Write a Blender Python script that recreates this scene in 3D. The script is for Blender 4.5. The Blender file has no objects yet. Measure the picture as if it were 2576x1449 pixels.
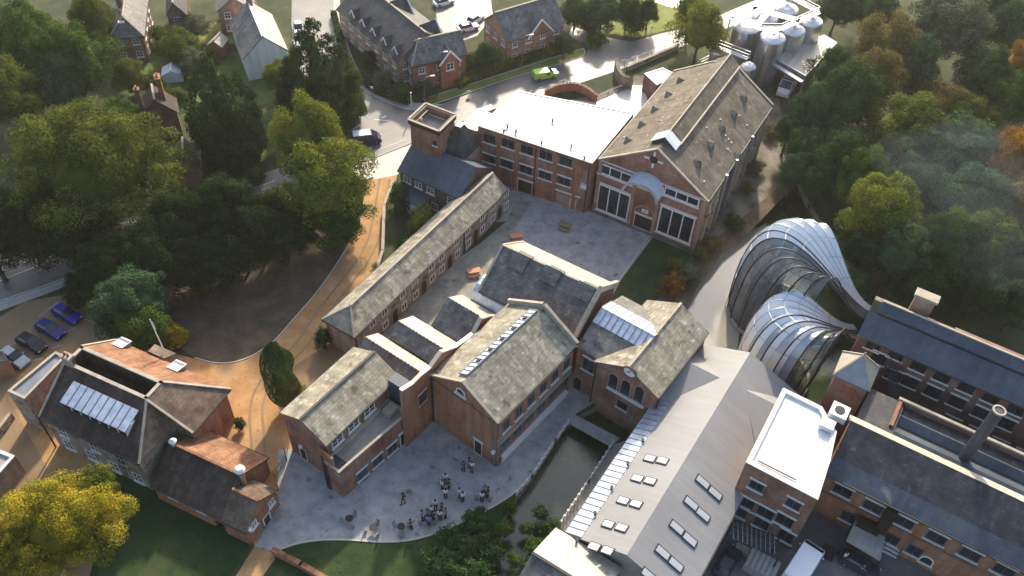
import bpy, bmesh, math, random
import numpy as np
from mathutils import Vector, Matrix, noise as mnoise
R = math.radians
rnd = random.Random(7); HAZE = 0.0002
scene = bpy.context.scene
# ---------------------------------------------------------------- camera
CAM_H = 90.0; FPX = 2245.57; PITCH = R(46.83); ROLL = R(2.98); CX, CY = 1288.0, 724.5
_f = Vector((0, math.cos(PITCH), -math.sin(PITCH))); _r = Vector((1, 0, 0)); _u = _r.cross(_f)
CXA = _r*math.cos(ROLL) + _u*math.sin(ROLL); CYA = -_r*math.sin(ROLL) + _u*math.cos(ROLL); CZA = _f
cam_d = bpy.data.cameras.new('camera'); cam = bpy.data.objects.new('camera', cam_d)
scene.collection.objects.link(cam); scene.camera = cam
cam.matrix_world = Matrix(((CXA.x, CYA.x, -CZA.x, 0), (CXA.y, CYA.y, -CZA.y, 0), (CXA.z, CYA.z, -CZA.z, CAM_H), (0, 0, 0, 1)))
cam_d.sensor_width = 36; cam_d.lens = FPX/2576*36; cam_d.clip_start = 1; cam_d.clip_end = 3000
# ---------------------------------------------------------------- light
SUN_AZ, SUN_EL = R(6), R(31)           # azimuth clockwise from +Y
w = bpy.data.worlds.new("World"); scene.world = w; w.use_nodes = True
nt = w.node_tree; sky = nt.nodes.new('ShaderNodeTexSky'); sky.sky_type = 'NISHITA'; sky.sun_disc = False
sky.sun_elevation = SUN_EL; sky.sun_rotation = SUN_AZ; sky.air_density = 1.0; sky.dust_density = 3.0
nt.links.new(sky.outputs[0], nt.nodes['Background'].inputs[0]); nt.nodes['Background'].inputs[1].default_value = 0.15
sun_d = bpy.data.lights.new('sun', 'SUN'); sun_d.energy = 3.5; sun_d.angle = R(2.5); sun_d.color = (1, 0.87, 0.68)
sun = bpy.data.objects.new('sun', sun_d); scene.collection.objects.link(sun)
sd = Vector((math.sin(SUN_AZ)*math.cos(SUN_EL), math.cos(SUN_AZ)*math.cos(SUN_EL), math.sin(SUN_EL)))
sun.rotation_euler = (-sd).to_track_quat('-Z', 'Y').to_euler()
scene.view_settings.view_transform = 'Standard'; scene.view_settings.look = 'None'
scene.view_settings.exposure = 0.95; scene.view_settings.gamma = 1
# ---------------------------------------------------------------- measuring helpers
def at(u, v, z=0.0):
    """point at height z seen at (u, v) on a 2576 wide print of the picture"""
    d = CXA*((u-CX)/FPX) - CYA*((v-CY)/FPX) + CZA
    t = (z-CAM_H)/d.z
    return Vector((d.x*t, d.y*t, z))
def T(r, c, x, y): return (644*c+.25*x, 362.25*r+.25*y)
def Z1(x, y): return (1140.4+.18243*x, 576.9+.18243*y)
def Z2(x, y): return (872.1+.18243*x, 711.1+.18243*y)
def Z3(x, y): return (1006.3+.18243*x, 241.5+.18243*y)
def Z4(x, y): return (335.4+.23146*x, 1073.3+.23146*y)
def Z5(x, y): return (1771+.18515*x, .18515*y)
def Z6(x, y): return (1797.8+.34264*x, 509.8+.34264*y)
def Z7(x, y): return (2066.2+.29624*x, 711.1+.29624*y)
def mpp(u, v, z=0):       # metres across one print pixel
    p = at(u, v, z); return (p-Vector((0, 0, CAM_H))).dot(CZA)/FPX
# ---------------------------------------------------------------- materials
MATS = {}
def mat(name, cols, scale=1.0, rough=.85, metal=0., spec=.4, brick=None, bump=.0, detail=5, stretch=None, spots=None, trans=0, kind=None, streak=0):
    """cols: list of linear colours blended by noise; brick: (w,h,mortar colour, contrast)"""
    m = bpy.data.materials.new(name); m.use_nodes = True; n = m.node_tree.nodes; l = m.node_tree.links
    b = n['Principled BSDF']; b.inputs['Roughness'].default_value = rough; b.inputs['Metallic'].default_value = metal
    b.inputs['Specular IOR Level'].default_value = spec
    if len(cols) == 1 and not brick and not spots:
        b.inputs['Base Color'].default_value = (*cols[0], 1); MATS[name] = m; return m
    tc = n.new('ShaderNodeNewGeometry')
    ns = n.new('ShaderNodeTexNoise'); ns.inputs['Scale'].default_value = scale; ns.inputs['Detail'].default_value = detail
    ns.inputs['Roughness'].default_value = .65
    src = tc.outputs['Position']
    if stretch:
        uv = n.new('ShaderNodeUVMap'); mp = n.new('ShaderNodeMapping'); mp.inputs['Scale'].default_value = stretch
        l.new(uv.outputs[0], mp.inputs[0]); src = mp.outputs[0]
    l.new(src, ns.inputs['Vector'])
    cr = n.new('ShaderNodeValToRGB'); l.new(ns.outputs[0], cr.inputs[0]); e = cr.color_ramp.elements
    k = len(cols); lo, hi = .34, .66
    while len(e) < k: e.new(.5)
    for i, c in enumerate(cols):
        e[i].position = lo+(hi-lo)*i/max(1, k-1); e[i].color = (*c, 1)
    out = cr.outputs[0]
    if spots:      # (colour, scale, threshold, softness)
        for sc_, ss, th, so in spots:
            n2 = n.new('ShaderNodeTexNoise'); n2.inputs['Scale'].default_value = ss; n2.inputs['Detail'].default_value = 4
            l.new(tc.outputs['Position'], n2.inputs['Vector'])
            r2 = n.new('ShaderNodeValToRGB'); r2.color_ramp.elements[0].position = th; r2.color_ramp.elements[1].position = th+so
            l.new(n2.outputs[0], r2.inputs[0])
            mx = n.new('ShaderNodeMix'); mx.data_type = 'RGBA'; l.new(r2.outputs[0], mx.inputs[0]); l.new(out, mx.inputs[6])
            mx.inputs[7].default_value = (*sc_, 1); out = mx.outputs[2]
    if streak:
        uv = n.new('ShaderNodeUVMap'); mp = n.new('ShaderNodeMapping'); mp.inputs['Scale'].default_value = (1.5, .13, 1); l.new(uv.outputs[0], mp.inputs[0])
        n4 = n.new('ShaderNodeTexNoise'); n4.inputs['Scale'].default_value = 1; n4.inputs['Detail'].default_value = 5; l.new(mp.outputs[0], n4.inputs['Vector'])
        r4 = n.new('ShaderNodeMapRange'); r4.inputs[1].default_value = .35; r4.inputs[2].default_value = .65; r4.inputs[3].default_value = 1-streak; r4.inputs[4].default_value = 1+streak*.35; l.new(n4.outputs[0], r4.inputs[0])
        mx = n.new('ShaderNodeMix'); mx.data_type = 'RGBA'; mx.blend_type = 'MULTIPLY'; mx.inputs[0].default_value = 1; l.new(out, mx.inputs[6]); l.new(r4.outputs[0], mx.inputs[7]); out = mx.outputs[2]
    if brick:
        bw, bh, mc, con = brick
        uv = n.new('ShaderNodeUVMap'); bt = n.new('ShaderNodeTexBrick'); bt.inputs['Scale'].default_value = 1
        bt.inputs['Brick Width'].default_value = bw; bt.inputs['Row Height'].default_value = bh
        bt.inputs['Mortar Size'].default_value = min(bw, bh)*.07; bt.inputs['Mortar Smooth'].default_value = .3
        bt.inputs['Color1'].default_value = (1, 1, 1, 1); bt.inputs['Color2'].default_value = (1-con, 1-con, 1-con, 1)
        bt.inputs['Mortar'].default_value = (*mc, 1)
        l.new(uv.outputs[0], bt.inputs['Vector'])
        mx = n.new('ShaderNodeMix'); mx.data_type = 'RGBA'; mx.blend_type = 'MULTIPLY'; mx.inputs[0].default_value = 1
        l.new(out, mx.inputs[6]); l.new(bt.outputs[0], mx.inputs[7]); out = mx.outputs[2]
    l.new(out, b.inputs['Base Color'])
    if bump:
        bp = n.new('ShaderNodeBump'); bp.inputs['Strength'].default_value = bump; bp.inputs['Distance'].default_value = .12
        n3 = n.new('ShaderNodeTexNoise'); n3.inputs['Scale'].default_value = 5; n3.inputs['Detail'].default_value = 4
        l.new(tc.outputs['Position'], n3.inputs['Vector']); l.new(n3.outputs[0], bp.inputs['Height']); l.new(bp.outputs[0], b.inputs['Normal'])
    MATS[name] = m; return m
def leafmat(name, c1, c2, c3, tr=.3):
    m = bpy.data.materials.new(name); m.use_nodes = True; n = m.node_tree.nodes; l = m.node_tree.links
    n.remove(n['Principled BSDF'])
    g = n.new('ShaderNodeNewGeometry'); ns = n.new('ShaderNodeTexNoise'); ns.inputs['Scale'].default_value = .33; ns.inputs['Detail'].default_value = 6
    ns.inputs['Roughness'].default_value = .7
    l.new(g.outputs['Position'], ns.inputs['Vector'])
    cr = n.new('ShaderNodeValToRGB'); l.new(ns.outputs[0], cr.inputs[0]); e = cr.color_ramp.elements; e.new(.5)
    for i, c in enumerate((c1, c2, c3)): e[i].position = (.36, .5, .66)[i]; e[i].color = (*c, 1)
    hs = n.new('ShaderNodeHueSaturation'); l.new(cr.outputs[0], hs.inputs['Color'])
    mr = n.new('ShaderNodeMapRange'); l.new(g.outputs['Random Per Island'], mr.inputs[0]); mr.inputs[3].default_value = .6; mr.inputs[4].default_value = 1.45
    l.new(mr.outputs[0], hs.inputs['Value'])
    d = n.new('ShaderNodeBsdfDiffuse'); t = n.new('ShaderNodeBsdfTranslucent'); mx = n.new('ShaderNodeMixShader'); mx.inputs[0].default_value = tr
    l.new(hs.outputs[0], d.inputs[0]); l.new(hs.outputs[0], t.inputs[0]); l.new(d.outputs[0], mx.inputs[1]); l.new(t.outputs[0], mx.inputs[2])
    l.new(mx.outputs[0], n['Material Output'].inputs[0]); MATS[name] = m; return m
M = MATS
mat('brick', [(0.209, 0.100, 0.068), (0.314, 0.165, 0.115), (0.380, 0.236, 0.182)], .35, brick=(.45, .15, (.75, .7, .65), .25), spots=[((.30, .25, .21), .5, .58, .15)], streak=0.22)
mat('brick_orange', [(0.276, 0.110, 0.056), (0.405, 0.187, 0.106), (0.386, 0.220, 0.150)], .3, brick=(.45, .15, (.8, .7, .6), .22), spots=[((.26, .17, .12), .6, .6, .15)], streak=0.25)
mat('brick_pale', [(.30, .19, .14), (.40, .27, .20), (.46, .34, .27)], .4, brick=(.45, .15, (.8, .75, .7), .25), streak=0.22)
mat('brick_old', [(.30, .245, .19), (.39, .335, .265), (.47, .42, .345)], .6, brick=(.5, .18, (.8, .75, .7), .3), spots=[((.16, .09, .07), .8, .56, .12)], streak=0.2)
mat('brick_dark', [(.12, .07, .06), (.19, .11, .09), (.25, .17, .14)], .4, brick=(.45, .15, (.8, .75, .7), .25))
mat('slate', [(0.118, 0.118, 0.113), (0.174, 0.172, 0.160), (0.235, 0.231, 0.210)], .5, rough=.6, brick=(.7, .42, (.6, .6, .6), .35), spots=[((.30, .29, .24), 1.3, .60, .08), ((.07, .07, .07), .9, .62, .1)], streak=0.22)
mat('slate_lichen', [(.24, .22, .165), (.34, .31, .235), (.43, .395, .295)], .45, rough=.8, brick=(.7, .42, (.6, .6, .55), .3), spots=[((.50, .47, .37), 1.1, .56, .1), ((.15, .145, .11), .8, .60, .1)], streak=0.25)
mat('slate_dark', [(.035, .036, .042), (.055, .057, .062), (.085, .085, .085)], .5, rough=.55, brick=(.7, .42, (.6, .6, .6), .3), spots=[((.13, .12, .10), 1.5, .62, .07)], streak=0.3)
mat('slate_blue', [(.045, .06, .085), (.07, .09, .115), (.10, .12, .14)], .22, rough=.42, spec=.6, brick=(.7, .42, (.7, .7, .7), .2), streak=0.2)
mat('slate_brown', [(.115, .098, .072), (.175, .15, .112), (.24, .208, .158)], .35, rough=.85, brick=(.6, .42, (.65, .6, .5), .25), spots=[((.33, .29, .2), 1.2, .6, .1)], streak=0.3)
mat('tile_orange', [(.20, .085, .04), (.31, .145, .07), (.38, .21, .115)], .5, rough=.8, brick=(.4, .4, (.55, .5, .5), .3), spots=[((.22, .15, .09), .9, .58, .1)], streak=0.3)
mat('tile_dark', [(.045, .035, .03), (.075, .055, .045), (.11, .08, .06)], .5, rough=.9, brick=(.4, .4, (.6, .6, .6), .3), spots=[((.15, .12, .09), 2.0, .66, .06)], streak=0.3)  # dark tiles; on manor and barn fronts they also stand for shade
mat('tile_brown', [(.11, .075, .05), (.17, .12, .085), (.24, .18, .13)], .6, rough=.9, brick=(.4, .4, (.6, .6, .6), .3))
mat('membrane', [(.70, .69, .66), (.80, .79, .76)], .5, rough=.34, spec=.9, spots=[((.4, .37, .32), 1.1, .70, .06)], streak=0.14)
mat('roof_cream', [(0.448, 0.400, 0.312), (0.544, 0.496, 0.400)], .4, rough=.4, spots=[((.33, .30, .24), .8, .62, .1)], streak=0.18)  # pale roofs and copings; also carries sunlight on far slopes
mat('roof_grey', [(.25, .25, .248), (.29, .29, .285)], .12, rough=.5, spec=.4, streak=0.08)
mat('metal_panel', [(.42, .48, .56), (.60, .66, .74)], 1.2, rough=.33, metal=.45, detail=2)
mat('flue_dark', [(.05, .06, .075), (.09, .10, .12)], .8, rough=.5, metal=.2, streak=.3)
mat('zinc', [(.20, .22, .25), (.27, .29, .32)], .6, rough=.4, metal=.5)
mat('steel', [(.50, .52, .55), (.68, .70, .72)], .8, rough=.28, metal=.85, streak=0.15)
mat('steel_white', [(.74, .75, .76)], rough=.25, metal=.3)
mat('white', [(.74, .73, .70)], rough=.5)
mat('canopy_skin', [(.50, .56, .63), (.62, .68, .74)], .8, rough=.3)
mat('render_white', [(.76, .78, .80), (.84, .85, .86)], .4, rough=.8, streak=0.15)
mat('stone', [(.30, .265, .21), (.43, .385, .31)], 1.0, rough=.8)
mat('stone_frame', [(.68, .64, .56)], rough=.8)
mat('lintel', [(.66, .64, .60)], rough=.7)
mat('glass', [(.014, .018, .022), (.03, .036, .042)], .7, rough=.12, spec=.8)
mat('glass_blue', [(.28, .36, .44), (.50, .56, .62)], .8, rough=.12, spec=.9, metal=.3)
mat('glass_grey', [(.42, .44, .46)], rough=.2, spec=.8)
mat('glass_white', [(.72, .76, .80)], rough=.15, spec=.9)
mat('black', [(.015, .015, .017)], rough=.6)
mat('dark_wood', [(.035, .022, .018)], rough=.6)
mat('dark_metal', [(.045, .048, .055)], rough=.5, metal=.4)
mat('gutter', [(.028, .030, .034)], rough=.5)
mat('concrete', [(.30, .28, .25), (.40, .38, .34)], .5, rough=.85, streak=0.15)
mat('kerb', [(.46, .43, .36)], rough=.8)
mat('asphalt', [(.11, .11, .107), (.16, .157, .15)], .3, rough=.5, spec=.5, spots=[((.21, .20, .19), .25, .55, .2)])
mat('asphalt_pale', [(.32, .30, .27), (.42, .395, .355)], .3, rough=.5, spec=.6)
mat('forecourt_white', [(.60, .57, .51), (.72, .69, .63)], .4, rough=.38, spec=.8)
mat('line_white', [(.7, .69, .65)], rough=.6)
mat('paving', [(.25, .248, .235), (.34, .337, .32), (.42, .412, .39)], .55, rough=.75, brick=(2.4, 2.4, (.93, .93, .93), .05), bump=.1, spots=[((.15, .15, .148), .8, .62, .10), ((.42, .41, .385), .25, .55, .18), ((.19, .19, .188), 2.2, .66, .07)])
mat('paving_green', [(.20, .195, .16), (.28, .27, .225), (.35, .34, .29)], .4, rough=.8, spots=[((.11, .11, .09), .5, .58, .15)])
mat('sand', [(.33, .18, .07), (.42, .24, .10), (.50, .31, .15)], .35, rough=.95, spots=[((.33, .22, .12), .15, .55, .15), ((.25, .16, .08), 1.8, .62, .08)], bump=.2)
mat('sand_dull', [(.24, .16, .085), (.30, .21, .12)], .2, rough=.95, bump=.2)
mat('bank_ground', [(.10, .088, .065), (.16, .145, .11), (.24, .22, .175)], .3, rough=.95, bump=.4, spots=[((.06, .065, .035), .35, .57, .12)])
mat('soil', [(.070, .050, .032), (.105, .076, .050), (.14, .105, .07)], .35, rough=.95, bump=.5, spots=[((.05, .06, .025), .3, .58, .15)])
mat('grass', [(.05, .095, .022), (.085, .135, .030), (.13, .155, .045)], .35, rough=.95, bump=.6)
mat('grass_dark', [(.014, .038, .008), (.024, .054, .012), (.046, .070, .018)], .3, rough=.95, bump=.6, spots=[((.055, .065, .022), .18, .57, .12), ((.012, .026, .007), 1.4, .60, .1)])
mat('grass_bright', [(.12, .16, .035), (.19, .22, .05), (.25, .25, .08)], .3, rough=.95, bump=.6)
mat('undergrowth', [(.024, .038, .013), (.042, .056, .020), (.072, .074, .032)], .25, rough=.95, bump=.8, spots=[((.09, .10, .035), .12, .56, .15)])
mat('water', [(.014, .026, .012), (.026, .042, .020), (.05, .065, .03)], .14, rough=.12, spec=.7, bump=.12, spots=[((.05, .075, .02), .35, .60, .08)])
mat('water_sky_sheen', [(.27, .26, .21), (.35, .335, .28)], .08, rough=.12, spec=1.0, bump=.06)  # pale colour stands in for reflected sky and glare
mat('bark', [(.07, .05, .035), (.12, .09, .065)], 2, rough=.95)
mat('table_orange', [(.52, .20, .09), (.62, .27, .13)], 2, rough=.6)
mat('rubber', [(.02, .02, .02)], rough=.8)
mat('rim', [(.4, .4, .42)], rough=.3, metal=.8)
mat('lamp_lens', [(.8, .8, .78)], rough=.2)
mat('tail_red', [(.4, .02, .02)], rough=.3)
for nm, c in dict(car_blue=(.012, .018, .32), car_navy=(.012, .016, .17), car_black=(.012, .012, .014), car_silver=(.42, .45, .48), car_white=(.75, .77, .80), car_purple=(.045, .04, .09), car_green=(.35, .62, .10), car_dark=(.03, .035, .05)).items():
    mat(nm, [c], rough=.38, metal=.1, spec=.5)
for nm, c in dict(skin=(.45, .27, .19), hair=(.03, .02, .015), cloth_white=(.75, .75, .76), cloth_blue=(.05, .06, .22), cloth_navy=(.02, .025, .06), cloth_black=(.014, .014, .016), cloth_grey=(.22, .22, .23), cloth_lilac=(.18, .17, .42)).items():
    mat(nm, [c], rough=.9)
leafmat('leaf_yew', (0.015, 0.029, 0.010), (0.026, 0.043, 0.014), (0.042, 0.061, 0.019), .1)
leafmat('leaf_green', (0.038, 0.078, 0.016), (0.066, 0.118, 0.022), (0.114, 0.162, 0.031))
leafmat('leaf_olive', (0.061, 0.089, 0.017), (0.105, 0.130, 0.024), (0.167, 0.166, 0.032))
leafmat('leaf_dark', (0.028, 0.058, 0.021), (0.047, 0.087, 0.028), (0.076, 0.119, 0.036), .2)
leafmat('leaf_lime', (0.102, 0.141, 0.023), (0.162, 0.193, 0.029), (0.240, 0.231, 0.040), .35)
leafmat('leaf_yellow', (.15, .150, .020), (.30, .265, .028), (.44, .33, .035), .35)
leafmat('leaf_orange', (.15, .085, .018), (.28, .15, .025), (.38, .20, .03), .35)
leafmat('leaf_brown', (0.103, 0.100, 0.028), (0.166, 0.142, 0.042), (0.253, 0.185, 0.063))
leafmat('leaf_pine', (.020, .042, .014), (.036, .064, .020), (.062, .090, .028), .15)
leafmat('leaf_conifer', (0.047, 0.084, 0.028), (0.092, 0.129, 0.039), (0.182, 0.169, 0.053), .2)
leafmat('leaf_grey', (0.076, 0.097, 0.050), (0.126, 0.148, 0.078), (0.202, 0.213, 0.122), .2)
leafmat('leaf_bluish', (0.037, 0.076, 0.036), (0.060, 0.110, 0.050), (0.101, 0.150, 0.060), .2)
# ---------------------------------------------------------------- mesh building
COL = scene.collection
def tag(o, label=None, cat=None, group=None, kind=None):
    if label: o['label'] = label
    if cat: o['category'] = cat
    if group: o['group'] = group
    if kind: o['kind'] = kind
    return o
class MB:
    def __init__(s): s.v = []; s.f = []; s.m = []; s.cur = 0
    def poly(s, pts):
        i = len(s.v); s.v += [Vector(p) for p in pts]; s.f.append(list(range(i, i+len(pts)))); s.m.append(s.cur); return s
    def slab(s, pts, t, up=False):
        """closed solid: polygon pts on top, extruded straight down by t"""
        pts = [Vector(p) for p in pts]; n = Vector((0, 0, 0))
        for a, b in zip(pts, pts[1:]+pts[:1]): n += a.cross(b)
        if n.z < 0: pts.reverse()
        lo = [p-Vector((0, 0, t)) for p in pts]
        i = len(s.v); k = len(pts); s.v += pts+lo
        s.f.append(list(range(i, i+k))); s.f.append(list(range(i+2*k-1, i+k-1, -1)))
        for j in range(k): s.f.append([i+j, i+k+j, i+k+(j+1) % k, i+(j+1) % k])
        s.m += [s.cur]*(k+2); return s
    def prism(s, pts, z0, z1):
        return s.slab([Vector((p[0], p[1], z1)) for p in pts], z1-z0)
    def box(s, c, sx, sy, sz, x=Vector((1, 0, 0)), y=None, z=None):
        """box centred at c with full sizes along the axes x, y, z"""
        x = Vector(x).normalized()
        if y is None: y = Vector((0, 0, 1)).cross(x); y = y.normalized() if y.length > 1e-4 else Vector((0, 1, 0))
        if z is None: z = x.cross(y).normalized()
        c = Vector(c); i = len(s.v)
        for a in (-.5, .5):
            for b in (-.5, .5):
                for d in (-.5, .5): s.v.append(c+x*sx*a+y*sy*b+z*sz*d)
        for q in ((0, 1, 3, 2), (4, 6, 7, 5), (0, 4, 5, 1), (2, 3, 7, 6), (0, 2, 6, 4), (1, 5, 7, 3)): s.f.append([i+k for k in q]); s.m.append(s.cur)
        return s
    def beam(s, p, q, w, h):
        p, q = Vector(p), Vector(q); d = q-p
        if d.length < 1e-5: return s
        x = d.normalized(); y = Vector((0, 0, 1)).cross(x)
        y = y.normalized() if y.length > 1e-3 else Vector((1, 0, 0))
        return s.box((p+q)/2, d.length, w, h, x, y, x.cross(y))
    def tube(s, pts, r, n=6, r2=None):
        pts = [Vector(p) for p in pts]; rings = []
        for k, p in enumerate(pts):
            d = (pts[min(k+1, len(pts)-1)]-pts[max(k-1, 0)]).normalized()
            a = d.cross(Vector((0, 0, 1)));
            if a.length < .1: a = d.cross(Vector((1, 0, 0)))
            a.normalize(); b = d.cross(a); rr = r if r2 is None else r+(r2-r)*k/(len(pts)-1)
            if isinstance(r, (list, tuple)): rr = r[k]
            i = len(s.v); rings.append(i)
            for j in range(n): t = 2*math.pi*j/n; s.v.append(p+(a*math.cos(t)+b*math.sin(t))*rr)
        for a, b in zip(rings, rings[1:]):
            for j in range(n): s.f.append([a+j, a+(j+1) % n, b+(j+1) % n, b+j]); s.m.append(s.cur)
        s.f.append([rings[0]+j for j in range(n-1, -1, -1)]); s.f.append([rings[-1]+j for j in range(n)]); s.m += [s.cur]*2
        return s
    def lathe(s, c, prof, n=20):
        """prof: (r, z) list from bottom to top around vertical axis at c"""
        c = Vector(c); rings = []
        for r, z in prof:
            i = len(s.v); rings.append(i)
            for j in range(n): t = 2*math.pi*j/n; s.v.append(c+Vector((math.cos(t)*r, math.sin(t)*r, z)))
        for a, b in zip(rings, rings[1:]):
            for j in range(n): s.f.append([a+j, a+(j+1) % n, b+(j+1) % n, b+j]); s.m.append(s.cur)
        s.f.append([rings[0]+j for j in range(n-1, -1, -1)]); s.f.append([rings[-1]+j for j in range(n)]); s.m += [s.cur]*2
        return s
    def build(s, name, mats, parent=None, org=None, smooth=False, label=None):
        if not isinstance(mats, (list, tuple)): mats = [mats]
        if org is None: org = parent.location.copy() if parent is not None and parent.parent is None else (world_org(parent) if parent else Vector((0, 0, 0)))
        me = bpy.data.meshes.new(name); me.from_pydata([p-org for p in s.v], [], s.f)
        for m in mats: me.materials.append(M[m] if isinstance(m, str) else m)
        me.polygons.foreach_set('material_index', s.m)
        if smooth: me.polygons.foreach_set('use_smooth', [True]*len(s.f))
        uvl = me.uv_layers.new(name='UVMap'); data = np.zeros((len(me.loops), 2), dtype=np.float32)
        Zv = Vector((0, 0, 1)); me.update()
        for p in me.polygons:
            nn = p.normal
            if abs(nn.z) < .985:
                u = Zv.cross(nn).normalized(); v = nn.cross(u)
            else: u, v = Vector((.857, -.515, 0)), Vector((.515, .857, 0))
            for li in p.loop_indices:
                co = me.vertices[me.loops[li].vertex_index].co+org; data[li] = (co.dot(u), co.dot(v))
        uvl.data.foreach_set('uv', data.ravel())
        o = bpy.data.objects.new(name, me); COL.objects.link(o)
        if parent is not None: o.parent = parent
        else: o.location = org
        if label: o['label'] = label
        return o
def world_org(o):
    p = Vector((0, 0, 0))
    while o is not None: p = p+o.location; o = o.parent
    return p
def thing(name, loc, label, cat, group=None, rz=0):
    o = bpy.data.objects.new(name, None); COL.objects.link(o); o.location = loc; o.rotation_euler = (0, 0, rz); o.empty_display_size = .5
    return tag(o, label, cat, group)
def kids(o): return [c for c in bpy.data.objects if c.parent == o]
def copy_tree(o, parent=None, cache={}):
    c = o.copy(); COL.objects.link(c); c.parent = parent
    key = o.name
    if key not in cache: cache[key] = [x.name for x in kids(o)]
    for ch in cache[key]: copy_tree(bpy.data.objects[ch], c)
    return c
def chk(name, P):
    k = len(P); c2 = lambda a, b, c: (b.x-a.x)*(c.y-a.y)-(b.y-a.y)*(c.x-a.x)
    for i in range(k):
        for j in range(i+2, k):
            if i == 0 and j == k-1: continue
            a, b, c, d = P[i], P[(i+1) % k], P[j], P[(j+1) % k]
            if c2(a, b, c)*c2(a, b, d) < 0 and c2(c, d, a)*c2(c, d, b) < 0: print('SELFX', name, i, j)
def ground(name, pts, z, m, kind='structure', label=None, depth=None):
    w_ = MB(); P = [at(*p, z) if len(p) == 2 else Vector(p) for p in pts]
    n = sum((a.cross(b).z for a, b in zip(P, P[1:]+P[:1])))
    if n < 0: P.reverse()
    chk(name, P)
    if depth: w_.slab(P, depth)
    else: w_.poly(P)
    o = w_.build(name, m, org=Vector((P[0].x, P[0].y, 0)))
    return tag(o, label, kind=kind)
def smooth_line(pts, it=2):
    for _ in range(it):
        q = [pts[0]]
        for a, b in zip(pts, pts[1:]):
            q += [tuple(a[i]*.75+b[i]*.25 for i in (0, 1)), tuple(a[i]*.25+b[i]*.75 for i in (0, 1))]
        q.append(pts[-1]); pts = q
    return pts
# ---------------------------------------------------------------- facades
class Plane:
    def __init__(s, p0, p1, z0=0):
        s.p = Vector((p0.x, p0.y, 0)); q = Vector((p1.x, p1.y, 0)); s.L = (q-s.p).length; s.d = (q-s.p).normalized()
        s.n = s.d.cross(Vector((0, 0, 1))); s.z0 = z0
    def pick(s, u, v):
        o = Vector((0, 0, CAM_H)); d = CXA*((u-CX)/FPX)-CYA*((v-CY)/FPX)+CZA
        t = (s.p-o).dot(s.n)/d.dot(s.n); w_ = o+d*t; return (w_-s.p).dot(s.d), w_.z
    def pt(s, a, z, out=0): w_ = s.p+s.d*a+s.n*out; return Vector((w_.x, w_.y, z))
WC = {}
def wmesh(kind, w_, h, part):
    key = (kind, round(w_, 2), round(h, 2), part)
    if key in WC: return WC[key]
    b = MB(); fr = {'cottage': .16, 'white': .10, 'dark': .07, 'door': .08, 'shop': .12, 'plain': .05}.get(kind, .08)
    X = Vector((1, 0, 0)); Y = Vector((0, 1, 0)); Zz = Vector((0, 0, 1))
    if part == 'pane': b.box((0, .015, 0), w_, .03, h); m = 'dark_wood' if kind == 'door' else 'glass'
    elif part == 'frame':
        t = .09 if kind != 'cottage' else .12
        b.box((0, t/2, h/2-fr/2), w_+.02, t, fr); b.box((0, t/2, -h/2+fr/2), w_+.02, t, fr)
        for sx in (-1, 1): b.box((sx*(w_/2-fr/2), t/2, 0), fr, t-.01, h-2*fr)
        if kind in ('cottage', 'white'):
            b.box((0, t/2, 0), fr*.8, t-.02, h-2*fr)
            if kind == 'white': b.box((0, t/2, 0), w_-2*fr, t-.03, fr*.6)
        if kind == 'dark': b.box((0, t/2, 0), fr*.6, t-.02, h-2*fr)
        m = {'cottage': 'stone_frame', 'white': 'white', 'dark': 'zinc', 'door': 'lintel', 'shop': 'white', 'plain': 'dark_metal'}[kind]
    elif part == 'sill': b.box((0, .10, -h/2-.09), w_+.3, .2, .16); m = 'lintel'
    elif part == 'lintel': b.box((0, .04, h/2+.14), w_+.3, .08, .24); m = 'lintel'
    o = b.build(part, m, org=Vector((0, 0, 0))); me = o.data; bpy.data.objects.remove(o); WC[key] = me
    return me
def window(parent, pl, s_, z, w_, h, kind='white', sill=True, lintel=False, name='window', arch=False):
    org = world_org(parent); loc = pl.pt(s_, z)-org
    x = -pl.d; y = pl.n; Mx = Matrix(((x.x, y.x, 0, loc.x), (x.y, y.y, 0, loc.y), (0, 0, 1, loc.z), (0, 0, 0, 1)))
    if arch:
        b = MB(); k = 8; pts = [(-w_/2, -h/2), (w_/2, -h/2)]+[(w_/2*math.cos(math.pi*i/k), h/2-w_/2+w_/2*math.sin(math.pi*i/k)) for i in range(k+1)]
        for yy, rev in ((.035, 0),):
            P = [Vector((a, yy, c)) for a, c in pts]; b.poly(P[::-1])
        for i in range(len(pts)):
            a, c = pts[i], pts[(i+1) % len(pts)]; b.poly([Vector((a[0], 0, a[1])), Vector((c[0], 0, c[1])), Vector((c[0], .035, c[1])), Vector((a[0], .035, a[1]))])
        o = b.build(name, 'dark_wood' if kind == 'door' else 'glass', org=Vector((0, 0, 0)))
        f = MB()
        for i in range(2, len(pts)-1): f.beam((pts[i][0], .05, pts[i][1]), (pts[i+1][0], .05, pts[i+1][1]), .12, .16)
        for sx in (-1, 1): f.box((sx*w_/2, .05, -w_/4), .1, .1, h-w_/2)
        fo = f.build('frame', 'brick_pale' if kind != 'white' else 'white', org=Vector((0, 0, 0))); fo.parent = o
    else:
        me = wmesh(kind, w_, h, 'pane'); o = bpy.data.objects.new(name, me); COL.objects.link(o)
        fo = bpy.data.objects.new('frame', wmesh(kind, w_, h, 'frame')); COL.objects.link(fo); fo.parent = o
    o.parent = parent; o.matrix_local = Mx
    for flag, part in ((sill, 'sill'), (lintel, 'lintel')):
        if flag: so = bpy.data.objects.new(part, wmesh(kind, w_, h, part)); COL.objects.link(so); so.parent = o
    return o
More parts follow.
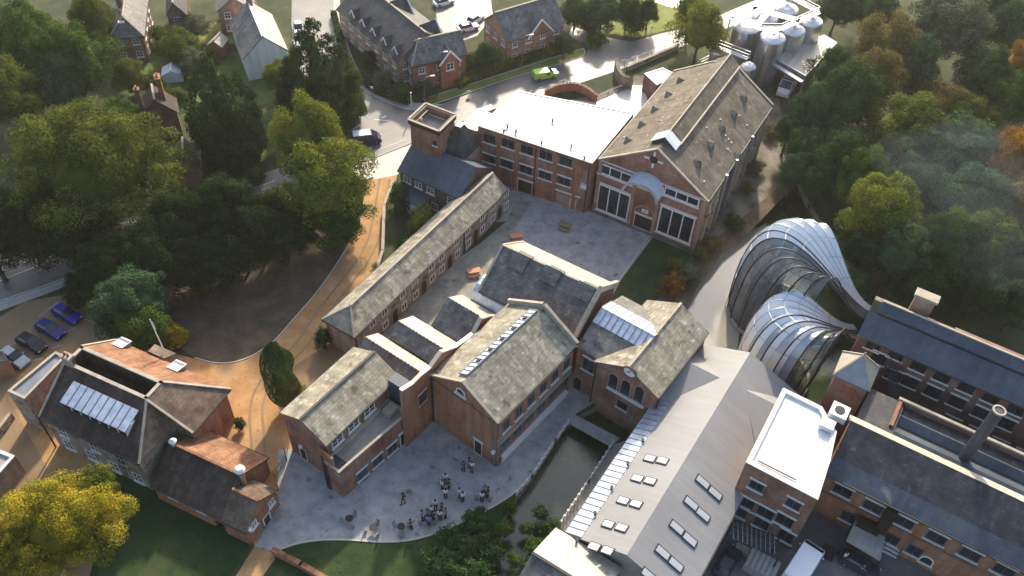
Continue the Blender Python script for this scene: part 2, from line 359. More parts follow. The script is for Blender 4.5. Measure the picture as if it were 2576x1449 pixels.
def winpx(b, pl, lst, w_, h, kind='white', name='window', **k):
    for p in lst:
        s_, z = pl.pick(*p[:2]); ww = p[2] if len(p) > 2 else w_; hh = p[3] if len(p) > 3 else h
        window(b, pl, s_, z, ww, hh, kind, name=name, **k)
def downpipe(b, pl, s_, z0, z1, name='downpipe', m='gutter'):
    MB().tube([pl.pt(s_, z0, .12), pl.pt(s_, z1, .12)], .09, 6).build(name, m, b)
# ---------------------------------------------------------------- rectangular fit and gabled block
def rect(px, z):
    P = [at(*p, z) if p is not None else None for p in px]
    if P[3] is None: P[3] = P[0]+P[2]-P[1]
    if P[2] is None: P[2] = P[1]+P[3]-P[0]
    if P[0] is None: P[0] = P[1]+P[3]-P[2]
    if P[1] is None: P[1] = P[0]+P[2]-P[3]
    c = (P[0]+P[1]+P[2]+P[3])/4; A = ((P[3]-P[0])+(P[2]-P[1]))/2; B = ((P[1]-P[0])+(P[2]-P[3]))/2
    la, lb = A.length, B.length; A.normalize(); B.normalize()
    # spread the angle error over both axes, weighting the longer one
    e = math.pi/2-A.angle(B); wa = lb/(la+lb)
    sg = 1 if A.cross(B).z < 0 else -1
    A.rotate(Matrix.Rotation(sg*e*wa, 3, 'Z')); B.rotate(Matrix.Rotation(-sg*e*(1-wa), 3, 'Z'))
    err = max((P[i]-q).length for i, q in enumerate((c-A*la/2-B*lb/2, c-A*la/2+B*lb/2, c+A*la/2+B*lb/2, c+A*la/2-B*lb/2)))
    return c, A, B, la, lb, err
class Block: pass
def gable(name, label, cat, px, ze, zr, wall='brick', roof='slate', over=.3, hn=0, hf=0, z0=0, group=None, parent=None, ridge_off=0, t=.16, cap='stone', gut=True, open_=(), roofname='roof', raw=None):
    """ridge runs from side (px0,px1) to side (px3,px2); hn/hf hip insets in metres"""
    c, A, B, la, lb, err = rect(px, ze) if raw is None else raw
    print('FIT %-28s err %.2f  %.1f x %.1f  yaw %.1f' % (name, err, la, lb, math.degrees(math.atan2(A.x, A.y))))
    k = Block(); k.c, k.A, k.B, k.la, k.lb = c, A, B, la, lb
    base = Vector((c.x, c.y, z0))
    root = parent or thing(name, base, label, cat, group); k.root = root
    def q(a, b, z=0): w_ = c+A*a+B*b; return Vector((w_.x, w_.y, z))
    k.q = q; ha, hb = la/2, lb/2; wa, wb = ha-over, hb-over; ro = ridge_off
    zw = ze-.12+over*(zr-ze)/hb*0
    m = MB(); C4 = [q(-wa, -wb, 0), q(-wa, wb, 0), q(wa, wb, 0), q(wa, -wb, 0)]
    def wallpoly(p0, p1, top):   # top list of extra points between p1top and p0top
        m.poly([Vector((p0.x, p0.y, z0)), Vector((p1.x, p1.y, z0)), *top])
    zt = ze+over*(zr-ze)/hb-.1
    zg = zr-.12
    up = lambda p, z: Vector((p.x, p.y, z))
    gn = [up(C4[1], zt)]+([q(-wa, ro, zg)] if not hn else [])+[up(C4[0], zt)]
    gf = [up(C4[3], zt)]+([q(wa, ro, zg)] if not hf else [])+[up(C4[2], zt)]
    wallpoly(C4[0], C4[1], gn); wallpoly(C4[1], C4[2], [up(C4[2], zt), up(C4[1], zt)])
    wallpoly(C4[2], C4[3], gf); wallpoly(C4[3], C4[0], [up(C4[0], zt), up(C4[3], zt)])
    k.wall = m.build('wall', wall, root)
    k.near = Plane(C4[0], C4[1]); k.right = Plane(C4[1], C4[2]); k.far = Plane(C4[2], C4[3]); k.left = Plane(C4[3], C4[0])
    r = MB(); rn, rf = q(-ha+hn, ro, zr), q(ha-hf, ro, zr); e0, e1, e2, e3 = q(-ha, -hb, ze), q(-ha, hb, ze), q(ha, hb, ze), q(ha, -hb, ze)
    k.rn, k.rf, k.e = rn, rf, (e0, e1, e2, e3)
    r.slab([e0, rn, rf, e3], t); r.slab([e1, e2, rf, rn], t)
    if hn: r.slab([e0, e1, rn], t)
    if hf: r.slab([e2, e3, rf], t)
    k.roof = r.build(roofname, roof, root)
    if cap: 
        rc = MB(); rc.beam(rn+Vector((0, 0, .06)), rf+Vector((0, 0, .06)), .3, .16)
        for hh, ends in ((hn, (e0, e1, rn)), (hf, (e2, e3, rf))):
            if hh: rc.beam(ends[0]+Vector((0, 0, .05)), ends[2]+Vector((0, 0, .05)), .22, .12); rc.beam(ends[1]+Vector((0, 0, .05)), ends[2]+Vector((0, 0, .05)), .22, .12)
        rc.build('ridge_cap', cap, k.roof)
    if gut:
        off = Vector((0, 0, -.12)); MB().beam(e0+off-B*.06, e3+off-B*.06, .14, .14).build('gutter', 'gutter', root)
        g = MB(); g.beam(e1+off+B*.06, e2+off+B*.06, .14, .14)
        if hn: g.beam(e0+off-A*.06, e1+off-A*.06, .14, .14)
        if hf: g.beam(e3+off+A*.06, e2+off+A*.06, .14, .14)
        g.build('gutter', 'gutter', root)
    return k
def chimney(parent, p, w_=1.0, d_=.6, z0=0, z1=10, x=Vector((1, 0, 0)), m='brick', pots=2, name='chimney'):
    b = MB(); x = Vector(x).normalized(); c = Vector((p.x, p.y, (z0+z1)/2)); b.box(c, w_, d_, z1-z0, x)
    b.box(Vector((p.x, p.y, z1-.12)), w_+.2, d_+.2, .2, x)
    o = b.build(name, m, parent)
    if pots:
        pb = MB()
        for i in range(pots):
            q_ = Vector((p.x, p.y, z1))+x*((i+.5)/pots-.5)*w_*.8; pb.lathe(q_, [(.14, 0), (.12, .35), (.15, .45)], 8)
        pb.build('pot', 'tile_orange', o)
    return o
# ================================================================= frames of the building groups
class Frm:
    def __init__(s, px, z, yaw):
        s.o = at(*px, z); s.o.z = 0; t = R(yaw); s.A = Vector((math.sin(t), math.cos(t), 0)); s.B = Vector((math.cos(t), -math.sin(t), 0))
    def q(s, a, b, z=0): w_ = s.o+s.A*a+s.B*b; return Vector((w_.x, w_.y, z))
    def ab(s, u, v, z): d = at(u, v, z)-s.o; return d.dot(s.A), d.dot(s.B)
    def raw(s, a0, a1, b0, b1, ridge='A'):
        c = s.q((a0+a1)/2, (b0+b1)/2)
        return (c, s.A, s.B, a1-a0, b1-b0, 0) if ridge == 'A' else (c, s.B, -s.A, b1-b0, a1-a0, 0)
HF = Frm((1480.5, 534.7), 0, 28.7); RF = Frm(T(2, 1, 990, 640), 0, 31); CF = Frm((1093, 1066), 0, 34)
SF = Frm(Z1(340, 860), 8, 30.4); MF = Frm((95, 1047), 6, 27); RB = Frm((2092, 1194), 8, 30); GF = Frm((1415.5, 1347), 5, 31)
def wmesh_tri():
    pass
def bigwin(b, pl, tl, br, n=3, fr=.14, name='window', lint=False, sill=True):
    s0, z0 = pl.pick(*tl); s1, z1 = pl.pick(*br); s_, z = (s0+s1)/2, (z0+z1)/2; w_, h = abs(s1-s0), abs(z1-z0)
    m = MB(); m.box(pl.pt(s_, z, .02), w_, .04, h, pl.d); o = m.build(name, 'glass', b)
    f = MB()
    for zz in (z-h/2, z+h/2): f.box(pl.pt(s_, zz, .06), w_+fr, .12, fr, pl.d)
    for i in range(n+1): f.box(pl.pt(s_-w_/2+w_*i/n, z, .06), fr*(1 if i in (0, n) else .8), .11, h-fr, pl.d)
    f.build('frame', 'white', o)
    if sill: MB().box(pl.pt(s_, z-h/2-.2, .12), w_+.5, .24, .2, pl.d).build('sill', 'lintel', o)
    if lint: MB().box(pl.pt(s_, z+h/2+.28, .05), w_+.5, .1, .32, pl.d).build('lintel', 'lintel', o)
    return o
def slope_pick(P3, u, v):
    a, b, c = P3; n = (b-a).cross(c-a).normalized(); o = Vector((0, 0, CAM_H)); d = CXA*((u-CX)/FPX)-CYA*((v-CY)/FPX)+CZA
    return o+d*((a-o).dot(n)/d.dot(n)), (n if n.z > 0 else -n)
def flat(name, label, cat, pts, z, z0=0, wall='brick', roof='membrane', par=.35, parw=.35, coping='lintel', drop=.3, group=None, parent=None):
    """flat roofed block; pts = world points anticlockwise seen from above"""
    c = sum(pts, Vector((0, 0, 0)))/len(pts); root = parent or thing(name, Vector((c.x, c.y, z0)), label, cat, group)
    if sum((a.cross(b).z for a, b in zip(pts, pts[1:]+pts[:1]))) < 0: pts = pts[::-1]
    m = MB(); k = len(pts); up = lambda p, zz: Vector((p.x, p.y, zz))
    for i in range(k): m.poly([up(pts[i], z0), up(pts[(i+1) % k], z0), up(pts[(i+1) % k], z+par-.1), up(pts[i], z+par-.1)])
    m.build('wall', wall, root)
    cc = Vector((c.x, c.y, 0)); r = MB(); inn = []
    for i in range(k):
        p, a, b = pts[i], pts[i-1], pts[(i+1) % k]; d1 = up(a-p, 0).normalized(); d2 = up(b-p, 0).normalized()
        n1 = Vector((d1.y, -d1.x, 0)); n2 = Vector((-d2.y, d2.x, 0)); bis = (n1+n2); bis = bis/(1+n1.dot(n2)) if (1+n1.dot(n2)) > .1 else n1
        inn.append(p+bis*parw)
    r.slab([up(p, z) for p in inn], .2); r.build('roof', roof, root)
    cp = MB()
    for i in range(k):
        j = (i+1) % k; cp.slab([up(pts[i], z+par), up(pts[j], z+par), up(inn[j], z+par), up(inn[i], z+par)], .14)
        cp.slab([up(inn[i]*.97+pts[i]*.03, z+par-.14), up(inn[j]*.97+pts[j]*.03, z+par-.14), up(inn[j], z+par-.14), up(inn[i], z+par-.14)], par-.14+.05) if par > .2 else 0
    cp.build('parapet', coping, root)
    b = Block(); b.root = root; b.pl = [Plane(pts[i], pts[(i+1) % k]) for i in range(k)]; b.pts = pts; return b
# ================================================================= the gabled hall
H = gable('gabled_hall', 'large red brick hall with three-pane windows, round canopy and lichen brown roof', 'hall',
          [(1495, 402), (1776, 499), None, (1698, 185)], 9.8, 15.2, 'brick', 'slate_brown', over=.35, cap=None)
hr = H.root; pn = H.near
for tl, br in ((T(1, 2, 885, 400), T(1, 2, 1152, 765)), (T(1, 2, 1508, 620), T(1, 2, 1782, 1000))): bigwin(hr, pn, tl, br, 3, .2, 'tall_window', lint=True)
for tl, br in ((T(1, 2, 885, 190), T(1, 2, 1205, 405)), (T(1, 2, 1550, 430), T(1, 2, 1870, 630))): bigwin(hr, pn, tl, br, 3, .16, 'strip_window')
bigwin(hr, pn, T(1, 2, 1290, 350), T(1, 2, 1462, 485), 2, .14, 'middle_window')
s0, zt = pn.pick(*T(1, 2, 1240, 690)); s1, zb = pn.pick(*T(1, 2, 1400, 870)); zb = 0
window(hr, pn, (s0+s1)/2, zt/2, abs(s1-s0), zt, 'door', sill=False, name='door')
MB().box(pn.pt((s0+s1)/2, zt+.15, .08), abs(s1-s0)+.3, .16, .28, pn.d).build('lintel', 'lintel', hr)
arch = MB(); R0 = abs(s1-s0)/2+.15
for i in range(12):
    a0, a1 = math.pi*i/12, math.pi*(i+1)/12; P_ = lambda a, r: pn.pt((s0+s1)/2+r*math.cos(a), zt+.3+r*math.sin(a), .07)
    arch.beam(P_(a0, R0), P_(a1, R0), .14, .28)
arch.build('door_arch', 'brick_pale', hr)
sg = MB(); sg.box(pn.pt((s0+s1)/2, zt+1.0, .05), 1.0, .1, .62, pn.d); so = sg.build('sign_plate', 'white', hr)
MB().box(pn.pt((s0+s1)/2, zt+1.0, .105), .55, .02, .16, pn.d).build('sign_panel', 'table_orange', so)
# canopy: curved hood over the middle window
cl, zc = pn.pick(*T(1, 2, 1185, 365)); cr_, zc2 = pn.pick(*T(1, 2, 1535, 480)); cs, rad = (cl+cr_)/2, abs(cr_-cl)/2; zc = (zc+zc2)/2
cb = MB(); N = 16
for i in range(N):
    a0, a1 = math.pi*i/N, math.pi*(i+1)/N
    f = lambda a, o, rr: pn.pt(cs+rr*math.cos(a), zc+.86*rr*math.sin(a)-.10*o, o)
    cb.poly([f(a0, .02, rad), f(a1, .02, rad), f(a1, 2.7, rad*.97), f(a0, 2.7, rad*.97)]); cb.poly([f(a1, .02, rad-.1), f(a0, .02, rad-.1), f(a0, 2.7, rad*.97-.1), f(a1, 2.7, rad*.97-.1)])
    cb.poly([f(a0, 2.7, rad*.97-.1), f(a0, 2.7, rad*.97), f(a1, 2.7, rad*.97), f(a1, 2.7, rad*.97-.1)])
co = cb.build('canopy', 'canopy_skin', hr)
rim = MB()
for i in range(N): rim.beam(f(math.pi*i/N, 2.7, rad), f(math.pi*(i+1)/N, 2.7, rad), .16, .16)
rim.build('rim', 'steel', co)
# round louvre with four key blocks
os_, oz = pn.pick(*T(1, 2, 1428, 158)); lo = MB(); N = 16
lo.poly([pn.pt(os_+.6*math.cos(2*math.pi*i/N), oz+.6*math.sin(2*math.pi*i/N), .04) for i in range(N)][::1])
lo.poly([pn.pt(os_+.6*math.cos(2*math.pi*i/N), oz+.6*math.sin(2*math.pi*i/N), .045) for i in range(N)][::-1])
loo = lo.build('round_louvre', 'black', hr); kb = MB()
for dx, dz, a, b in ((0, 1.0, .3, .75), (0, -1.0, .3, .75), (1.0, 0, .75, .3), (-1.0, 0, .75, .3)): kb.box(pn.pt(os_+dx, oz+dz, .06), a, .12, b, pn.d)
kb.build('key_block', 'white', loo)
pb = MB()
for x in (865, 1215, 1460, 1890):
    s_, z_ = pn.pick(*T(1, 2, x, 420+(x-865)*.36)); top = 9.4; MB().box(pn.pt(s_, top/2, .1), .55, .2, top, pn.d).build('pilaster', 'brick_pale', hr)
cpg = MB(); e0, e1, e2, e3 = H.e
for ab_ in (((e0, H.rn), (e1, H.rn)), ((e2, H.rf), (e3, H.rf))):
    cpg = MB()
    for p, q_ in ab_: cpg.beam(p+Vector((0, 0, .05)), q_+Vector((0, 0, .05)), .35, .2)
    cpg.build('coping', 'stone', hr)
cc_ = MB(); cc_.box(pn.pt(pn.L/2, 9.62, .1), pn.L, .2, .14, pn.d); cc_.build('string_course', 'lintel', hr)
for s_ in (.12, pn.L-.12): downpipe(hr, pn, s_, 0, 9.5)
# ridge monitor and its white gabled end
q = H.q; ha = H.la/2; mo = MB(); mw = 1.9; zr_ = 15.95; ze_ = 15.2-mw*(5.4/(H.lb/2))+.45
for s_ in (-1, 1):
    mo.slab([q(-ha+3.6, 0, zr_), q(ha+.02, 0, zr_), q(ha+.02, s_*mw, ze_), q(-ha+3.6, s_*mw, ze_)], .12)
mo.build('ridge_monitor', 'slate_brown', H.roof)
MB().beam(q(-ha+3.6, mw, ze_+.03), q(ha, mw, ze_+.03), .26, .12).beam(q(-ha+3.6, 0, zr_+.03), q(ha, 0, zr_+.03), .2, .1).build('ridge_cap', 'stone', H.roof)
wd = MB()
for s_ in (-1, 1): wd.slab([q(-ha+2.0, 0, zr_+.1), q(-ha+3.9, 0, zr_+.1), q(-ha+3.9, s_*1.9, ze_+.12), q(-ha+2.0, s_*1.9, ze_+.12)], .14)
wo = wd.build('roof_dormer', 'render_white', H.roof)
wd = MB(); wd.poly([q(-ha+2.2, -1.8, ze_-.9), q(-ha+2.2, 1.8, ze_-.9), q(-ha+2.2, 1.8, ze_), q(-ha+2.2, 0, zr_), q(-ha+2.2, -1.8, ze_)]); wd.build('louvre', 'slate_blue', wo)
# triangular vents
for side, P3, pts in ((-1, (e0, e3, H.rn), [(1690, 820, 0), (1572, 960, 0), (1435, 1110, 0), (1305, 1262, 0), (1165, 1420, 0)]),
                      (1, (e1, e2, H.rn), [(2330, 1000, 0), (2228, 1150, 0), (2112, 1300, 0), (1995, 20, 1), (1868, 200, 1), (2265, 700-580, 1)])):
    for x, y, r_ in pts:
        p, n = slope_pick(P3, *T(r_, 2, x, y)); dn = (H.B*side-n*(H.B*side).dot(n)).normalized(); v = MB()
        a, b, c, d = p-H.A*.55+dn*.5, p+H.A*.55+dn*.5, p-dn*.9, p+dn*.5+Vector((0, 0, .95))
        v.poly([a, c, d] if side > 0 else [a, d, c]); v.poly([b, d, c] if side > 0 else [b, c, d])
        vo = v.build('roof_vent', 'slate_lichen', H.roof); v = MB(); v.poly([a, b, d]); v.poly([a+dn*.01, d+dn*.01, b+dn*.01]); v.build('opening', 'black', vo)
sp = MB(); r8 = random.Random(3)
for i in range(13):
    sd_ = r8.choice((-1, 1, 1)); aa = r8.uniform(-ha+2, ha-2); bb = sd_*r8.uniform(3, 7.4); zz = 15.2-abs(bb)*5.4/(H.lb/2)
    MB().box(q(aa, bb, zz+.06), .35, .25, .08, H.A).build('slate_patch', 'stone', H.roof)
# right flank: buttresses and ducts
pr = H.right; bt = MB()
for i in range(9): MB().box(pr.pt(pr.L*(i+.5)/9, 4.4, .25), .55, .5, 8.8, pr.d).build('buttress', 'brick_old', hr)
for i in range(8): window(hr, pr, pr.L*(i+1)/9, 6.2, 1.4, 2.4, 'white')
for s_ in (5.5, 9.5, 16): MB().tube([pr.pt(s_, 0, .7), pr.pt(s_, 10.6, .7)], .22, 8).build('flue', 'zinc', hr)
# ================================================================= three storey wing with the white roof
p0 = HF.q(-.3, -18.55); p1 = HF.q(-.25, -.3); p2 = HF.q(12.3, -.3); p3 = HF.q(12.3, -18.3)
p0, p1 = HF.q(-1.9, -18.6), HF.q(-.35, -.35)
V = flat('brick_wing', 'three storey red brick wing under a glaring white flat roof with small roof vents', 'building', [p0, p1, HF.q(14.2, -.6), HF.q(9.4, -18.5)], 9.3, par=.12, parw=.25, wall='brick', coping='white')
pv = V.pl[0]; vr = V.root
bm = MB(); bm.beam(p0+Vector((0, 0, 9.5)), p1+Vector((0, 0, 9.5)), .25, .2); bm.build('gutter', 'gutter', vr)
winpx(vr, pv, [Z3(1235, 590), Z3(1492, 655), Z3(1752, 740), Z3(2015, 818), Z3(2285, 898)], 2.1, 1.6, 'dark', sill=True)
winpx(vr, pv, [Z3(1230, 862), Z3(1475, 935), Z3(1740, 1015), Z3(2000, 1092), Z3(2262, 1172)], 2.1, 1.45, 'dark', lintel=True)
winpx(vr, pv, [Z3(1722, 1268)], 2.5, 2.9, 'door', name='shutter_door', sill=False, lintel=True)
winpx(vr, pv, [T(1, 2, 608, 620)], 1.0, 2.3, 'door', name='door', sill=False)
s_, z_ = pv.pick(*Z3(2310, 1340)); MB().box(pv.pt(s_, z_, .05), 4.2, .1, .3, pv.d).build('lintel', 'lintel', vr)
s2, z2 = pv.pick(*Z3(2250, 1430)); MB().box(pv.pt(s_, z_/2-.2, .03), 3.6, .06, z_-.5, pv.d).build('blocked_opening', 'brick_pale', vr)
s_, z_ = pv.pick(*Z3(1980, 1330)); MB().box(pv.pt(s_, z_, .03), 2.6, .06, 2.6, pv.d).build('blocked_opening', 'brick_orange', vr)
for x in (1855,): s_, z_ = pv.pick(*Z3(x, 1100)); downpipe(vr, pv, s_, 0, 9.3, m='dark_wood')
downpipe(vr, pv, pv.L-.25, 0, 9.3, m='dark_wood')
s_, z_ = pv.pick(*T(1, 2, 730, 415)); MB().box(pv.pt(s_, z_, .25), .9, .5, .7, pv.d).build('wall_box', 'steel_white', vr)
pb = MB()
for x, y in ((1355, 880), (1610, 950), (2140, 1100), (2420, 1180)): s_, z_ = pv.pick(*Z3(x, y)); MB().box(pv.pt(s_, 4.5, .06), .5, .12, 9, pv.d).build('pilaster', 'brick_orange', vr)
for i in range(1, 6): f_ = i/6; MB().beam(p0.lerp(p1, f_)+Vector((0, 0, 9.315)), HF.q(9.4, -18.5).lerp(HF.q(14.2, -.6), f_)+Vector((0, 0, 9.315)), .14, .03).build('roof_lap', 'concrete', vr)
for i, (x, y) in enumerate(((1430, 490), (1480, 425), (1600, 495), (1950, 650), (2360, 700), (2105, 340), (2540, 860))):
    p = at(*Z3(x, y), 9.4); MB().lathe(p, [(.16, -.2), (.16, .35), (.28, .35), (.28, .5)], 10).build('roof_vent', 'gutter', vr)
pA, pB = at(1163, 322, 8.6), at(1196, 328, 8.6)
ax = flat('stair_annex', 'small white roofed annex at the outer end of the three storey wing', 'building', [HF.q(-2.2, -21.6), HF.q(-2.0, -18.75), HF.q(3.0, -18.75), HF.q(3.0, -21.6)], 8.5, par=.1, parw=.2, coping='white', wall='brick')
ax2 = flat('roof_shelter', 'small white flat roofed shelter beside the main road', 'shelter', [at(*Z3(1045, 200), 3), at(*Z3(1125, 250), 3), at(*Z3(1320, 165), 3), at(*Z3(1245, 120), 3)], 3, par=.05, parw=.15, coping='white', wall='brick_pale')
# ================================================================= square water tower
tp = [at(*Z3(110, 325), 13), at(*Z3(540, 492), 13), at(*Z3(775, 262), 13)]; tp.append(tp[0]+tp[2]-tp[1])
tw = thing('brick_tower', Vector((tp[0].x, tp[0].y, 0)), 'square red brick tower with an open top and overhanging dark cornice', 'tower')
c = sum(tp, Vector((0, 0, 0)))/4; sc = lambda k, z: [Vector((c.x+(p.x-c.x)*k, c.y+(p.y-c.y)*k, z)) for p in tp]
m = MB(); o_, i_ = sc(.92, 0), sc(.8, 0)
for k in range(4):
    j = (k+1) % 4; U = lambda p, z: Vector((p.x, p.y, z))
    m.poly([U(o_[k], 0), U(o_[j], 0), U(o_[j], 12.3), U(o_[k], 12.3)]); m.poly([U(i_[j], 11), U(i_[k], 11), U(i_[k], 13), U(i_[j], 13)])
m.build('wall', 'brick', tw)
m = MB(); a_, b_ = sc(1, 0), sc(.82, 0)
for k in range(4): j = (k+1) % 4; m.slab([U(a_[k], 13.0), U(a_[j], 13.0), U(b_[j], 13.0), U(b_[k], 13.0)], .75)
m.build('cornice', 'dark_wood', tw)
m = MB()
for k in range(4): j = (k+1) % 4; m.beam(U(a_[k], 13.06), U(a_[j], 13.06), .28, .12)
m.build('coping', 'stone', tw)
m = MB(); m.slab(sc(.8, 11.6), .2); m.build('tank_floor', 'concrete', tw)
m = MB(); m.beam(U(b_[0], 12.6)*.8+U(c, 12.6)*.2, U(b_[3], 12.6)*.8+U(c, 12.6)*.2, .15, .15); m.lathe(U(b_[0]*.6+c*.4, 11.6), [(.35, 0), (.35, 1.3), (.2, 1.5)], 10); m.tube([U(b_[3]*.7+c*.3, 12.2), U(b_[2]*.7+c*.3, 12.2)], .1, 6); m.build('pipework', 'stone', tw)
p = tp[1]*.2+tp[0]*.0+c*0; pw = Plane(o_[0], o_[1]); s_, z_ = pw.pick(*Z3(485, 650)); window(tw, pw, s_, z_, .6, .8, 'plain', name='vent')
# pyramid roofed kiln beside the tower
b8 = [at(*Z3(550, 785), 7.6), at(*Z3(865, 890), 7.6), at(*Z3(1100, 660), 7.6)]; b8.append(b8[0]+b8[2]-b8[1]); c = sum(b8, Vector((0, 0, 0)))/4
ky = thing('pyramid_roof_block', Vector((c.x, c.y, 0)), 'brick block with a steep truncated slate pyramid roof beside the tower', 'building')
m = MB()
for k in range(4): j = (k+1) % 4; m.poly([U(b8[k], 0), U(b8[j], 0), U(b8[j], 7.5), U(b8[k], 7.5)])
m.build('wall', 'brick_pale', ky); m = MB(); t8 = [U(c+(p-c)*.24, 11.8) for p in b8]; e8 = [U(c+(p-c)*1.06, 7.5) for p in b8]
for k in range(4): j = (k+1) % 4; m.poly([e8[k], e8[j], t8[j], t8[k]])
m.poly(e8[::-1]); rr = m.build('roof', 'slate_dark', ky); MB().slab([p+Vector((0, 0, .12)) for p in t8], .14).build('roof_cap', 'zinc', rr)
# slate roofed house below the tower
raw = (RF.q(31.0, -8.0), RF.B, -RF.A, 11.2, 8.6, 0)
sh = gable('slate_house', 'house with dark slate roof and white windows in front of the brick tower', 'house', None, 5.6, 8.6, 'brick_dark', 'slate_blue', raw=raw, cap=None, over=.25)
pf = sh.right
for s_ in (1.3, 3.4, 5.6, 9.3): window(sh.root, pf, s_, 4.45, 1.3, 1.1, 'white')
for s_ in (.8, 3.6, 6.2, 8.8): window(sh.root, pf, pf.L-s_-.8, 1.7, 1.2, 1.2, 'white')
lt = MB(); lt.prism([RF.q(26.8, -13.2), RF.q(26.8, -8.0), RF.q(25.0, -8.0), RF.q(25.0, -13.2)], 0, 2.4); lo_ = lt.build('lean_to', 'render_white', sh.root)
MB().slab([RF.q(26.95, -13.3, 3.1), RF.q(26.95, -7.9, 3.1), RF.q(24.8, -7.9, 2.5), RF.q(24.8, -13.3, 2.5)], .12).build('roof', 'slate_blue', lo_)
# ================================================================= long row of cottages
rw = gable('cottage_row', 'long low row of old brick cottages with lichen pale slate roof and paired windows', 'cottages', None, 4.9, 6.7, 'brick_old', 'slate_lichen',
           raw=RF.raw(-1.1, 33.3, -3.75, 1.45), over=.28, hn=2.7, ridge_off=0)
rr_ = rw.root; pr = rw.right
cots = [(1700, 1385 - 1000, 0)]
up_ = [T(1, 1, 1592, 1408), T(1, 1, 1765, 1255), T(1, 1, 1862, 1170), T(1, 1, 2015, 1022), T(1, 1, 2125, 920), T(1, 1, 2275, 795), T(1, 1, 2380, 690), T(1, 1, 2512, 570),
       T(2, 1, 1475, 85), T(2, 1, 1290, 250), T(2, 1, 1172, 365), T(2, 1, 1600, -35)]
lo2 = [T(1, 1, 1775, 1380), T(1, 1, 1868, 1295), T(1, 1, 2022, 1145), T(1, 1, 2132, 1045), T(1, 1, 2275, 915), T(1, 1, 2380, 825), T(1, 1, 2512, 690),
       T(2, 1, 1605, 90), T(2, 1, 1490, 205), T(2, 1, 1300, 380)]
for i, p in enumerate(up_): s_, z_ = pr.pick(*p); window(rr_, pr, s_, 3.75, 1.2, 1.25, 'cottage', sill=False)
for p in lo2: s_, z_ = pr.pick(*p); window(rr_, pr, s_, 1.4, 1.2, 1.35, 'cottage', sill=False)
for x, y, r_ in ((1948, 1240, 1), (2205, 1000, 1), (2445, 770, 1), (1690, 50, 2), (1400, 310, 2)):
    s_, z_ = pr.pick(*T(r_, 1, x, y)); window(rr_, pr, s_, 1.3, 1.2, 2.6, 'door', sill=False, name='door', arch=True)
for x, y in ((2090, 1050),): s_, z_ = pr.pick(*T(1, 1, x, y)); downpipe(rr_, pr, s_, 0, 4.7)
downpipe(rr_, pr, .15, 0, 4.7)
for s_ in (.35, .62): chimney(rw.roof, rw.q(rw.la*(s_-.5), -.9), .7, .5, 5.6, 6.9, RF.B, 'brick_old', pots=0) if 0 else None
# ================================================================= slate roofed range across the yard
S = gable('slate_range', 'wide range with a large dark slate roof carrying three raised panels and stone parapets', 'building', None, 8.0, 11.7, 'brick', 'slate', raw=SF.raw(.2, 10.9, 0, 13.9, 'B'), over=.2, cap='stone')
e0, e1, e2, e3 = S.e      # e1-e2 is the near eave
for x, y in ((905, 465), (1345, 650), (1805, 870)):
    p, n = slope_pick((e1, e2, S.rn), *Z1(x, y)); up3 = (Vector((0, 0, 1))-n*n.z).normalized(); side = up3.cross(n).normalized(); m = MB()
    m.box(p+n*.22, 2.35, 2.1, .4, side, up3, n); po = m.build('raised_panel', 'slate', S.roof)
    MB().box(p+n*.44, 2.2, 1.95, .03, side, up3, n).build('cover', 'slate', po)
    rp = S.rn+(S.rf-S.rn).normalized()*((p-S.rn).dot((S.rf-S.rn).normalized())+.4)
    MB().box(rp+Vector((0, 0, .2)), 2.0, .5, .18, (S.rf-S.rn), None).build('ridge_flap', 'gutter', S.roof)
par = MB(); w0 = .32
for a, b in ((e2, S.rf), (S.rf, e3)):
    b = b.copy(); a = a.copy(); par.beam(a+Vector((0, 0, .35)), b+Vector((0, 0, .35)), .5, .75)
par.build('parapet', 'stone', S.root)
par = MB()
for a, b in ((e1, S.rn), (S.rn, e0)): par.beam(a+Vector((0, 0, .06)), b+Vector((0, 0, .06)), .3, .2)
par.build('coping', 'stone', S.root)
e0_, e1_, e2_, e3_ = S.e; z_ = Vector((0, 0, .05)); MB().slab([e0_+z_, S.rn+z_, S.rf+z_, e3_+z_], .06).build('rear_slope', 'roof_cream', S.roof, label='rear slope coloured cream for sunlight')  # cream overlay puts sunlight onto the slate rear slope
for f in (.2, .5, .8): window(S.root, S.near, S.near.L*f, 3.0, 1.3, 1.8, 'white'); 
# ================================================================= central tall building with glazed ridge
C = gable('boiler_house', 'tall orange brick gabled building with a glazed strip along its lichen slate roof', 'building', [(1086.5, 942), (1254, 1072), (1443, 869.5), None], 9.2, 12.2, 'brick_orange', 'slate_lichen', over=.2, cap=None)
cr = C.root; q = C.q; ha, hb = C.la/2, C.lb/2; e0, e1, e2, e3 = C.e
up3 = (C.rn-(e0+(C.rn-e0)*0)); sl = (C.rn-e0)-C.A*((C.rn-e0).dot(C.A)); sl.normalize(); nl = C.A.cross(sl); nl = nl if nl.z > 0 else -nl
gl = MB(); Lr = C.la-2.0; gl.box(q(0, 0, 12.2)-sl*.75+nl*.12, Lr, 1.25, .2, C.A, sl, nl); go = gl.build('ridge_glazing', 'glass_white', C.roof)
bars = MB(); k = 18
for i in range(k+1): bars.box(q(-Lr/2+Lr*i/k, 0, 12.2)-sl*.75+nl*.2, .10, 1.3, .2, C.A, sl, nl)
for d in (.1, 1.4): bars.box(q(0, 0, 12.2)-sl*d+nl*.18, Lr+.1, .12, .22, C.A, sl, nl)
bars.build('glazing_bar', 'zinc', go)
for i in (3, 6, 9, 12, 15): MB().box(q(-Lr/2+Lr*(i+.5)/k, 0, 12.2)-sl*.6+nl*.34, .5, .5, .1, C.A, sl, nl).build('vent_flap', 'gutter', go)
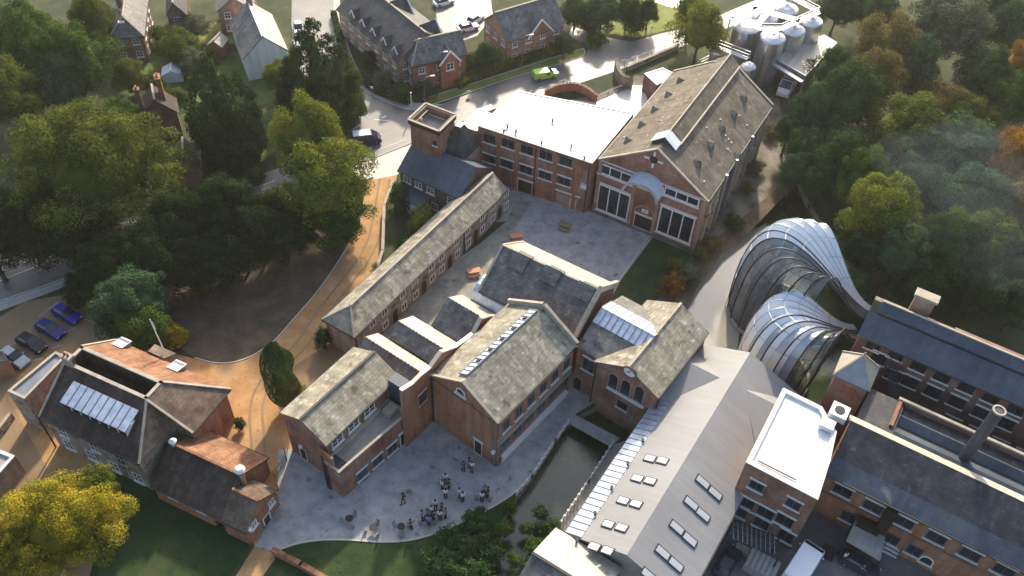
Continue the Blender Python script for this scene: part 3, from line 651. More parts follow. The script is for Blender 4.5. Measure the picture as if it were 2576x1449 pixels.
pr = C.right; pn = C.near
for i in range(6):
    s_ = 1.5+i*2.25; window(cr, pr, s_, 6.9, 1.25, 1.9, 'dark', sill=True); window(cr, pr, s_, 3.0, 1.7, 1.7, 'dark', sill=False)
m = MB(); m.box(pr.pt(pr.L/2, 5.35, .08), pr.L, .16, .28, pr.d); m.box(pr.pt(pr.L/2, 4.35, .08), pr.L, .16, .22, pr.d); m.build('string_course', 'stone', cr)
m = MB(); m.box(pr.pt(pr.L/2, 1.35, .3), pr.L-1.5, .6, .16, pr.d); m.box(pr.pt(pr.L/2, .6, .2), pr.L-1.5, .12, 1.2, pr.d); m.build('glazed_plinth', 'lintel', cr)
s_, z_ = pn.pick(*T(2, 1, 2062, 1040)); window(cr, pn, s_, z_, 1.2, .9, 'white', arch=True); MB().box(pn.pt(s_, z_-.65, .12), 1.7, .24, .16, pn.d).build('sill', 'lintel', cr)
s_, z_ = pn.pick(*T(3, 1, 2236, 175)); window(cr, pn, s_, 1.35, 1.2, 2.7, 'door', sill=False, name='door', lintel=True)
m = MB()
for a, b in ((e0, C.rn), (e1, C.rn)): m.beam(a+Vector((0, 0, .06)), b+Vector((0, 0, .06)), .3, .2)
m.build('coping', 'stone', cr)
m = MB(); m.beam(e2+Vector((0, 0, .35)), C.rf+Vector((0, 0, .35)), .4, .7); m.beam(C.rf+Vector((0, 0, .35)), e3+Vector((0, 0, .35)), .4, .7); m.build('parapet', 'stone', cr)
m = MB(); m.box(pn.pt(pn.L/2, 8.6, .05), pn.L, .1, .16, pn.d); m.build('brick_band', 'brick_dark', cr)
downpipe(cr, pn, .15, 0, 9.1); downpipe(cr, pr, .2, 0, 9.1, m='zinc'); downpipe(cr, pn, pn.L-.2, 0, 9.1, m='zinc')
MB().box(pn.pt(pn.L-.25, 3.2, .28), .3, .4, .5, pn.d).build('wall_lamp', 'white', cr)
# stepped parapet wall beside it
pl = Plane(CF.q(-5, -.45), CF.q(16, -.45)); pts = []
for p in ((1011, 985), (1040, 966), (1062, 944), (1084, 926), (1111, 888), (1147, 875), (1193, 841), (1211, 803), (1235, 797), (1253, 797), (1286, 765)):
    s_, z_ = pl.pick(*p); pts.append((s_, min(z_, 11)))
pw = thing('parapet_wall', pl.pt(pts[0][0], 0), 'long curving brick parapet wall with pale coping between saw roofs and the tall building', 'wall'); m = MB(); cpm = MB()
print('parapet', [(round(a, 1), round(b, 1)) for a, b in pts])
for (s0, z0_), (s1, z1_) in zip(pts, pts[1:]):
    a, b = pl.pt(s0, 0), pl.pt(s1, 0); o2 = -pl.n*0+Vector((0, 0, 0))
    n_ = CF.B*.36
    A0, A1, B0, B1 = a-n_, b-n_, b, a
    i = len(m.v); m.v += [U(a-n_, 0), U(b-n_, 0), U(b, 0), U(a, 0), U(a-n_, z0_), U(b-n_, z1_), U(b, z1_), U(a, z0_)]
    for f in ((0, 1, 5, 4), (1, 2, 6, 5), (2, 3, 7, 6), (3, 0, 4, 7), (4, 5, 6, 7)): m.f.append([i+k for k in f]); m.m.append(0)
    cpm.beam(U(a-n_/2, z0_+.07), U(b-n_/2, z1_+.07), .5, .16)
m.build('wall', 'brick_orange', pw); cpm.build('coping', 'roof_cream', pw)
pq = Plane(CF.q(-5, -.43), CF.q(16, -.43)); pq.n = -pq.n; 
s_, z_ = pq.pick(*T(2, 1, 1680, 1105)); pq2 = Plane(CF.q(16, -.44), CF.q(-5, -.44)); window(pw, pq2, 21-s_, z_, 1.3, 1.9, 'dark', lintel=True)
# ================================================================= three saw tooth roofs
def saw(a0, ar, a1, b0, b1, ze, zr, zf, lab, rb=None):
    root = thing('saw_roof_shed', CF.q(a0, b0), lab, 'shed', 'saw tooth sheds between cottages and tall building')
    rb = rb or b0; m = MB(); Q = CF.q; wz = .1
    m.poly([Q(a0+.15, b0+.15, 0), Q(a0+.15, b1, 0), Q(a0+.15, b1, ze-.1), Q(a0+.15, b0+.15, ze-.1)])
    m.poly([Q(a1-.15, b0+.15, 0), Q(a0+.15, b0+.15, 0), Q(a0+.15, b0+.15, ze-.1), Q(ar, b0+.15, zr-.15), Q(a1-.15, b0+.15, zf-.1)])
    m.poly([Q(a1-.15, b1, 0), Q(a1-.15, b0+.15, 0), Q(a1-.15, b0+.15, zf-.1), Q(a1-.15, b1, zf-.1)])
    m.build('wall', 'brick_dark', root)
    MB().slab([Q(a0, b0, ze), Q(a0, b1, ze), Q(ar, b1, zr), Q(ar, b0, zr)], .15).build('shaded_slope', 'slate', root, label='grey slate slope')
    MB().slab([Q(ar, b0, zr), Q(ar, b1, zr), Q(a1, b1, zf), Q(a1, b0, zf)], .15).build('bright_slope', 'roof_cream', root, label='far slope coloured pale for sun glare')  # sun glare on the far slope is put into its pale colour
    m = MB()
    for i in range(int((b1-b0)/.55)): m.box(Q(ar-.05, b0+.3+i*.55, zr+.05), .16, .34, .12, CF.A)
    m.build('ridge_tile', 'gutter', root)
    return root
saw(-1.3, .85, 3.0, -11.2, -.6, 6, 7.3, 6, 'saw tooth shed nearest the front wing, its pale slope half hidden')
saw(3.25, 5.1, 7.75, -9.7, -.6, 6, 7.4, 6, 'middle saw tooth shed with pale slope and mottled slate slope')
saw(7.95, 11.3, 14.2, -6.9, -.6, 6, 8.2, 6.2, 'saw tooth shed beside the large slate range, with the longest slate slope')
rl = thing('curved_rooflight', CF.q(14.6, -5, 0), 'small curved glazed roof squeezed between slate range and saw roofs', 'rooflight'); m = MB()
arc = [(14.3, 6.3), (14.9, 7.2), (15.8, 7.8), (16.9, 8.0), (17.8, 7.9)]
for (a, z1_), (b, z2_) in zip(arc, arc[1:]): m.slab([CF.q(a, -5.8, z1_), CF.q(a, -.7, z1_), CF.q(b, -.7, z2_), CF.q(b, -5.8, z2_)], .1)
m.build('glazing', 'metal_panel', rl, smooth=False); MB().prism([CF.q(14.4, -5.7), CF.q(14.4, -.8), CF.q(17.7, -.8), CF.q(17.7, -5.7)], 0, 6.2).build('wall', 'brick_pale', rl)
# ================================================================= front wing with terrace
W = gable('front_wing', 'brick house wing with lichen slate roof, upper windows and a roof terrace behind a parapet', 'house', None, 7.6, 9.4, 'brick', 'slate_lichen', raw=CF.raw(-13.2, -1.3, -11.0, -3.9), over=.25, cap='gutter', hf=0)
wr = W.root; pr = W.right; pn = W.near
for s_ in (1.5, 4.1, 6.7): window(wr, pr, s_, 6.35, 1.7, 1.3, 'white', lintel=True)
m = MB(); tq = CF.q; ta = [tq(-13.9, -4.1), tq(-13.9, -1.7), tq(-3.2, -.9), tq(-3.2, -4.1)]
tb = flat('front_wing', '', '', ta, 4.5, par=.75, parw=.3, wall='brick', roof='concrete', coping='stone', parent=wr)
pt_ = tb.pl[1] if abs(tb.pl[1].L-10.7) < 1 else max(tb.pl, key=lambda p: p.L if p.n.dot(CF.B) > .5 else 0)
winpx(wr, pt_, [T(3, 1, 1070, 418), T(3, 1, 1222, 285), T(3, 1, 1368, 165)], 1.55, 1.5, 'dark', lintel=True)
s_, z_ = pt_.pick(*T(3, 1, 1482, 75)); window(wr, pt_, s_, 1.25, 1.1, 2.5, 'door', sill=False, name='door', lintel=True)
s_, z_ = pn.pick(*T(3, 1, 480, 215)); window(wr, pn, s_, 1.2, 1.1, 2.4, 'door', sill=False, name='door')
MB().box(pn.pt(s_, 2.9, .2), .4, .3, .3, pn.d).build('wall_lamp', 'white', wr)
m = MB(); m.box(tq(-13.0, -2.9, 4.85), 1.3, 1.6, .5, CF.A); m.build('roof_hatch', 'dark_metal', wr)
m = MB(); m.box(tq(-4.2, -2.9, 5.0), 1.5, 1.2, .9, CF.A); m.build('air_unit', 'stone', wr)
MB().prism([tq(-2.9, -4.2), tq(-2.9, -.9), tq(-1.5, -.9), tq(-1.5, -4.2)], 4, 8.4).build('stair_wall', 'slate_blue', wr)
MB().box(tq(-13.5, -3.9, 5.6), .3, 2.2, 2.0, CF.A).build('gable_shoulder', 'brick_orange', wr)
for a in (-13.7,): MB().tube([tq(a-.3, -4.0, 0), tq(a-.3, -4.0, 6.5)], .1, 6).tube([tq(a-.3, -3.6, 0), tq(a-.3, -3.6, 5)], .1, 6).build('downpipe', 'gutter', wr)
# ================================================================= link range and clock gable
K = gable('link_range', 'range with a glazed white and blue ridge strip between slate range and clock gable', 'building', None, 8, 10.4, 'brick', 'slate', raw=CF.raw(14.75, 25.1, 10.0, 17.4, 'B'), over=.1, cap='zinc')
e0, e1, e2, e3 = K.e
for (a, b, c_, m_, f0, f1) in ((e1, e2, K.rn, 'metal_panel', .62, .99), (e3, e0, K.rf, 'glass_white', .55, .99)):
    P = []; r0, r1 = (K.rn, K.rf) if m_ == 'metal_panel' else (K.rf, K.rn)
    for f, (x0, x1) in ((f0, (a, b)), (f1, (a, b))): P.append((x0+(r0-x0)*f, x1+(r1-x1)*f))
    z_ = Vector((0, 0, .12)); MB().slab([P[0][0]+z_, P[0][1]+z_, P[1][1]+z_, P[1][0]+z_], .1).build('roof_glazing', m_, K.roof)
    bb = MB()
    for i in range(10): f = i/9; bb.beam(P[0][0].lerp(P[0][1], f)+z_*1.4, P[1][0].lerp(P[1][1], f)+z_*1.4, .07, .07)
    bb.build('glazing_bar', 'zinc', K.roof)
pr = K.right; winpx(K.root, pr, [T(2, 2, 770, 775)], 1.6, 2.2, 'dark', lintel=True); winpx(K.root, pr, [T(2, 2, 660, 960)], 1.2, 2.6, 'door', sill=False, name='door', arch=True)
G = gable('clock_building', 'gabled brick building over the mill pool with three arched windows under a round clock', 'building', None, 7.9, 10.2, 'brick', 'slate_lichen', raw=CF.raw(14.15, 26.6, 12.9, 21.5), z0=-1.9, over=.15, cap='stone')
pn = G.near
for p in (T(2, 2, 1020, 935), T(2, 2, 1145, 1000), T(2, 2, 1280, 1065)): s_, z_ = pn.pick(*p); window(G.root, pn, s_, z_, 1.25, 2.8, 'plain', sill=False, name='arched_window', arch=True)
s0, z0_ = pn.pick(*T(2, 2, 960, 990)); s1, z1_ = pn.pick(*T(2, 2, 1330, 1195)); MB().box(pn.pt((s0+s1)/2, (z0_+z1_)/2, .15), abs(s1-s0), .3, .24, pn.d).build('sill_band', 'lintel', G.root)
winpx(G.root, pn, [T(2, 2, 1108, 1180)], 1.3, 1.2, 'plain')
s_, z_ = pn.pick(*T(2, 2, 1188, 842)); cm = MB()
ring = [pn.pt(s_+.78*math.cos(a*math.pi/12), z_+.78*math.sin(a*math.pi/12), .1) for a in range(24)]
cm.poly(ring); cm.poly([p+pn.n*.002 for p in ring[::-1]]); co = cm.build('clock_face', 'white', G.root); cm = MB()
for a in range(24): cm.beam(pn.pt(s_+.85*math.cos(a*math.pi/12), z_+.85*math.sin(a*math.pi/12), .1), pn.pt(s_+.85*math.cos((a+1)*math.pi/12), z_+.85*math.sin((a+1)*math.pi/12), .1), .16, .2)
cm.build('clock_rim', 'brick_dark', co); MB().beam(pn.pt(s_, z_, .14), pn.pt(s_+.1, z_+.55, .14), .06, .06).beam(pn.pt(s_, z_, .14), pn.pt(s_-.35, z_-.12, .14), .07, .06).build('clock_hand', 'black', co)
downpipe(G.root, pn, .12, -1.5, 7.8); downpipe(G.root, G.right, .3, 0, 7.7)
# ================================================================= grey standing roof building
Q = GF.q
Gr = gable('grey_roof_building', 'long modern building with smooth pale grey roof and five pairs of rooflights a side', 'building', None, 5.0, 8.0, 'concrete', 'roof_grey', raw=GF.raw(.3, 31.6, 0, 13.9), over=.3, cap=None, t=.2)
e0, e1, e2, e3 = Gr.e; L3 = (e0, e3, Gr.rn); R3 = (e1, e2, Gr.rn)
sp_ = lambda f, g, s_: (e0.lerp(e3, f) if s_ < 0 else e1.lerp(e2, f)).lerp(Gr.rn.lerp(Gr.rf, f), g)
z_ = Vector((0, 0, .06)); MB().slab([sp_(.005, .0, -1)+z_, sp_(.80, 0, -1)+z_, sp_(.80, .27, -1)+z_, sp_(.005, .27, -1)+z_], .05).build('metal_strip', 'metal_panel', Gr.roof)
m = MB()
for i in range(31): f = .005+.795*i/30; m.beam(sp_(f, 0, -1)+z_*1.3, sp_(f, .27, -1)+z_*1.3, .07, .08)
m.build('strip_seam', 'zinc', Gr.roof)
for x, y in ((1312, 95), (1162, 328), (1000, 572), (832, 830), (650, 1105)):
    p, n = slope_pick(L3, *T(3, 2, x, y)); MB().lathe(p, [(.13, -.1), (.13, .35), (.2, .35), (.2, .45)], 8).build('roof_outlet', 'gutter', Gr.roof)
def skylight(P3, u, v, w_, h, pm='glass_white'):
    p, n = slope_pick(P3, u, v); a = GF.A; s2 = n.cross(a).normalized()
    o = MB().box(p+n*.06, w_, h, .12, a, s2, n).build('rooflight', 'gutter', Gr.roof); MB().box(p+n*.135, w_-.24, h-.24, .03, a, s2, n).build('pane', pm, o)
for x, y in ((1390, 270), (1515, 292), (1262, 470), (1392, 497), (1120, 695), (1250, 728), (970, 932), (1105, 967), (828, 1158), (962, 1198)): skylight(L3, *T(3, 2, x, y), .95, 1.35)
for x, y in ((1915, 505), (2040, 620), (1797, 722), (1918, 835), (1655, 965), (1785, 1085), (1512, 1215), (1645, 1335), (1372, 1445)): skylight(R3, *T(3, 2, x, y), .95, 1.75, 'glass_grey')  # greyer panes, this slope's weaker reflection put into their colour
def wedge(a0, half, lo, b0, b1, z1_, name_):
    m = MB(); t0 = Q(a0, b1, z1_); o0 = Q(a0, b0, z1_)
    zb = 5.1; m.slab([o0, Q(a0+half, b0, zb), t0], .1); m.slab([o0, t0, Q(a0-lo, b0, zb)], .1); o = m.build(name_, 'roof_grey', Gr.roof)
    m = MB(); m.poly([Q(a0-lo, b0, zb-.05), o0-Vector((0, 0, .1)), Q(a0+half, b0, zb-.05)]); m.poly([Q(a0+half, b0+.01, zb-.05), o0-Vector((0, 0, .1)), Q(a0-lo, b0+.01, zb-.05)]); m.build('infill', 'zinc', o); return o
wa, wb_ = GF.ab(1815.5, 953, 7.3); va, vb = GF.ab(1870.5, 978, 7.3); print('wedge tips', wa, wb_, va, vb)
wedge(wa, 4.0, 7.0, .2, wb_, 7.35, 'cross_gable'); wedge(va, 3.6, 7.5, 14.2, vb, 7.3, 'cross_gable')
for f in (.1, .3, .5, .7, .9): window(Gr.root, Gr.left, Gr.left.L*f, 2.5, 2.4, 2.2, 'dark')
for f in (.1, .25, .4): window(Gr.root, Gr.right, Gr.right.L*f, 2.5, 2.4, 2.2, 'dark')
# cream ended gable at the bottom edge
ra, rb_ = GF.ab(1339, 1392, 7.6); print('cream ridge', ra, rb_)
E2 = gable('cream_gable', 'small gable with far slope coloured cream for sun and slate near slope at the bottom edge', 'building', None, 5.3, 7.6, 'brick_pale', 'slate', raw=GF.raw(-9.4, .2, -1.0, 6.9, 'B'), over=.15, cap='gutter')
e0, e1, e2, e3 = E2.e; z_ = Vector((0, 0, .05)); MB().slab([e0+z_, E2.rn+z_, E2.rf+z_, e3+z_], .06).build('far_slope', 'roof_cream', E2.roof, label='far slope coloured cream for sun')  # pale overlay carries the sun on the far slate slope
# ================================================================= right hand mill buildings
q = RB.q; ab = RB.ab; U = lambda p, z: Vector((p.x, p.y, z))
zb = 10.6
P_ = [at(1875.5, 1164, zb), at(2057, 1259, zb), at(2088, 1160, zb), at(2104, 1088, zb), at(2067, 1024.5, zb), at(1969.5, 977, zb)]
Bk = flat('white_roof_block', 'tall red brick block with a brilliant white flat roof and pale parapet', 'building', P_, zb-.2, par=.35, parw=.5, wall='brick', coping='white')
br_ = Bk.root; pn = next(p for p in Bk.pl if p.n.dot(-RB.A) > .9 and p.L > 5)
winpx(br_, pn, [(1903, 1222), (1996, 1268)], 1.6, 1.5, 'dark', lintel=True); winpx(br_, pn, [(1877, 1265), (1974, 1309), (1925, 1290)], 1.9, 1.9, 'dark', lintel=True)
for s_ in (1.4, 4, 6.8): window(br_, pn, s_, 2.0, 1.7, 2.0, 'dark', lintel=True)
def hbox(name, u, v, z, w_, d_, h, m, parent=None, frame=RB, label=None, cat=None):
    p = at(u, v, z); b = MB().box(U(p, z+h/2), w_, d_, h, frame.B)
    if parent: return b.build(name, m, parent)
    r = thing(name, U(p, z), label, cat); b.build('casing', m, r); return r
sk = hbox('roof_hatch', 2079, 1072, zb, 1.5, 1.3, .6, 'steel_white', br_)
ac = hbox('fan_unit', 2107, 1044, zb, 1.9, 1.9, .9, 'steel_white', br_)
p = at(2107, 1044, zb); MB().lathe(U(p, zb+.9), [(.55, 0), (.55, .08)], 14).build('fan', 'black', ac)
p = at(1955, 1195, zb); MB().beam(q(-4.6, -7.2, zb-.05), q(-4.6, -3.0, zb-.05), .12, .1).build('roof_seam', 'gutter', br_)
# long front range -------------------------------------------------
root = thing('long_mill_range', q(0, 12, 0), 'long brick mill range with mossy slate roof, blue-grey eaves strip and six lintelled windows', 'building')
b0, b1, a1, a2 = -.55, 34, 5.5, 7.0
m = MB(); m.poly([q(.25, b0, 0), q(.25, b1, 0), q(.25, b1, 7.9), q(.25, b0, 7.9)]); m.poly([q(a2, b0, 0), q(.25, b0, 0), q(.25, b0, 7.9), q(a1, b0, 10.8), q(a2, b0, 10)])
m.build('wall', 'brick_orange', root)
MB().slab([q(1.6, b0, 8.95), q(1.6, b1, 8.95), q(a1, b1, 11), q(a1, b0, 11)], .16).build('roof', 'slate_dark', root)
MB().slab([q(-.15, b0, 8), q(-.15, b1, 8), q(1.6, b1, 8.95), q(1.6, b0, 8.95)], .16).build('eaves_strip', 'slate_blue', root)
MB().slab([q(a1, b0-.3, 11), q(a1, b1, 11), q(a2, b1, 10.1), q(a2, b0-.3, 10.1)], .16).build('back_slope', 'roof_cream', root, label='strip of back slope coloured cream for sun')  # cream in place of slate, sunlight put into the colour
MB().beam(q(-.25, b0, 7.9), q(-.25, b1, 7.9), .16, .16).build('gutter', 'gutter', root)
pf = Plane(q(.25, b0), q(.25, b1))
winpx(root, pf, [T(3, 3, 752, 590), T(3, 3, 1055, 750), T(3, 3, 1372, 905), T(3, 3, 1695, 1062), T(3, 3, 2035, 1230), T(3, 3, 2375, 1392)], 2.0, 1.6, 'dark', lintel=True)
winpx(root, pf, [T(3, 3, 1600, 1290)], 1.3, 1.3, 'white', arch=True)
for x in (780, 1060, 1372, 1700): s_, z_ = pf.pick(*T(3, 3, x, 900)); window(root, pf, s_, 2.2, 1.6, 1.8, 'dark')
m = MB(); m.box(pf.pt(pf.L/2, 4.4, .05), pf.L, .1, .2, pf.d); m.build('string_course', 'brick_dark', root)
# valley roofs between
root = thing('valley_roofs', q(11, 12, 0), 'low dark roofs and parapet gutter lying between the two long mill ranges', 'roof'); m = MB()
m.prism([q(7.05, 1), q(7.05, 34), q(13.2, 34), q(13.2, 1)], 0, 8.4); m.build('deck', 'slate_dark', root); MB().prism([q(13.25, 1), q(13.25, 34), q(17.9, 34), q(17.9, 1)], 0, 3.2).build('lower_deck', 'zinc', root)
m = MB()
for a, w_, z_ in ((8.6, 1.0, 8.9), (10.8, .8, 9.2)): m.slab([q(a-w_, 4, 8.5), q(a-w_, 34, 8.5), q(a, 34, z_), q(a, 4, z_)], .1); m.slab([q(a, 4, z_), q(a, 34, z_), q(a+w_, 34, 8.5), q(a+w_, 4, 8.5)], .1)
m.build('low_ridge', 'slate_blue', root)
a_, b_ = ab(*Z7(660, 980), 9.2); a3, b3 = ab(*Z7(1320, 1280), 9.2); print('valley coping', a_, b_, a3, b3)
MB().beam(q(a_, b_, 9.2), q(a_, 34, 9.2), .35, .25).build('coping', 'stone', root)
MB().prism([q(a_-.15, b_), q(a_-.15, 34), q(a_+.15, 34), q(a_+.15, b_)], 8.3, 9.1).build('parapet', 'brick_dark', root)
MB().box(q(a_-2.2, b_+.3, 8.8), 4.0, .4, .8, RB.A).build('end_wall', 'brick_orange', root)
# blue slate mill ---------------------------------------------------
root = thing('tall_mill', q(22, 12, 0), 'tall mill with long blue slate roof and rows of dark windows beside the glasshouses', 'building')
za, zr_ = 11.2, 13.9; A0, A1, A2 = 17.9, 21.6, 25.3; b0, b1 = -3.7, 33
m = MB(); m.poly([q(A0+.2, b0+.2, 0), q(A0+.2, b1, 0), q(A0+.2, b1, za), q(A0+.2, b0+.2, za)]); m.poly([q(A2, b0+.2, 0), q(A0+.2, b0+.2, 0), q(A0+.2, b0+.2, za), q(A1, b0+.2, zr_-.2), q(A2, b0+.2, za)]); m.poly([q(A2, b1, 0), q(A2, b0+.2, 0), q(A2, b0+.2, za), q(A2, b1, za)])
m.build('wall', 'brick_dark', root)
kx = lambda a: za+(zr_-za)*(a-A0)/(A1-A0)
MB().slab([q(A0-.1, b0, za), q(A0-.1, b1, za), q(A0+2.5, b1, kx(A0+2.5)), q(A0+2.5, b0, kx(A0+2.5))], .16).build('roof', 'slate_blue', root)
MB().slab([q(A0+2.6, b0+.9, kx(A0+2.6)+.3), q(A0+2.6, b1, kx(A0+2.6)+.3), q(A1, b1, zr_+.25), q(A1, b0+.9, zr_+.25)], .3).build('upper_roof', 'slate_blue', root)
MB().slab([q(A1, b0, zr_), q(A1, b1, zr_), q(A2, b1, za), q(A2, b0, za)], .16).slab([q(A0+2.5, b0, kx(A0+2.5)), q(A0+2.5, b0+.9, kx(A0+2.5)), q(A1, b0+.9, zr_), q(A1, b0, zr_)], .16).build('back_slope', 'slate_brown', root)
MB().beam(q(A1, b0+.9, zr_+.32), q(A1, b1, zr_+.32), .22, .16).build('ridge_cap', 'stone', root)
MB().beam(q(A0-.15, b0, za-.1), q(A0-.15, b1, za-.1), .16, .16).build('gutter', 'gutter', root)
pf = Plane(q(A0+.2, b0+.2), q(A0+.2, b1))
winpx(root, pf, [Z7(440, 535), Z7(635, 612), Z7(825, 715), Z7(1025, 805), Z7(1230, 892), Z7(1440, 982), Z7(1650, 1080)], 1.7, 1.35, 'plain', lintel=True)
winpx(root, pf, [Z7(485, 640), Z7(610, 783), Z7(755, 842), Z7(945, 925), Z7(1148, 1010), Z7(1358, 1105), Z7(1570, 1195)], 1.7, 1.7, 'plain', lintel=True)
for i in range(4): s_, z_ = pf.pick(*Z7(1100+200*i, 1180+95*i)); window(root, pf, s_, z_, 1.7, 1.6, 'plain', lintel=True)
cp = at(*Z7(870, 170), 14.5); ch = MB(); ch.box(U(cp, 13.4), 2.3, 1.0, 4.2, RB.B); c_ = ch.build('chimney', 'brick_pale', root); MB().box(U(cp, 15.6), 2.7, 1.35, .35, RB.B).build('cap', 'stone', c_)
m = MB(); m.slab([q(27.5, 6, 9.5), q(27.5, 30, 9.5), q(A2-.2, 30, 11.2), q(A2-.2, 6, 11.2)], .15).prism([q(27.2, 6.3), q(27.2, 29.7), q(A2, 29.7), q(A2, 6.3)], 0, 9.3); m.build('rear_lean_to', 'brick_dark', root)
# pyramid turret -----------------------------------------------------
tq = [q(11.6, -4.15, 0), q(11.6, -.05, 0), q(15.5, -.05, 0), q(15.5, -4.3, 0)]; c = sum(tq, Vector((0, 0, 0)))/4
tu = thing('pyramid_turret', c, 'square turret with pale metal pyramid roof beside the white flat roof', 'turret'); m = MB()
sc = lambda k, z: [U(c+(p-c)*k, z) for p in tq]
o_ = sc(.93, 0)
for k in range(4): j = (k+1) % 4; m.poly([o_[k], o_[j], U(o_[j], 9.9), U(o_[k], 9.9)])
m.build('wall', 'brick_pale', tu); e = sc(1.04, 9.9); ap = U(c, 12.9)
for k, mt in enumerate(('zinc', 'roof_cream', 'roof_cream', 'roof_cream')): j = (k+1) % 4; MB().slab([e[k], e[j], ap], .12).build('roof_face', mt, tu)  # near face zinc, the other three cream
m = MB()
for k in range(4): m.beam(e[k]+Vector((0, 0, .04)), ap+Vector((0, 0, .04)), .2, .14)
m.lathe(ap, [(.14, -.1), (.14, .3), (.03, .5)], 8); m.build('hip_cap', 'stone', tu)
ptr = Plane(o_[0], o_[1]); s_, z_ = ptr.pick(*Z7(225, 920)); MB().box(ptr.pt(s_, z_, .02), 1.7, .04, 1.3, ptr.d).build('brick_patch', 'brick_orange', tu)
fe = thing('fire_escape', q(15.5, 1.5, 0), 'dark metal fire escape stair between turret and tall mill', 'stairs'); m = MB()
for i in range(14): m.box(q(17.2-i*.26, 1.2+i*.16, 9.6-i*.22), .9, .28, .05, RB.B)
m.build('tread', 'dark_metal', fe); m = MB()
for d in (-.5, .5):
    m.beam(q(17.2, 1.2+d, 9.7), q(13.6, 3.4+d, 6.6), .06, .2); m.beam(q(17.2, 1.2+d, 10.7), q(13.6, 3.4+d, 7.6), .05, .05)
    for i in range(0, 14, 2): m.beam(q(17.2-i*.26, 1.2+i*.16+d, 9.6-i*.22), q(17.2-i*.26, 1.2+i*.16+d, 10.6-i*.22), .04, .04)
m.build('railing', 'dark_metal', fe)
MB().prism([q(6.9, .0), q(6.9, 4), q(13, 4), q(13, .0)], 0, 8.9).build('flat_infill', 'slate_dark', tag(thing('flat_infill_block', q(9, 2, 0), 'small dark flat roofed block beside the pyramid turret', 'building')))
# steel flue
fp = at(2429, 1147, 9); fl = thing('steel_flue', U(fp, 8.4), 'tall wide dark steel flue rising from the low roofs between mill ranges', 'flue')
MB().lathe(U(fp, 8.4), [(.62, 0), (.62, 9.0)], 20).build('pipe', 'flue_dark', fl, smooth=False); MB().lathe(U(fp, 17.3), [(.68, 0), (.68, .2), (.5, .2), (.5, .05)], 20).build('rim', 'stone', fl)
# ================================================================= glasshouses
gm = bpy.data.materials.new('glasshouse_glass'); gm.use_nodes = True; n = gm.node_tree.nodes; l = gm.node_tree.links; pb_ = n['Principled BSDF']
pb_.inputs['Base Color'].default_value = (.46, .51, .57, 1); pb_.inputs['Roughness'].default_value = .25; pb_.inputs['Metallic'].default_value = .3; pb_.inputs['Specular IOR Level'].default_value = 1
tr = n.new('ShaderNodeBsdfTransparent'); mx = n.new('ShaderNodeMixShader'); mx.inputs[0].default_value = .88; tr.inputs[0].default_value = (.75, .8, .8, 1)
l.new(tr.outputs[0], mx.inputs[1]); l.new(pb_.outputs[0], mx.inputs[2]); l.new(mx.outputs[0], n['Material Output'].inputs[0]); MATS['glasshouse_glass'] = gm
g2 = gm.copy(); MATS['glasshouse_sheen'] = g2; g2.node_tree.nodes['Principled BSDF'].inputs['Base Color'].default_value = (.95, .96, .97, 1); g2.node_tree.nodes['Principled BSDF'].inputs['Roughness'].default_value = .5; g2.node_tree.nodes['Principled BSDF'].inputs['Metallic'].default_value = 0  # white base colour stands in for reflections on the folds
[x for x in g2.node_tree.nodes if x.type == 'MIX_SHADER'][0].inputs[0].default_value = .92
g3 = gm.copy(); MATS['glasshouse_clear'] = g3; [x for x in g3.node_tree.nodes if x.type == 'MIX_SHADER'][0].inputs[0].default_value = .36
[x for x in g3.node_tree.nodes if x.type == 'BSDF_TRANSPARENT'][0].inputs[0].default_value = (.93, .95, .95, 1)
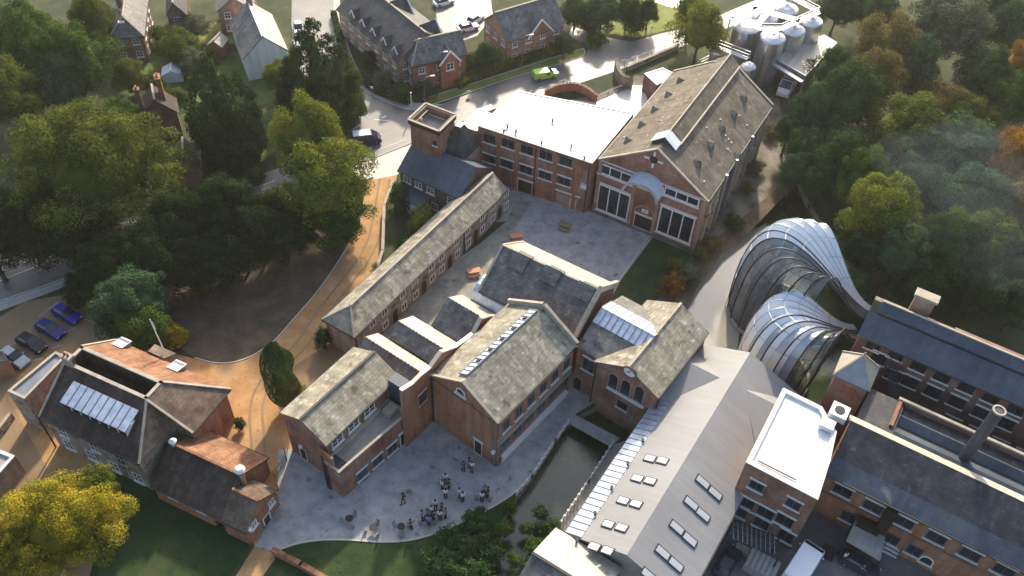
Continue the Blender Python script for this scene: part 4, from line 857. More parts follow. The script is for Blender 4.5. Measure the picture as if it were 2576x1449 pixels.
def glasshouse(name, label, C, N, nz, Rr, Hh, K=13, spread=138, z0=-1.2):
    root = thing(name, U(C, z0), label, 'glasshouse', 'pair of flaring glasshouses')
    ax = U(C-N, 0); D = ax.length; ax.normalize(); pp = Vector((ax.y, -ax.x, 0)); n_ = 26
    def curve(k, inset):
        th = R(-spread+(spread+82)*k/(K-1)); f = -1+2*k/(K-1); rr = Rr-inset
        L = U(C, 0)+(ax*math.cos(th)+pp*math.sin(th))*rr*(1+.0*abs(f)); N_ = U(N, nz-inset*.4)+pp*f*1.3; hh = Hh*(1-.10*abs(f))-inset
        P0, P1, P2, P3 = N_, N_+ax*D*.50+Vector((0, 0, .3)), U(L*1.0, hh*1.92), U(L, z0)
        P2 = U(L+(ax*math.cos(th)+pp*math.sin(th))*rr*.32-ax*rr*.1, hh*1.86)
        return [P0*(1-t)**3+P1*3*t*(1-t)**2+P2*3*t*t*(1-t)+P3*t**3 for t in [i/n_ for i in range(n_+1)]]
    ribs = MB(); 
    for k in range(K): MB().tube(curve(k, 0), .10 if k < K*.55 else .06, 6).build('rib', 'dark_metal' if k < K*.55 else 'steel', root, smooth=True)
    for k in range(K-1):
        a, c_ = curve(k, 0), curve(k+1, 0); bb_ = curve(k+.58, .62 if Rr > 5 else .5); b = bb_; m = MB(); m2 = MB()
        for i in range(n_): m.poly([a[i], a[i+1], b[i+1], b[i]]); m2.poly([b[i], b[i+1], c_[i+1], c_[i]])
        near_ = k < K*(.42 if Rr > 5 else .2); m.build('glass_band', 'glasshouse_clear' if near_ else 'glasshouse_glass', root, smooth=True); m2.build('glass_fold', 'glasshouse_clear' if near_ else 'glasshouse_sheen', root, smooth=True)
        pr_ = MB()
        for i in range(6, n_, 3): pr_.beam(a[i], c_[i], .05, .05)
        for i in range(6, n_-1): pr_.beam(b[i], b[i+1], .03, .03)
        pr_.build('glazing_bar', 'dark_metal' if near_ else 'zinc', root)
    m = MB(); seg = [U(C, z0+.05)+(ax*math.cos(R(t))+pp*math.sin(R(t)))*Rr for t in range(0, 361, 12)]
    for a, b in zip(seg, seg[1:]): m.beam(a, b, .4, .5)
    m.build('base_ring', 'concrete', root)
    m = MB(); m.poly([U(C, z0+.2)+(ax*math.cos(R(t))+pp*math.sin(R(t)))*(Rr-.2) for t in range(0, 360, 15)][::-1]); m.build('planting_bed', 'undergrowth', root)
    rg = random.Random(5); m = MB()
    for i in range(60):
        t = rg.uniform(0, 6.28); r_ = rg.uniform(.5, Rr-1.2); p = U(C, z0+.2)+Vector((math.cos(t)*r_, math.sin(t)*r_, 0)); hh = rg.uniform(1, Hh*.35)
        for j in range(5): t2 = rg.uniform(0, 6.28); d = Vector((math.cos(t2), math.sin(t2), 0)); m.poly([p, p+d*.5+Vector((0, 0, hh*.7)), p+d*1.1+Vector((0, 0, hh)), p+d*.6+Vector((.2, .2, hh*.6))])
    m.build('plants', 'leaf_green', root)
    return root
glasshouse('glasshouse', 'taller flaring ribbed glasshouse standing in the river, sweeping out of the tall mill', at(1944, 772, 0), at(2180, 798, 5.5), 6.3, 6.0, 14.6)
glasshouse('glasshouse', 'smaller flaring ribbed glasshouse nearer the grey roof, sweeping out of the tall mill', at(1945, 925, 0), at(2160, 835, 5), 5.0, 4.8, 11.6, K=11)
# ================================================================= old manor, lower left
MF = Frm((95, 1047), 6, 22.5); q = MF.q
root = thing('old_manor', q(6, 8, 0), 'old manor with front tiles coloured dark for shade, sunken roof well and rear tiles coloured orange for sun', 'house')
E = .25; zE, zR = 6.0, 9.5
m = MB(); W = lambda pts: m.poly(pts)
m.poly([q(.3, .3, 0), q(.3, 13.8, 0), q(.3, 13.8, 5.9), q(.3, .3, 5.9)]); m.poly([q(.3, 13.8, 0), q(5.9, 13.8, 0), q(5.9, 13.8, 5.9), q(.3, 13.8, 5.9)])
m.poly([q(5.9, 13.8, 0), q(5.9, 16.3, 0), q(5.9, 16.3, 5.9), q(5.9, 13.8, 5.9)]); m.build('wall', 'brick_old', root); m = MB()
m.poly([q(5.9, 16.3, 0), q(12, 16.3, 0), q(12, 16.3, 5.9), q(5.9, 16.3, 5.9)]); m.poly([q(12, 16.3, 0), q(12, .3, 0), q(12, .3, 5.9), q(12, 16.3, 5.9)])
m.poly([q(12, .3, 0), q(.3, .3, 0), q(.3, .3, 5.9), q(5.4, .3, 9.3), q(8.1, .3, 9.3), q(12, .3, 5.9)]); m.build('side_wall', 'brick_orange', root)
MB().slab([q(0, 0, zE), q(0, 14.1, zE), q(5.4, 11.7, zR), q(5.4, .2, zR)], .16).build('front_slope', 'tile_dark', root, label='front roof slope coloured dark for shade')  # same tiled roof as behind, shade put into the dark tile colour
MB().slab([q(0, 14.1, zE), q(5.8, 14.2, zE+.1), q(5.4, 11.7, zR)], .16).build('side_slope', 'tile_brown', root)
MB().slab([q(5.7, 16.7, zE), q(12.4, 16.7, zE), q(8.1, 11.7, zR), q(5.4, 11.7, zR)], .16).slab([q(5.7, 16.7, zE), q(5.4, 11.7, zR), q(5.6, 14.1, zE+.1)], .16).build('hip_slope', 'tile_brown', root, label='brown end slope')  # end slope in a middle brown tile
MB().slab([q(8.1, .2, zR), q(8.1, 11.7, zR), q(12.4, 16.7, zE), q(12.4, .2, zE)], .16).build('rear_slope', 'tile_orange', root, label='rear roof slope coloured orange for sun')  # sun on the rear slope is put into its orange colour
m = MB(); ww = [(5.75, .6), (5.75, 11.2), (7.8, 11.2), (7.8, .6)]
for i in range(4):
    a, b = ww[i], ww[(i+1) % 4]; m.poly([q(*b, 6.8), q(*a, 6.8), q(*a, 9.45), q(*b, 9.45)])
m.poly([q(*w_, 6.8) for w_ in ww]); m.build('well_lining', 'tile_dark', root)
m = MB()
for a, b in (((5.55, .2), (5.55, 11.7)), ((7.95, .2), (7.95, 11.7)), ((5.4, .4), (8.1, .4)), ((5.4, 11.5), (8.1, 11.5))): m.slab([q(a[0]-.2, a[1]-.2, zR+.08), q(a[0]+.2, a[1]+.2, zR+.08), q(b[0]+.2, b[1]+.2, zR+.08), q(b[0]-.2, b[1]-.2, zR+.08)], .14) if 0 else m.beam(q(*a, zR), q(*b, zR), .4, .22)
for a, b in ((q(0, 14.1, zE), q(5.4, 11.7, zR)), (q(12.4, 16.7, zE), q(8.1, 11.7, zR)), (q(5.7, 16.7, zE), q(5.4, 11.7, zR)), (q(0, .2, zE), q(5.4, .2, zR)), (q(8.1, .2, zR), q(12.4, .2, zE))): m.beam(a+Vector((0, 0, .06)), b+Vector((0, 0, .06)), .26, .16)
m.build('coping', 'stone', root)
MB().beam(q(-.08, 0, zE-.1), q(-.08, 14.1, zE-.1), .16, .16).build('gutter', 'gutter', root); MB().beam(q(5.7, 16.75, zE-.1), q(12.4, 16.75, zE-.1), .16, .16).build('gutter', 'gutter', root)
a0, b0_ = MF.ab(136, 1017, 8.0); a1_, b1_ = MF.ab(332, 1057, 8.8); print('skybox', a0, b0_, a1_, b1_)
m = MB(); zz = lambda a: zE+(zR-zE)*a/5.4
lo_, hi_ = 1.6, 4.1; zt0, zt1 = 8.3, 9.15; c0, c1 = 2.6, 11.6
m.prism([q(lo_+.15, c0+.15), q(lo_+.15, c1-.15), q(hi_, c1-.15), q(hi_, c0+.15)], 6.4, 8.15); sb = m.build('rooflight_box', 'white', root)
MB().slab([q(lo_, c0, zt0), q(lo_, c1, zt0), q(hi_, c1, zt1), q(hi_, c0, zt1)], .14).build('metal_roof', 'metal_panel', sb)
for i in range(1, 9): f_ = c0+(c1-c0)*i/9; MB().beam(q(lo_, f_, zt0+.03), q(hi_, f_, zt1+.03), .07, .08).build('roof_seam', 'zinc', sb)
pl = Plane(q(lo_+.13, c0), q(lo_+.13, c1)); m = MB()
for i in range(7): m.box(pl.pt((i+.5)*pl.L/7, 7.7, .03), pl.L/7-.3, .05, .8, pl.d)
m.build('glazing', 'glass', sb)
pf = Plane(q(.3, .3), q(.3, 13.8))
for x, y in ((670, 60), (970, 180), (1235, 320), (1330, 500)): s_, z_ = pf.pick(*T(3, 0, x, y)); window(root, pf, min(max(s_, 1.5), 12.6), 4.2, 1.3, 1.7, 'white')
for i in range(4): window(root, pf, 2+i*3.3, 1.5, 1.3, 1.8, 'white')
def sdormer(u, v, parent, w_=1.5):
    P3 = (q(8.1, 0, zR), q(8.1, 11.7, zR), q(12.4, .2, zE)); p, n = slope_pick(P3, u, v); m = MB(); m.slab([p-MF.B*w_/2+MF.A*.9+Vector((0, 0, .35)), p+MF.B*w_/2+MF.A*.9+Vector((0, 0, .35)), p+MF.B*w_/2-MF.A*.7+Vector((0, 0, .75)), p-MF.B*w_/2-MF.A*.7+Vector((0, 0, .75))], .12)
    o = m.build('rear_dormer', 'render_white', parent); MB().box(p+Vector((0, 0, .0)), w_-.15, 1.3, 1.0, MF.B).build('cheek', 'zinc', o)
sdormer(308, 870, root); sdormer(446, 928, root)
P3 = (q(8.1, 0, zR), q(8.1, 11.7, zR), q(12.4, .2, zE)); p, n = slope_pick(P3, 400, 896); MB().slab([p+MF.B*1.6+MF.A*1.2+Vector((0, 0, .1)), p-MF.B*1.6+MF.A*1.2+Vector((0, 0, .1)), p-MF.B*1.2-MF.A*.3+Vector((0, 0, .6)), p+MF.B*1.2-MF.A*.3+Vector((0, 0, .6))], .1).build('lead_roof', 'tile_brown', root)
chimney(root, q(5.6, .9), 1.2, .7, 8, 11, MF.B, 'brick_old')
MB().tube([q(-.1, .1, 0), q(-.1, .1, 5.9)], .1, 6).build('downpipe', 'gutter', root)
# flat roofed side block
P_ = [at(19, 984.5, 6.2), at(62, 1004.5, 6.2), at(167, 897, 6.2), at(140, 884.5, 6.2)]
flat('flat_side_block', 'narrow block with dark flat roof and white parapet against the manor', 'building', P_, 6, par=.3, parw=.3, wall='brick_old', roof='zinc', coping='stone')
def rf_(a0, a1, b0, b1, ridge): 
    c = q((a0+a1)/2, (b0+b1)/2); return (c, MF.A, MF.B, a1-a0, b1-b0, 0) if ridge == 'A' else (c, MF.B, -MF.A, b1-b0, a1-a0, 0)
X = gable('manor_barn', 'low barn with front slope coloured black for shade and rear slope orange for sun beside the manor', 'barn', None, 3.0, 5.7, 'brick_orange', 'tile_dark', raw=rf_(-.5, 8.0, 15.0, 24.5, 'B'), over=.2, cap='tile_orange')
e0, e1, e2, e3 = X.e; z_ = Vector((0, 0, .05)); MB().slab([e0+z_, X.rn+z_, X.rf+z_, e3+z_], .06).build('rear_sun_slope', 'tile_orange', X.roof, label='rear slope coloured orange for sun')  # orange overlay carries the sun on the barn's rear slope
for s_ in (2.6, 6.4): MB().box(X.right.pt(s_, 2.3, .1), 1.3, .2, .25, X.right.d).build('window_hood', 'white', X.root)
p = X.rn.lerp(X.rf, .06); MB().lathe(p, [(.25, -.3), (.25, .5), (.45, .6), (.1, 1.0)], 12).build('roof_cowl', 'white', X.root)
p = X.rf; m = MB(); m.lathe(p, [(.3, -2), (.3, .9)], 8); m.build('chimney', 'brick_pale', X.root); MB().lathe(p+Vector((0, 0, .9)), [(.5, 0), (.6, .25), (.35, .6)], 14).build('chimney_cap', 'white', X.root)
Y = gable('red_cottage', 'small red brick gabled cottage with white windows at the end of the barn', 'cottage', None, 3.0, 5.2, 'brick_orange', 'tile_brown', raw=rf_(-.6, 5.0, 24.4, 27.7, 'B'), over=.12, cap='tile_orange')
py = Y.far; winpx(Y.root, py, [Z4(1308, 1060), Z4(1495, 825)], .9, 1.0, 'white'); winpx(Y.root, py, [Z4(1452, 1010)], 1.2, 1.9, 'shop', name='glazed_door', sill=False)
s_, z_ = py.pick(*Z4(1250, 1110)); MB().box(py.pt(s_, z_, .2), .4, .4, .3, py.d).build('wall_lamp', 'white', Y.root)
# flagpole leaning in view
fp = at(409, 873, 7); MB().tube([U(fp, 6.5), U(fp, 6.5)+Vector((-.15, -.1, 5.6))], [.09, .05], 8).build('pole', 'white', thing('flagpole', U(fp, 6.5), 'tall white flagpole standing on the manor roof edge', 'flagpole'))
o = bpy.data.objects['flagpole']; p0_ = U(fp, 6.5)+Vector((-.1, -.07, 3.8)); MB().poly([p0_, p0_+Vector((.25, -.1, .1)), p0_+Vector((.2, -.1, 1.5)), p0_+Vector((-.02, 0, 1.5))]).build('flag', 'white', o)
# left edge buildings
flat('edge_outbuilding', 'orange brick outbuilding with dark roof at the left edge beside the silver car', 'outbuilding', [at(-60, 925, 3), at(22, 908, 3), at(8, 885, 3), at(-70, 880, 3)], 3, par=.1, parw=.2, wall='brick_orange', roof='slate_dark', coping='slate_dark')
flat('parapet_building', 'low brick building with white coping at the left edge below the manor', 'building', [at(-60, 1260, 3), at(-10, 1206, 3), at(40, 1150, 3), at(-20, 1125, 3), at(-90, 1180, 3)], 3, par=.3, parw=.35, wall='brick_pale', roof='concrete', coping='white')
MB().tube([at(0, 1132, 1), at(12, 1142, 1)], .05).build('rail', 'white', thing('low_wall', at(5, 1090, 0), 'short brick yard wall at the left edge near the manor', 'wall'))
MB().beam(at(-5, 1092, .6), at(30, 1045, .6), .4, 1.2).build('wall', 'brick_old', bpy.data.objects['low_wall'])
# ================================================================= distant houses
def house(name, label, px, ze, zr, wall, roof, wins=(), **k):
    h = gable(name, label, 'house', px, ze, zr, wall, roof, **k)
    for side in wins:
        p = getattr(h, side); n_ = max(1, int(p.L/2.6))
        for i in range(n_):
            for z_ in ((1.5, 4.0) if ze > 4.5 else (1.4,)): window(h.root, p, p.L*(i+.5)/n_, z_, 1.1, 1.15, 'white')
    return h
hA = house('grey_roof_house', 'large house with plain grey roof among garden trees at the top left', [(282, 96), (372, 92), (362, 2), (280, -6)], 5, 7.8, 'brick', 'slate', ('near', 'right'), hn=2.2, hf=2.2)
chimney(hA.root, hA.q(1, -1), .9, .6, 6, 9.5, hA.B); p = hA.roof
MB().box(slope_pick((hA.e[0], hA.e[1], hA.rn), 305, 55)[0], 1, .8, .3, hA.B).build('rooflight', 'white', hA.roof)
cn = gable('conservatory', 'small white conservatory at the foot of the grey roofed house', 'conservatory', [(340, 118), (366, 120), (368, 103), (343, 102)], 2.0, 2.8, 'white', 'glass_white', over=.05, cap='white')
hB = house('white_house', 'tall narrow house with white rendered gable and part cream, part slate roof', [(607, 152), (712, 124), (690, 30), (588, 58)], 4.6, 8.0, 'render_white', 'slate', ('right',), cap='white', over=.12)
e0, e1, e2, e3 = hB.e; z_ = Vector((0, 0, .05)); MB().slab([e1+z_, e2+z_, hB.rf+z_, hB.rn+z_], .05).build('right_slope', 'roof_cream', hB.roof, label='cream right slope')  # cream laid over the right slope only
chimney(hB.root, hB.q(hB.la/2-.8, .2), 1.0, .7, 6, 9.6, hB.B)
hC = gable('garden_shed', 'low brick shed with pale ridged roof behind the conifer', 'shed', [(510, 118), (556, 112), (582, 98), (545, 95)], 2.4, 3.5, 'brick_orange', 'roof_cream', over=.1)
gr = gable('greenhouse', 'small pale glass greenhouse on the allotment lawn', 'greenhouse', [(408, 190), (460, 188), (458, 166), (405, 168)], 1.5, 2.3, 'glass_white', 'glass_white', over=.03, cap='white')
hE = house('dark_gable_house', 'dark tiled house with twin gables and tall brick chimneys half hidden by trees', [(352, 300), (452, 285), (440, 245), (345, 262)], 4.5, 7.6, 'brick_dark', 'tile_dark', ('near',), cap='stone')
hE2 = gable('dark_gable_house', 'dark tiled cottage roof showing below the twin gabled house', 'house', [(430, 440), (500, 420), (505, 375), (440, 380)], 3.5, 6, 'brick_pale', 'slate_dark')
chimney(hE.root, hE.q(.3, 1.2), 1.6, .7, 5, 10, hE.A, 'brick_orange'); chimney(hE.root, hE.q(-.5, -2.2), .8, .7, 5, 9, hE.A, 'brick_dark')
hF1 = house('terrace_house', 'brick terrace with long slate roof and white edged cross gables at the junction', [(996, 168), (1112, 104), (990, -38), (876, 28)], 5.4, 9, 'brick_pale', 'slate_dark', ('left', 'near'), cap='stone')
for f in (.10, .55):
    p = hF1.rn.lerp(hF1.rf, f); m = MB(); Bv = hF1.B; Av = hF1.A; w_ = 3.3
    m.poly([p+Bv*3.2-Av*w_+Vector((0, 0, -3)), p+Bv*3.2+Av*w_+Vector((0, 0, -3)), p+Bv*3.2+Vector((0, 0, .5))]); g_ = m.build('cross_gable', 'brick', hF1.root)
    m = MB(); m.beam(p+Bv*3.3-Av*w_+Vector((0, 0, -3)), p+Bv*3.3+Vector((0, 0, .5)), .25, .3).beam(p+Bv*3.3+Av*w_+Vector((0, 0, -3)), p+Bv*3.3+Vector((0, 0, .5)), .25, .3); m.build('bargeboard', 'white', g_)
    m = MB(); m.slab([p+Vector((0, 0, .4)), p+Bv*3.2+Vector((0, 0, .45)), p+Bv*3.2-Av*w_+Vector((0, 0, -3)), p-Av*.2], .1).slab([p+Vector((0, 0, .4)), p+Bv*3.2+Vector((0, 0, .45)), p+Bv*3.2+Av*w_+Vector((0, 0, -3)), p+Av*.2], .1); m.build('gable_roof', 'slate_dark', g_)
pz = hF1.left
for i in range(5):
    p = hF1.rn.lerp(hF1.rf, .08+.17*i); Bv = hF1.B; Av = hF1.A; c_ = p-Bv*hF1.lb*.42+Vector((0, 0, -2.2)); m = MB(); m.beam(c_-Bv*.5-Av*.9-Vector((0, 0, .6)), c_-Bv*.5+Vector((0, 0, .5)), .14, .2).beam(c_-Bv*.5+Av*.9-Vector((0, 0, .6)), c_-Bv*.5+Vector((0, 0, .5)), .14, .2)
    d_ = m.build('bargeboard', 'white', hF1.root); m = MB(); m.slab([c_-Bv*.55+Vector((0, 0, .5)), c_+Bv*1.4+Vector((0, 0, .5)), c_+Bv*.3+Av*.95-Vector((0, 0, .6)), c_-Bv*.55+Av*.95-Vector((0, 0, .6))], .08).slab([c_-Bv*.55+Vector((0, 0, .5)), c_+Bv*1.4+Vector((0, 0, .5)), c_+Bv*.3-Av*.95-Vector((0, 0, .6)), c_-Bv*.55-Av*.95-Vector((0, 0, .6))], .08); m.build('dormer_roof', 'slate_dark', d_)
hF2 = house('corner_house', 'red brick corner house with small white gabled porch bay facing the main road', [(1012, 122), (1030, 172), (1171, 133), (1142, 86)], 5.4, 8.2, 'brick', 'slate', ('right', 'near'), hn=2.5)
p = hF2.right.pt(hF2.right.L*.66, 0, .02); m = MB(); dv, nv = hF2.right.d, hF2.right.n
m.prism([p-dv*1.7, p+dv*1.7, p+dv*1.7+nv*.9, p-dv*1.7+nv*.9], 0, 5); bz = m.build('bay', 'brick_orange', hF2.root)
m = MB(); ap = p+nv*1.05+Vector((0, 0, 7.2)); m.poly([p-dv*1.7+nv*.9+Vector((0, 0, 5)), p+dv*1.7+nv*.9+Vector((0, 0, 5)), p+nv*.9+Vector((0, 0, 7)) ]); m.build('bay_gable', 'brick_orange', bz)
m = MB(); m.slab([ap, p-nv*2+Vector((0, 0, 7.2)), p-nv*.3-dv*2+Vector((0, 0, 4.8)), p+nv*1.05-dv*2+Vector((0, 0, 4.8))], .12).slab([ap, p-nv*2+Vector((0, 0, 7.2)), p-nv*.3+dv*2+Vector((0, 0, 4.8)), p+nv*1.05+dv*2+Vector((0, 0, 4.8))], .12); m.build('bay_roof', 'slate_blue', bz)
m = MB(); m.beam(ap+nv*.05, p+nv*1.1-dv*2+Vector((0, 0, 4.8)), .15, .3).beam(ap+nv*.05, p+nv*1.1+dv*2+Vector((0, 0, 4.8)), .15, .3); m.build('bargeboard', 'white', bz)
pb2 = Plane(p-dv*1.7+nv*.9, p+dv*1.7+nv*.9); window(bz, pb2, 1.7, 4.2, 1.4, 1.4, 'white')
hG = house('verge_house', 'brick house with broad plain roof and a white edged gable behind the hedge', [(1212, 52), (1278, 106), (1420, 62), (1360, 5)], 5.0, 8.6, 'brick_pale', 'slate', ('right', 'near'), cap='stone')
p = hG.right.pt(hG.right.L*.56, 0, .02); dv, nv = hG.right.d, hG.right.n; m = MB(); ap = p+nv*.5+Vector((0, 0, 7.6)); m.poly([p-dv*2.6+nv*.4+Vector((0, 0, 4.6)), p+dv*2.6+nv*.4+Vector((0, 0, 4.6)), ap]); bz = m.build('cross_gable', 'brick', hG.root)
m = MB(); m.slab([ap, p-nv*3+Vector((0, 0, 7.6)), p-nv*.3-dv*2.8+Vector((0, 0, 4.5)), p+nv*.5-dv*2.8+Vector((0, 0, 4.5))], .12).slab([ap, p-nv*3+Vector((0, 0, 7.6)), p-nv*.3+dv*2.8+Vector((0, 0, 4.5)), p+nv*.5+dv*2.8+Vector((0, 0, 4.5))], .12); m.build('gable_roof', 'slate', bz)
m = MB(); m.beam(ap+nv*.05, p+nv*.55-dv*2.8+Vector((0, 0, 4.5)), .15, .3).beam(ap+nv*.05, p+nv*.55+dv*2.8+Vector((0, 0, 4.5)), .15, .3); m.build('bargeboard', 'white', bz)
house('edge_house', 'dark roofed brick house cut by the top edge left of the road', [(420, 40), (470, 38), (470, -30), (415, -28)], 5, 7.5, 'brick_dark', 'slate_dark', ('near',))
house('edge_house', 'brick house with white windows cut by the top edge beside the side road', [(548, 28), (640, 25), (640, -40), (545, -38)], 5, 7.5, 'brick', 'slate', ('near',))
# ================================================================= small white roofed kiosk, walls, railings
P_ = [at(1620.5, 185, 3.4), at(1652, 214, 3.4), at(1705, 190, 3.4), at(1668, 170, 3.4)]
flat('gate_kiosk', 'small dark kiosk with bright white flat roof beside the hall', 'kiosk', P_, 3.3, par=.15, parw=.3, wall='brick_dark', coping='white')
def wallrun(name, label, pts, h, w_, m, cap=None, cat='wall', z=0):
    P_ = [at(*p, z) for p in pts]; r = thing(name, P_[0], label, cat); b = MB(); c_ = MB()
    for a, b2 in zip(P_, P_[1:]):
        d = (b2-a).normalized()*w_*.25; b.beam(a+Vector((0, 0, h/2))-d, b2+Vector((0, 0, h/2))+d, w_, h); c_.beam(a+Vector((0, 0, h+.05))-d, b2+Vector((0, 0, h+.05))+d, w_+.12, .1)
    b.build('wall', m, r); c_.build('coping', cap or m, r); return r
def railing(name, label, pts, h=1.1, step=1.6, m='dark_metal', post_h=None, z=0, cat='railing'):
    P_ = [at(*p, z) for p in pts]; r = thing(name, P_[0], label, cat); b = MB(); n_ = 0
    for a, b2 in zip(P_, P_[1:]):
        for hh in (h, h*.5, .15): b.beam(a+Vector((0, 0, hh)), b2+Vector((0, 0, hh)), .05, .05)
        k = max(1, int((b2-a).length/step))
        for i in range(k+1):
            p = a.lerp(b2, i/k); MB().box(p+Vector((0, 0, (post_h or h)/2)), .09 if m != 'lintel' else .22, .09 if m != 'lintel' else .22, post_h or h).build('post', m, r)
        k = max(2, int((b2-a).length/.35))
        for i in range(k): p = a.lerp(b2, i/k); b.box(p+Vector((0, 0, h/2)), .025, .025, h)
    b.build('rails', m, r); return r
wallrun('curved_wall', 'curved red brick boundary wall above the white forecourt', smooth_line([T(0, 2, 335, 985), T(0, 2, 450, 930), T(0, 2, 600, 905), T(0, 2, 740, 950), T(0, 2, 840, 1030)]), 1.6, .4, 'brick_orange', 'brick_pale')
railing('forecourt_railing', 'black railing along the pale forecourt edge', [T(0, 2, 850, 1035), T(0, 2, 1180, 890)], 1.4, 2.2)
wallrun('gate_wall', 'curved old brick gate wall between forecourt and road', smooth_line([T(0, 2, 1040, 700), T(0, 2, 1050, 790), T(0, 2, 1100, 870), T(0, 2, 1200, 895)]), 2.2, .5, 'brick_old')
wallrun('river_wall', 'straight brick river wall running up beside the main road', [T(0, 2, 1150, 720), T(0, 2, 1660, 500)], 1.0, .35, 'brick_old')
railing('road_railing', 'thin dark railing on the roadside above the river wall', [T(0, 2, 1130, 680), T(0, 2, 1660, 475)], 1.3, 3.0)
# ================================================================= tanks
def tank(u, v, z, r, label):
    p = at(u, v, z); o = thing('storage_tank', U(p, 0), label, 'tank', 'steel storage tanks')
    MB().lathe(U(p, 0), [(r*.98, 0), (r, .2), (r, z-.9)], 28).build('shell', 'steel', o, smooth=False)
    MB().lathe(U(p, z-.9), [(r*1.01, 0), (r*.93, .3), (r*.6, .62), (r*.2, .8), (r*.12, .85), (r*.12, 1.0)], 28).build('lid', 'steel_white', o, smooth=False); return o
tank(*Z5(950, 450), 9.5, 2.3, 'large steel tank at the near right corner of the deck')
tank(*Z5(1235, 350), 9.5, 2.1, 'large steel tank in the middle of the right hand row')
tank(*Z5(1475, 230), 9.5, 2.1, 'large steel tank farthest along the right hand row')
tank(*Z5(590, 300), 9.5, 2.4, 'large steel tank under the left corner of the deck')
tank(*Z5(850, 170), 9.5, 2.3, 'large steel tank in the middle of the back row under the deck')
tank(*Z5(1130, 60), 9.5, 2.3, 'large steel tank farthest back under the deck')
tank(*Z5(200, 640), 5.6, 1.3, 'small steel tank at the left end of the catwalk')
tank(*Z5(620, 850), 6.2, 1.35, 'small steel tank nearest the hall roof, at the catwalk end')
dk = thing('service_deck', at(*Z5(900, 250), 10.3), 'white railed service deck lying over the steel tanks', 'platform'); m = MB()
D_ = [at(*Z5(*p), 10.3) for p in ((360, 240), (780, 400), (1040, 400), (1555, 170), (1190, -30), (960, -10))]
rg = [D_[0], D_[1], D_[2], D_[3], D_[4], D_[5]]
for a, b in zip(rg, rg[1:]+rg[:1]): m.beam(a, b, 1.0, .12)
m.beam(D_[0].lerp(D_[1], .8), D_[5].lerp(D_[4], .3), 1.1, .12); m.beam(D_[0].lerp(D_[5], .5), D_[2].lerp(D_[3], .5), 1.6, .12); m.build('walkway', 'steel_white', dk)
m = MB()
for a, b in zip(rg, rg[1:]+rg[:1]):
    for hh in (.6, 1.1): m.beam(a+Vector((0, 0, hh)), b+Vector((0, 0, hh)), .09, .07)
    k = int((b-a).length/1.5)+1
    for i in range(k): p = a.lerp(b, i/k); m.box(p+Vector((0, 0, .55)), .07, .07, 1.1)
m.build('handrail', 'steel_white', dk)
for p in rg: MB().box(U(p, 5.1), .2, .2, 10.2).build('leg', 'steel', dk)
ct = thing('catwalk', at(*Z5(400, 730), 6.2), 'white railed catwalk joining the two small steel tanks', 'catwalk'); a, b = at(*Z5(190, 640), 6.0), at(*Z5(600, 800), 6.0)
m = MB(); m.beam(a, b, 1.0, .12); m.build('deck', 'steel_white', ct); m = MB(); nn = (b-a).cross(Vector((0, 0, 1))).normalized()*.5
for s_ in (-1, 1):
    for hh in (.55, 1.1): m.beam(a+nn*s_+Vector((0, 0, hh)), b+nn*s_+Vector((0, 0, hh)), .08, .06)
    for i in range(6): m.box(a.lerp(b, i/5)+nn*s_+Vector((0, 0, .55)), .06, .06, 1.1)
m.build('handrail', 'steel_white', ct)
sh_ = [at(*Z5(*p), 5.4) for p in ((955, 775), (1380, 1030), (1810, 575), (1630, 468))]
ws = flat('white_roof_shed', 'open sided steel shed with plain white roof right of the tanks', 'shed', sh_, 5.3, z0=4.6, par=.08, parw=.15, wall='steel', roof='roof_cream', coping='steel_white')
for p in sh_: MB().box(U(p, 2.3), .25, .25, 4.6).build('leg', 'steel', ws.root)
MB().beam(sh_[0]+Vector((0, 0, -.7))-Vector((.5, .8, 0)), sh_[1]+Vector((0, 0, -.7))-Vector((.5, .8, 0)), .9, .25).build('pipe_rack', 'steel', ws.root)
pr_ = thing('pipe_rack', at(*Z5(60, 780), 0), 'low grey pipe rack running left from the small tanks', 'pipework'); m = MB()
for k in range(3): m.tube([at(*Z5(-60+k*20, 820+k*25), 2.5), at(*Z5(150+k*20, 720+k*25), 2.5)], .1)
m.build('pipe', 'zinc', pr_)
# yard clutter, lower right
def mk(name, label, cat): return thing(name, Vector((0, 0, 0)), label, cat)
cp_ = at(*T(3, 3, 940, 1080), 3); r_ = thing('yard_canopy', U(cp_, 0), 'brown flat canopy roof over the service yard', 'canopy')
MB().slab([at(*T(3, 3, *p), 3.2) for p in ((880, 890), (1180, 1060), (1130, 1290), (790, 1090))], .2).build('roof', 'concrete', r_)
for p in ((880, 890), (1180, 1060), (1130, 1290), (790, 1090)): w_ = at(*T(3, 3, *p), 3.2); MB().box(U(w_, 1.5), .15, .15, 3.0).build('leg', 'dark_metal', r_)
st_ = at(*T(3, 3, 1210, 1240), 0); r_ = thing('yard_stair', U(st_, 0), 'pale metal yard stair against the long mill range', 'stairs'); m = MB()
for i in range(9): m.box(U(st_, .3+i*.3)+RB.A*(i*.32), 1.6, .3, .08, RB.B)
m.build('tread', 'steel_white', r_); m = MB()
for s_ in (-.8, .8): m.beam(U(st_, 1.2)+RB.B*s_, U(st_, 3.8)+RB.B*s_+RB.A*2.9, .06, .06); m.beam(U(st_, .2)+RB.B*s_, U(st_, 2.8)+RB.B*s_+RB.A*2.9, .08, .2)
m.build('stringer', 'dark_metal', r_)
r_ = thing('external_duct', at(*T(3, 3, 1150, 900), 0), 'brown bent brick coloured duct on the long mill wall', 'duct'); pf = Plane(RB.q(.25, .1), RB.q(.25, 34)); s_, z_ = pf.pick(*T(3, 3, 1195, 870))
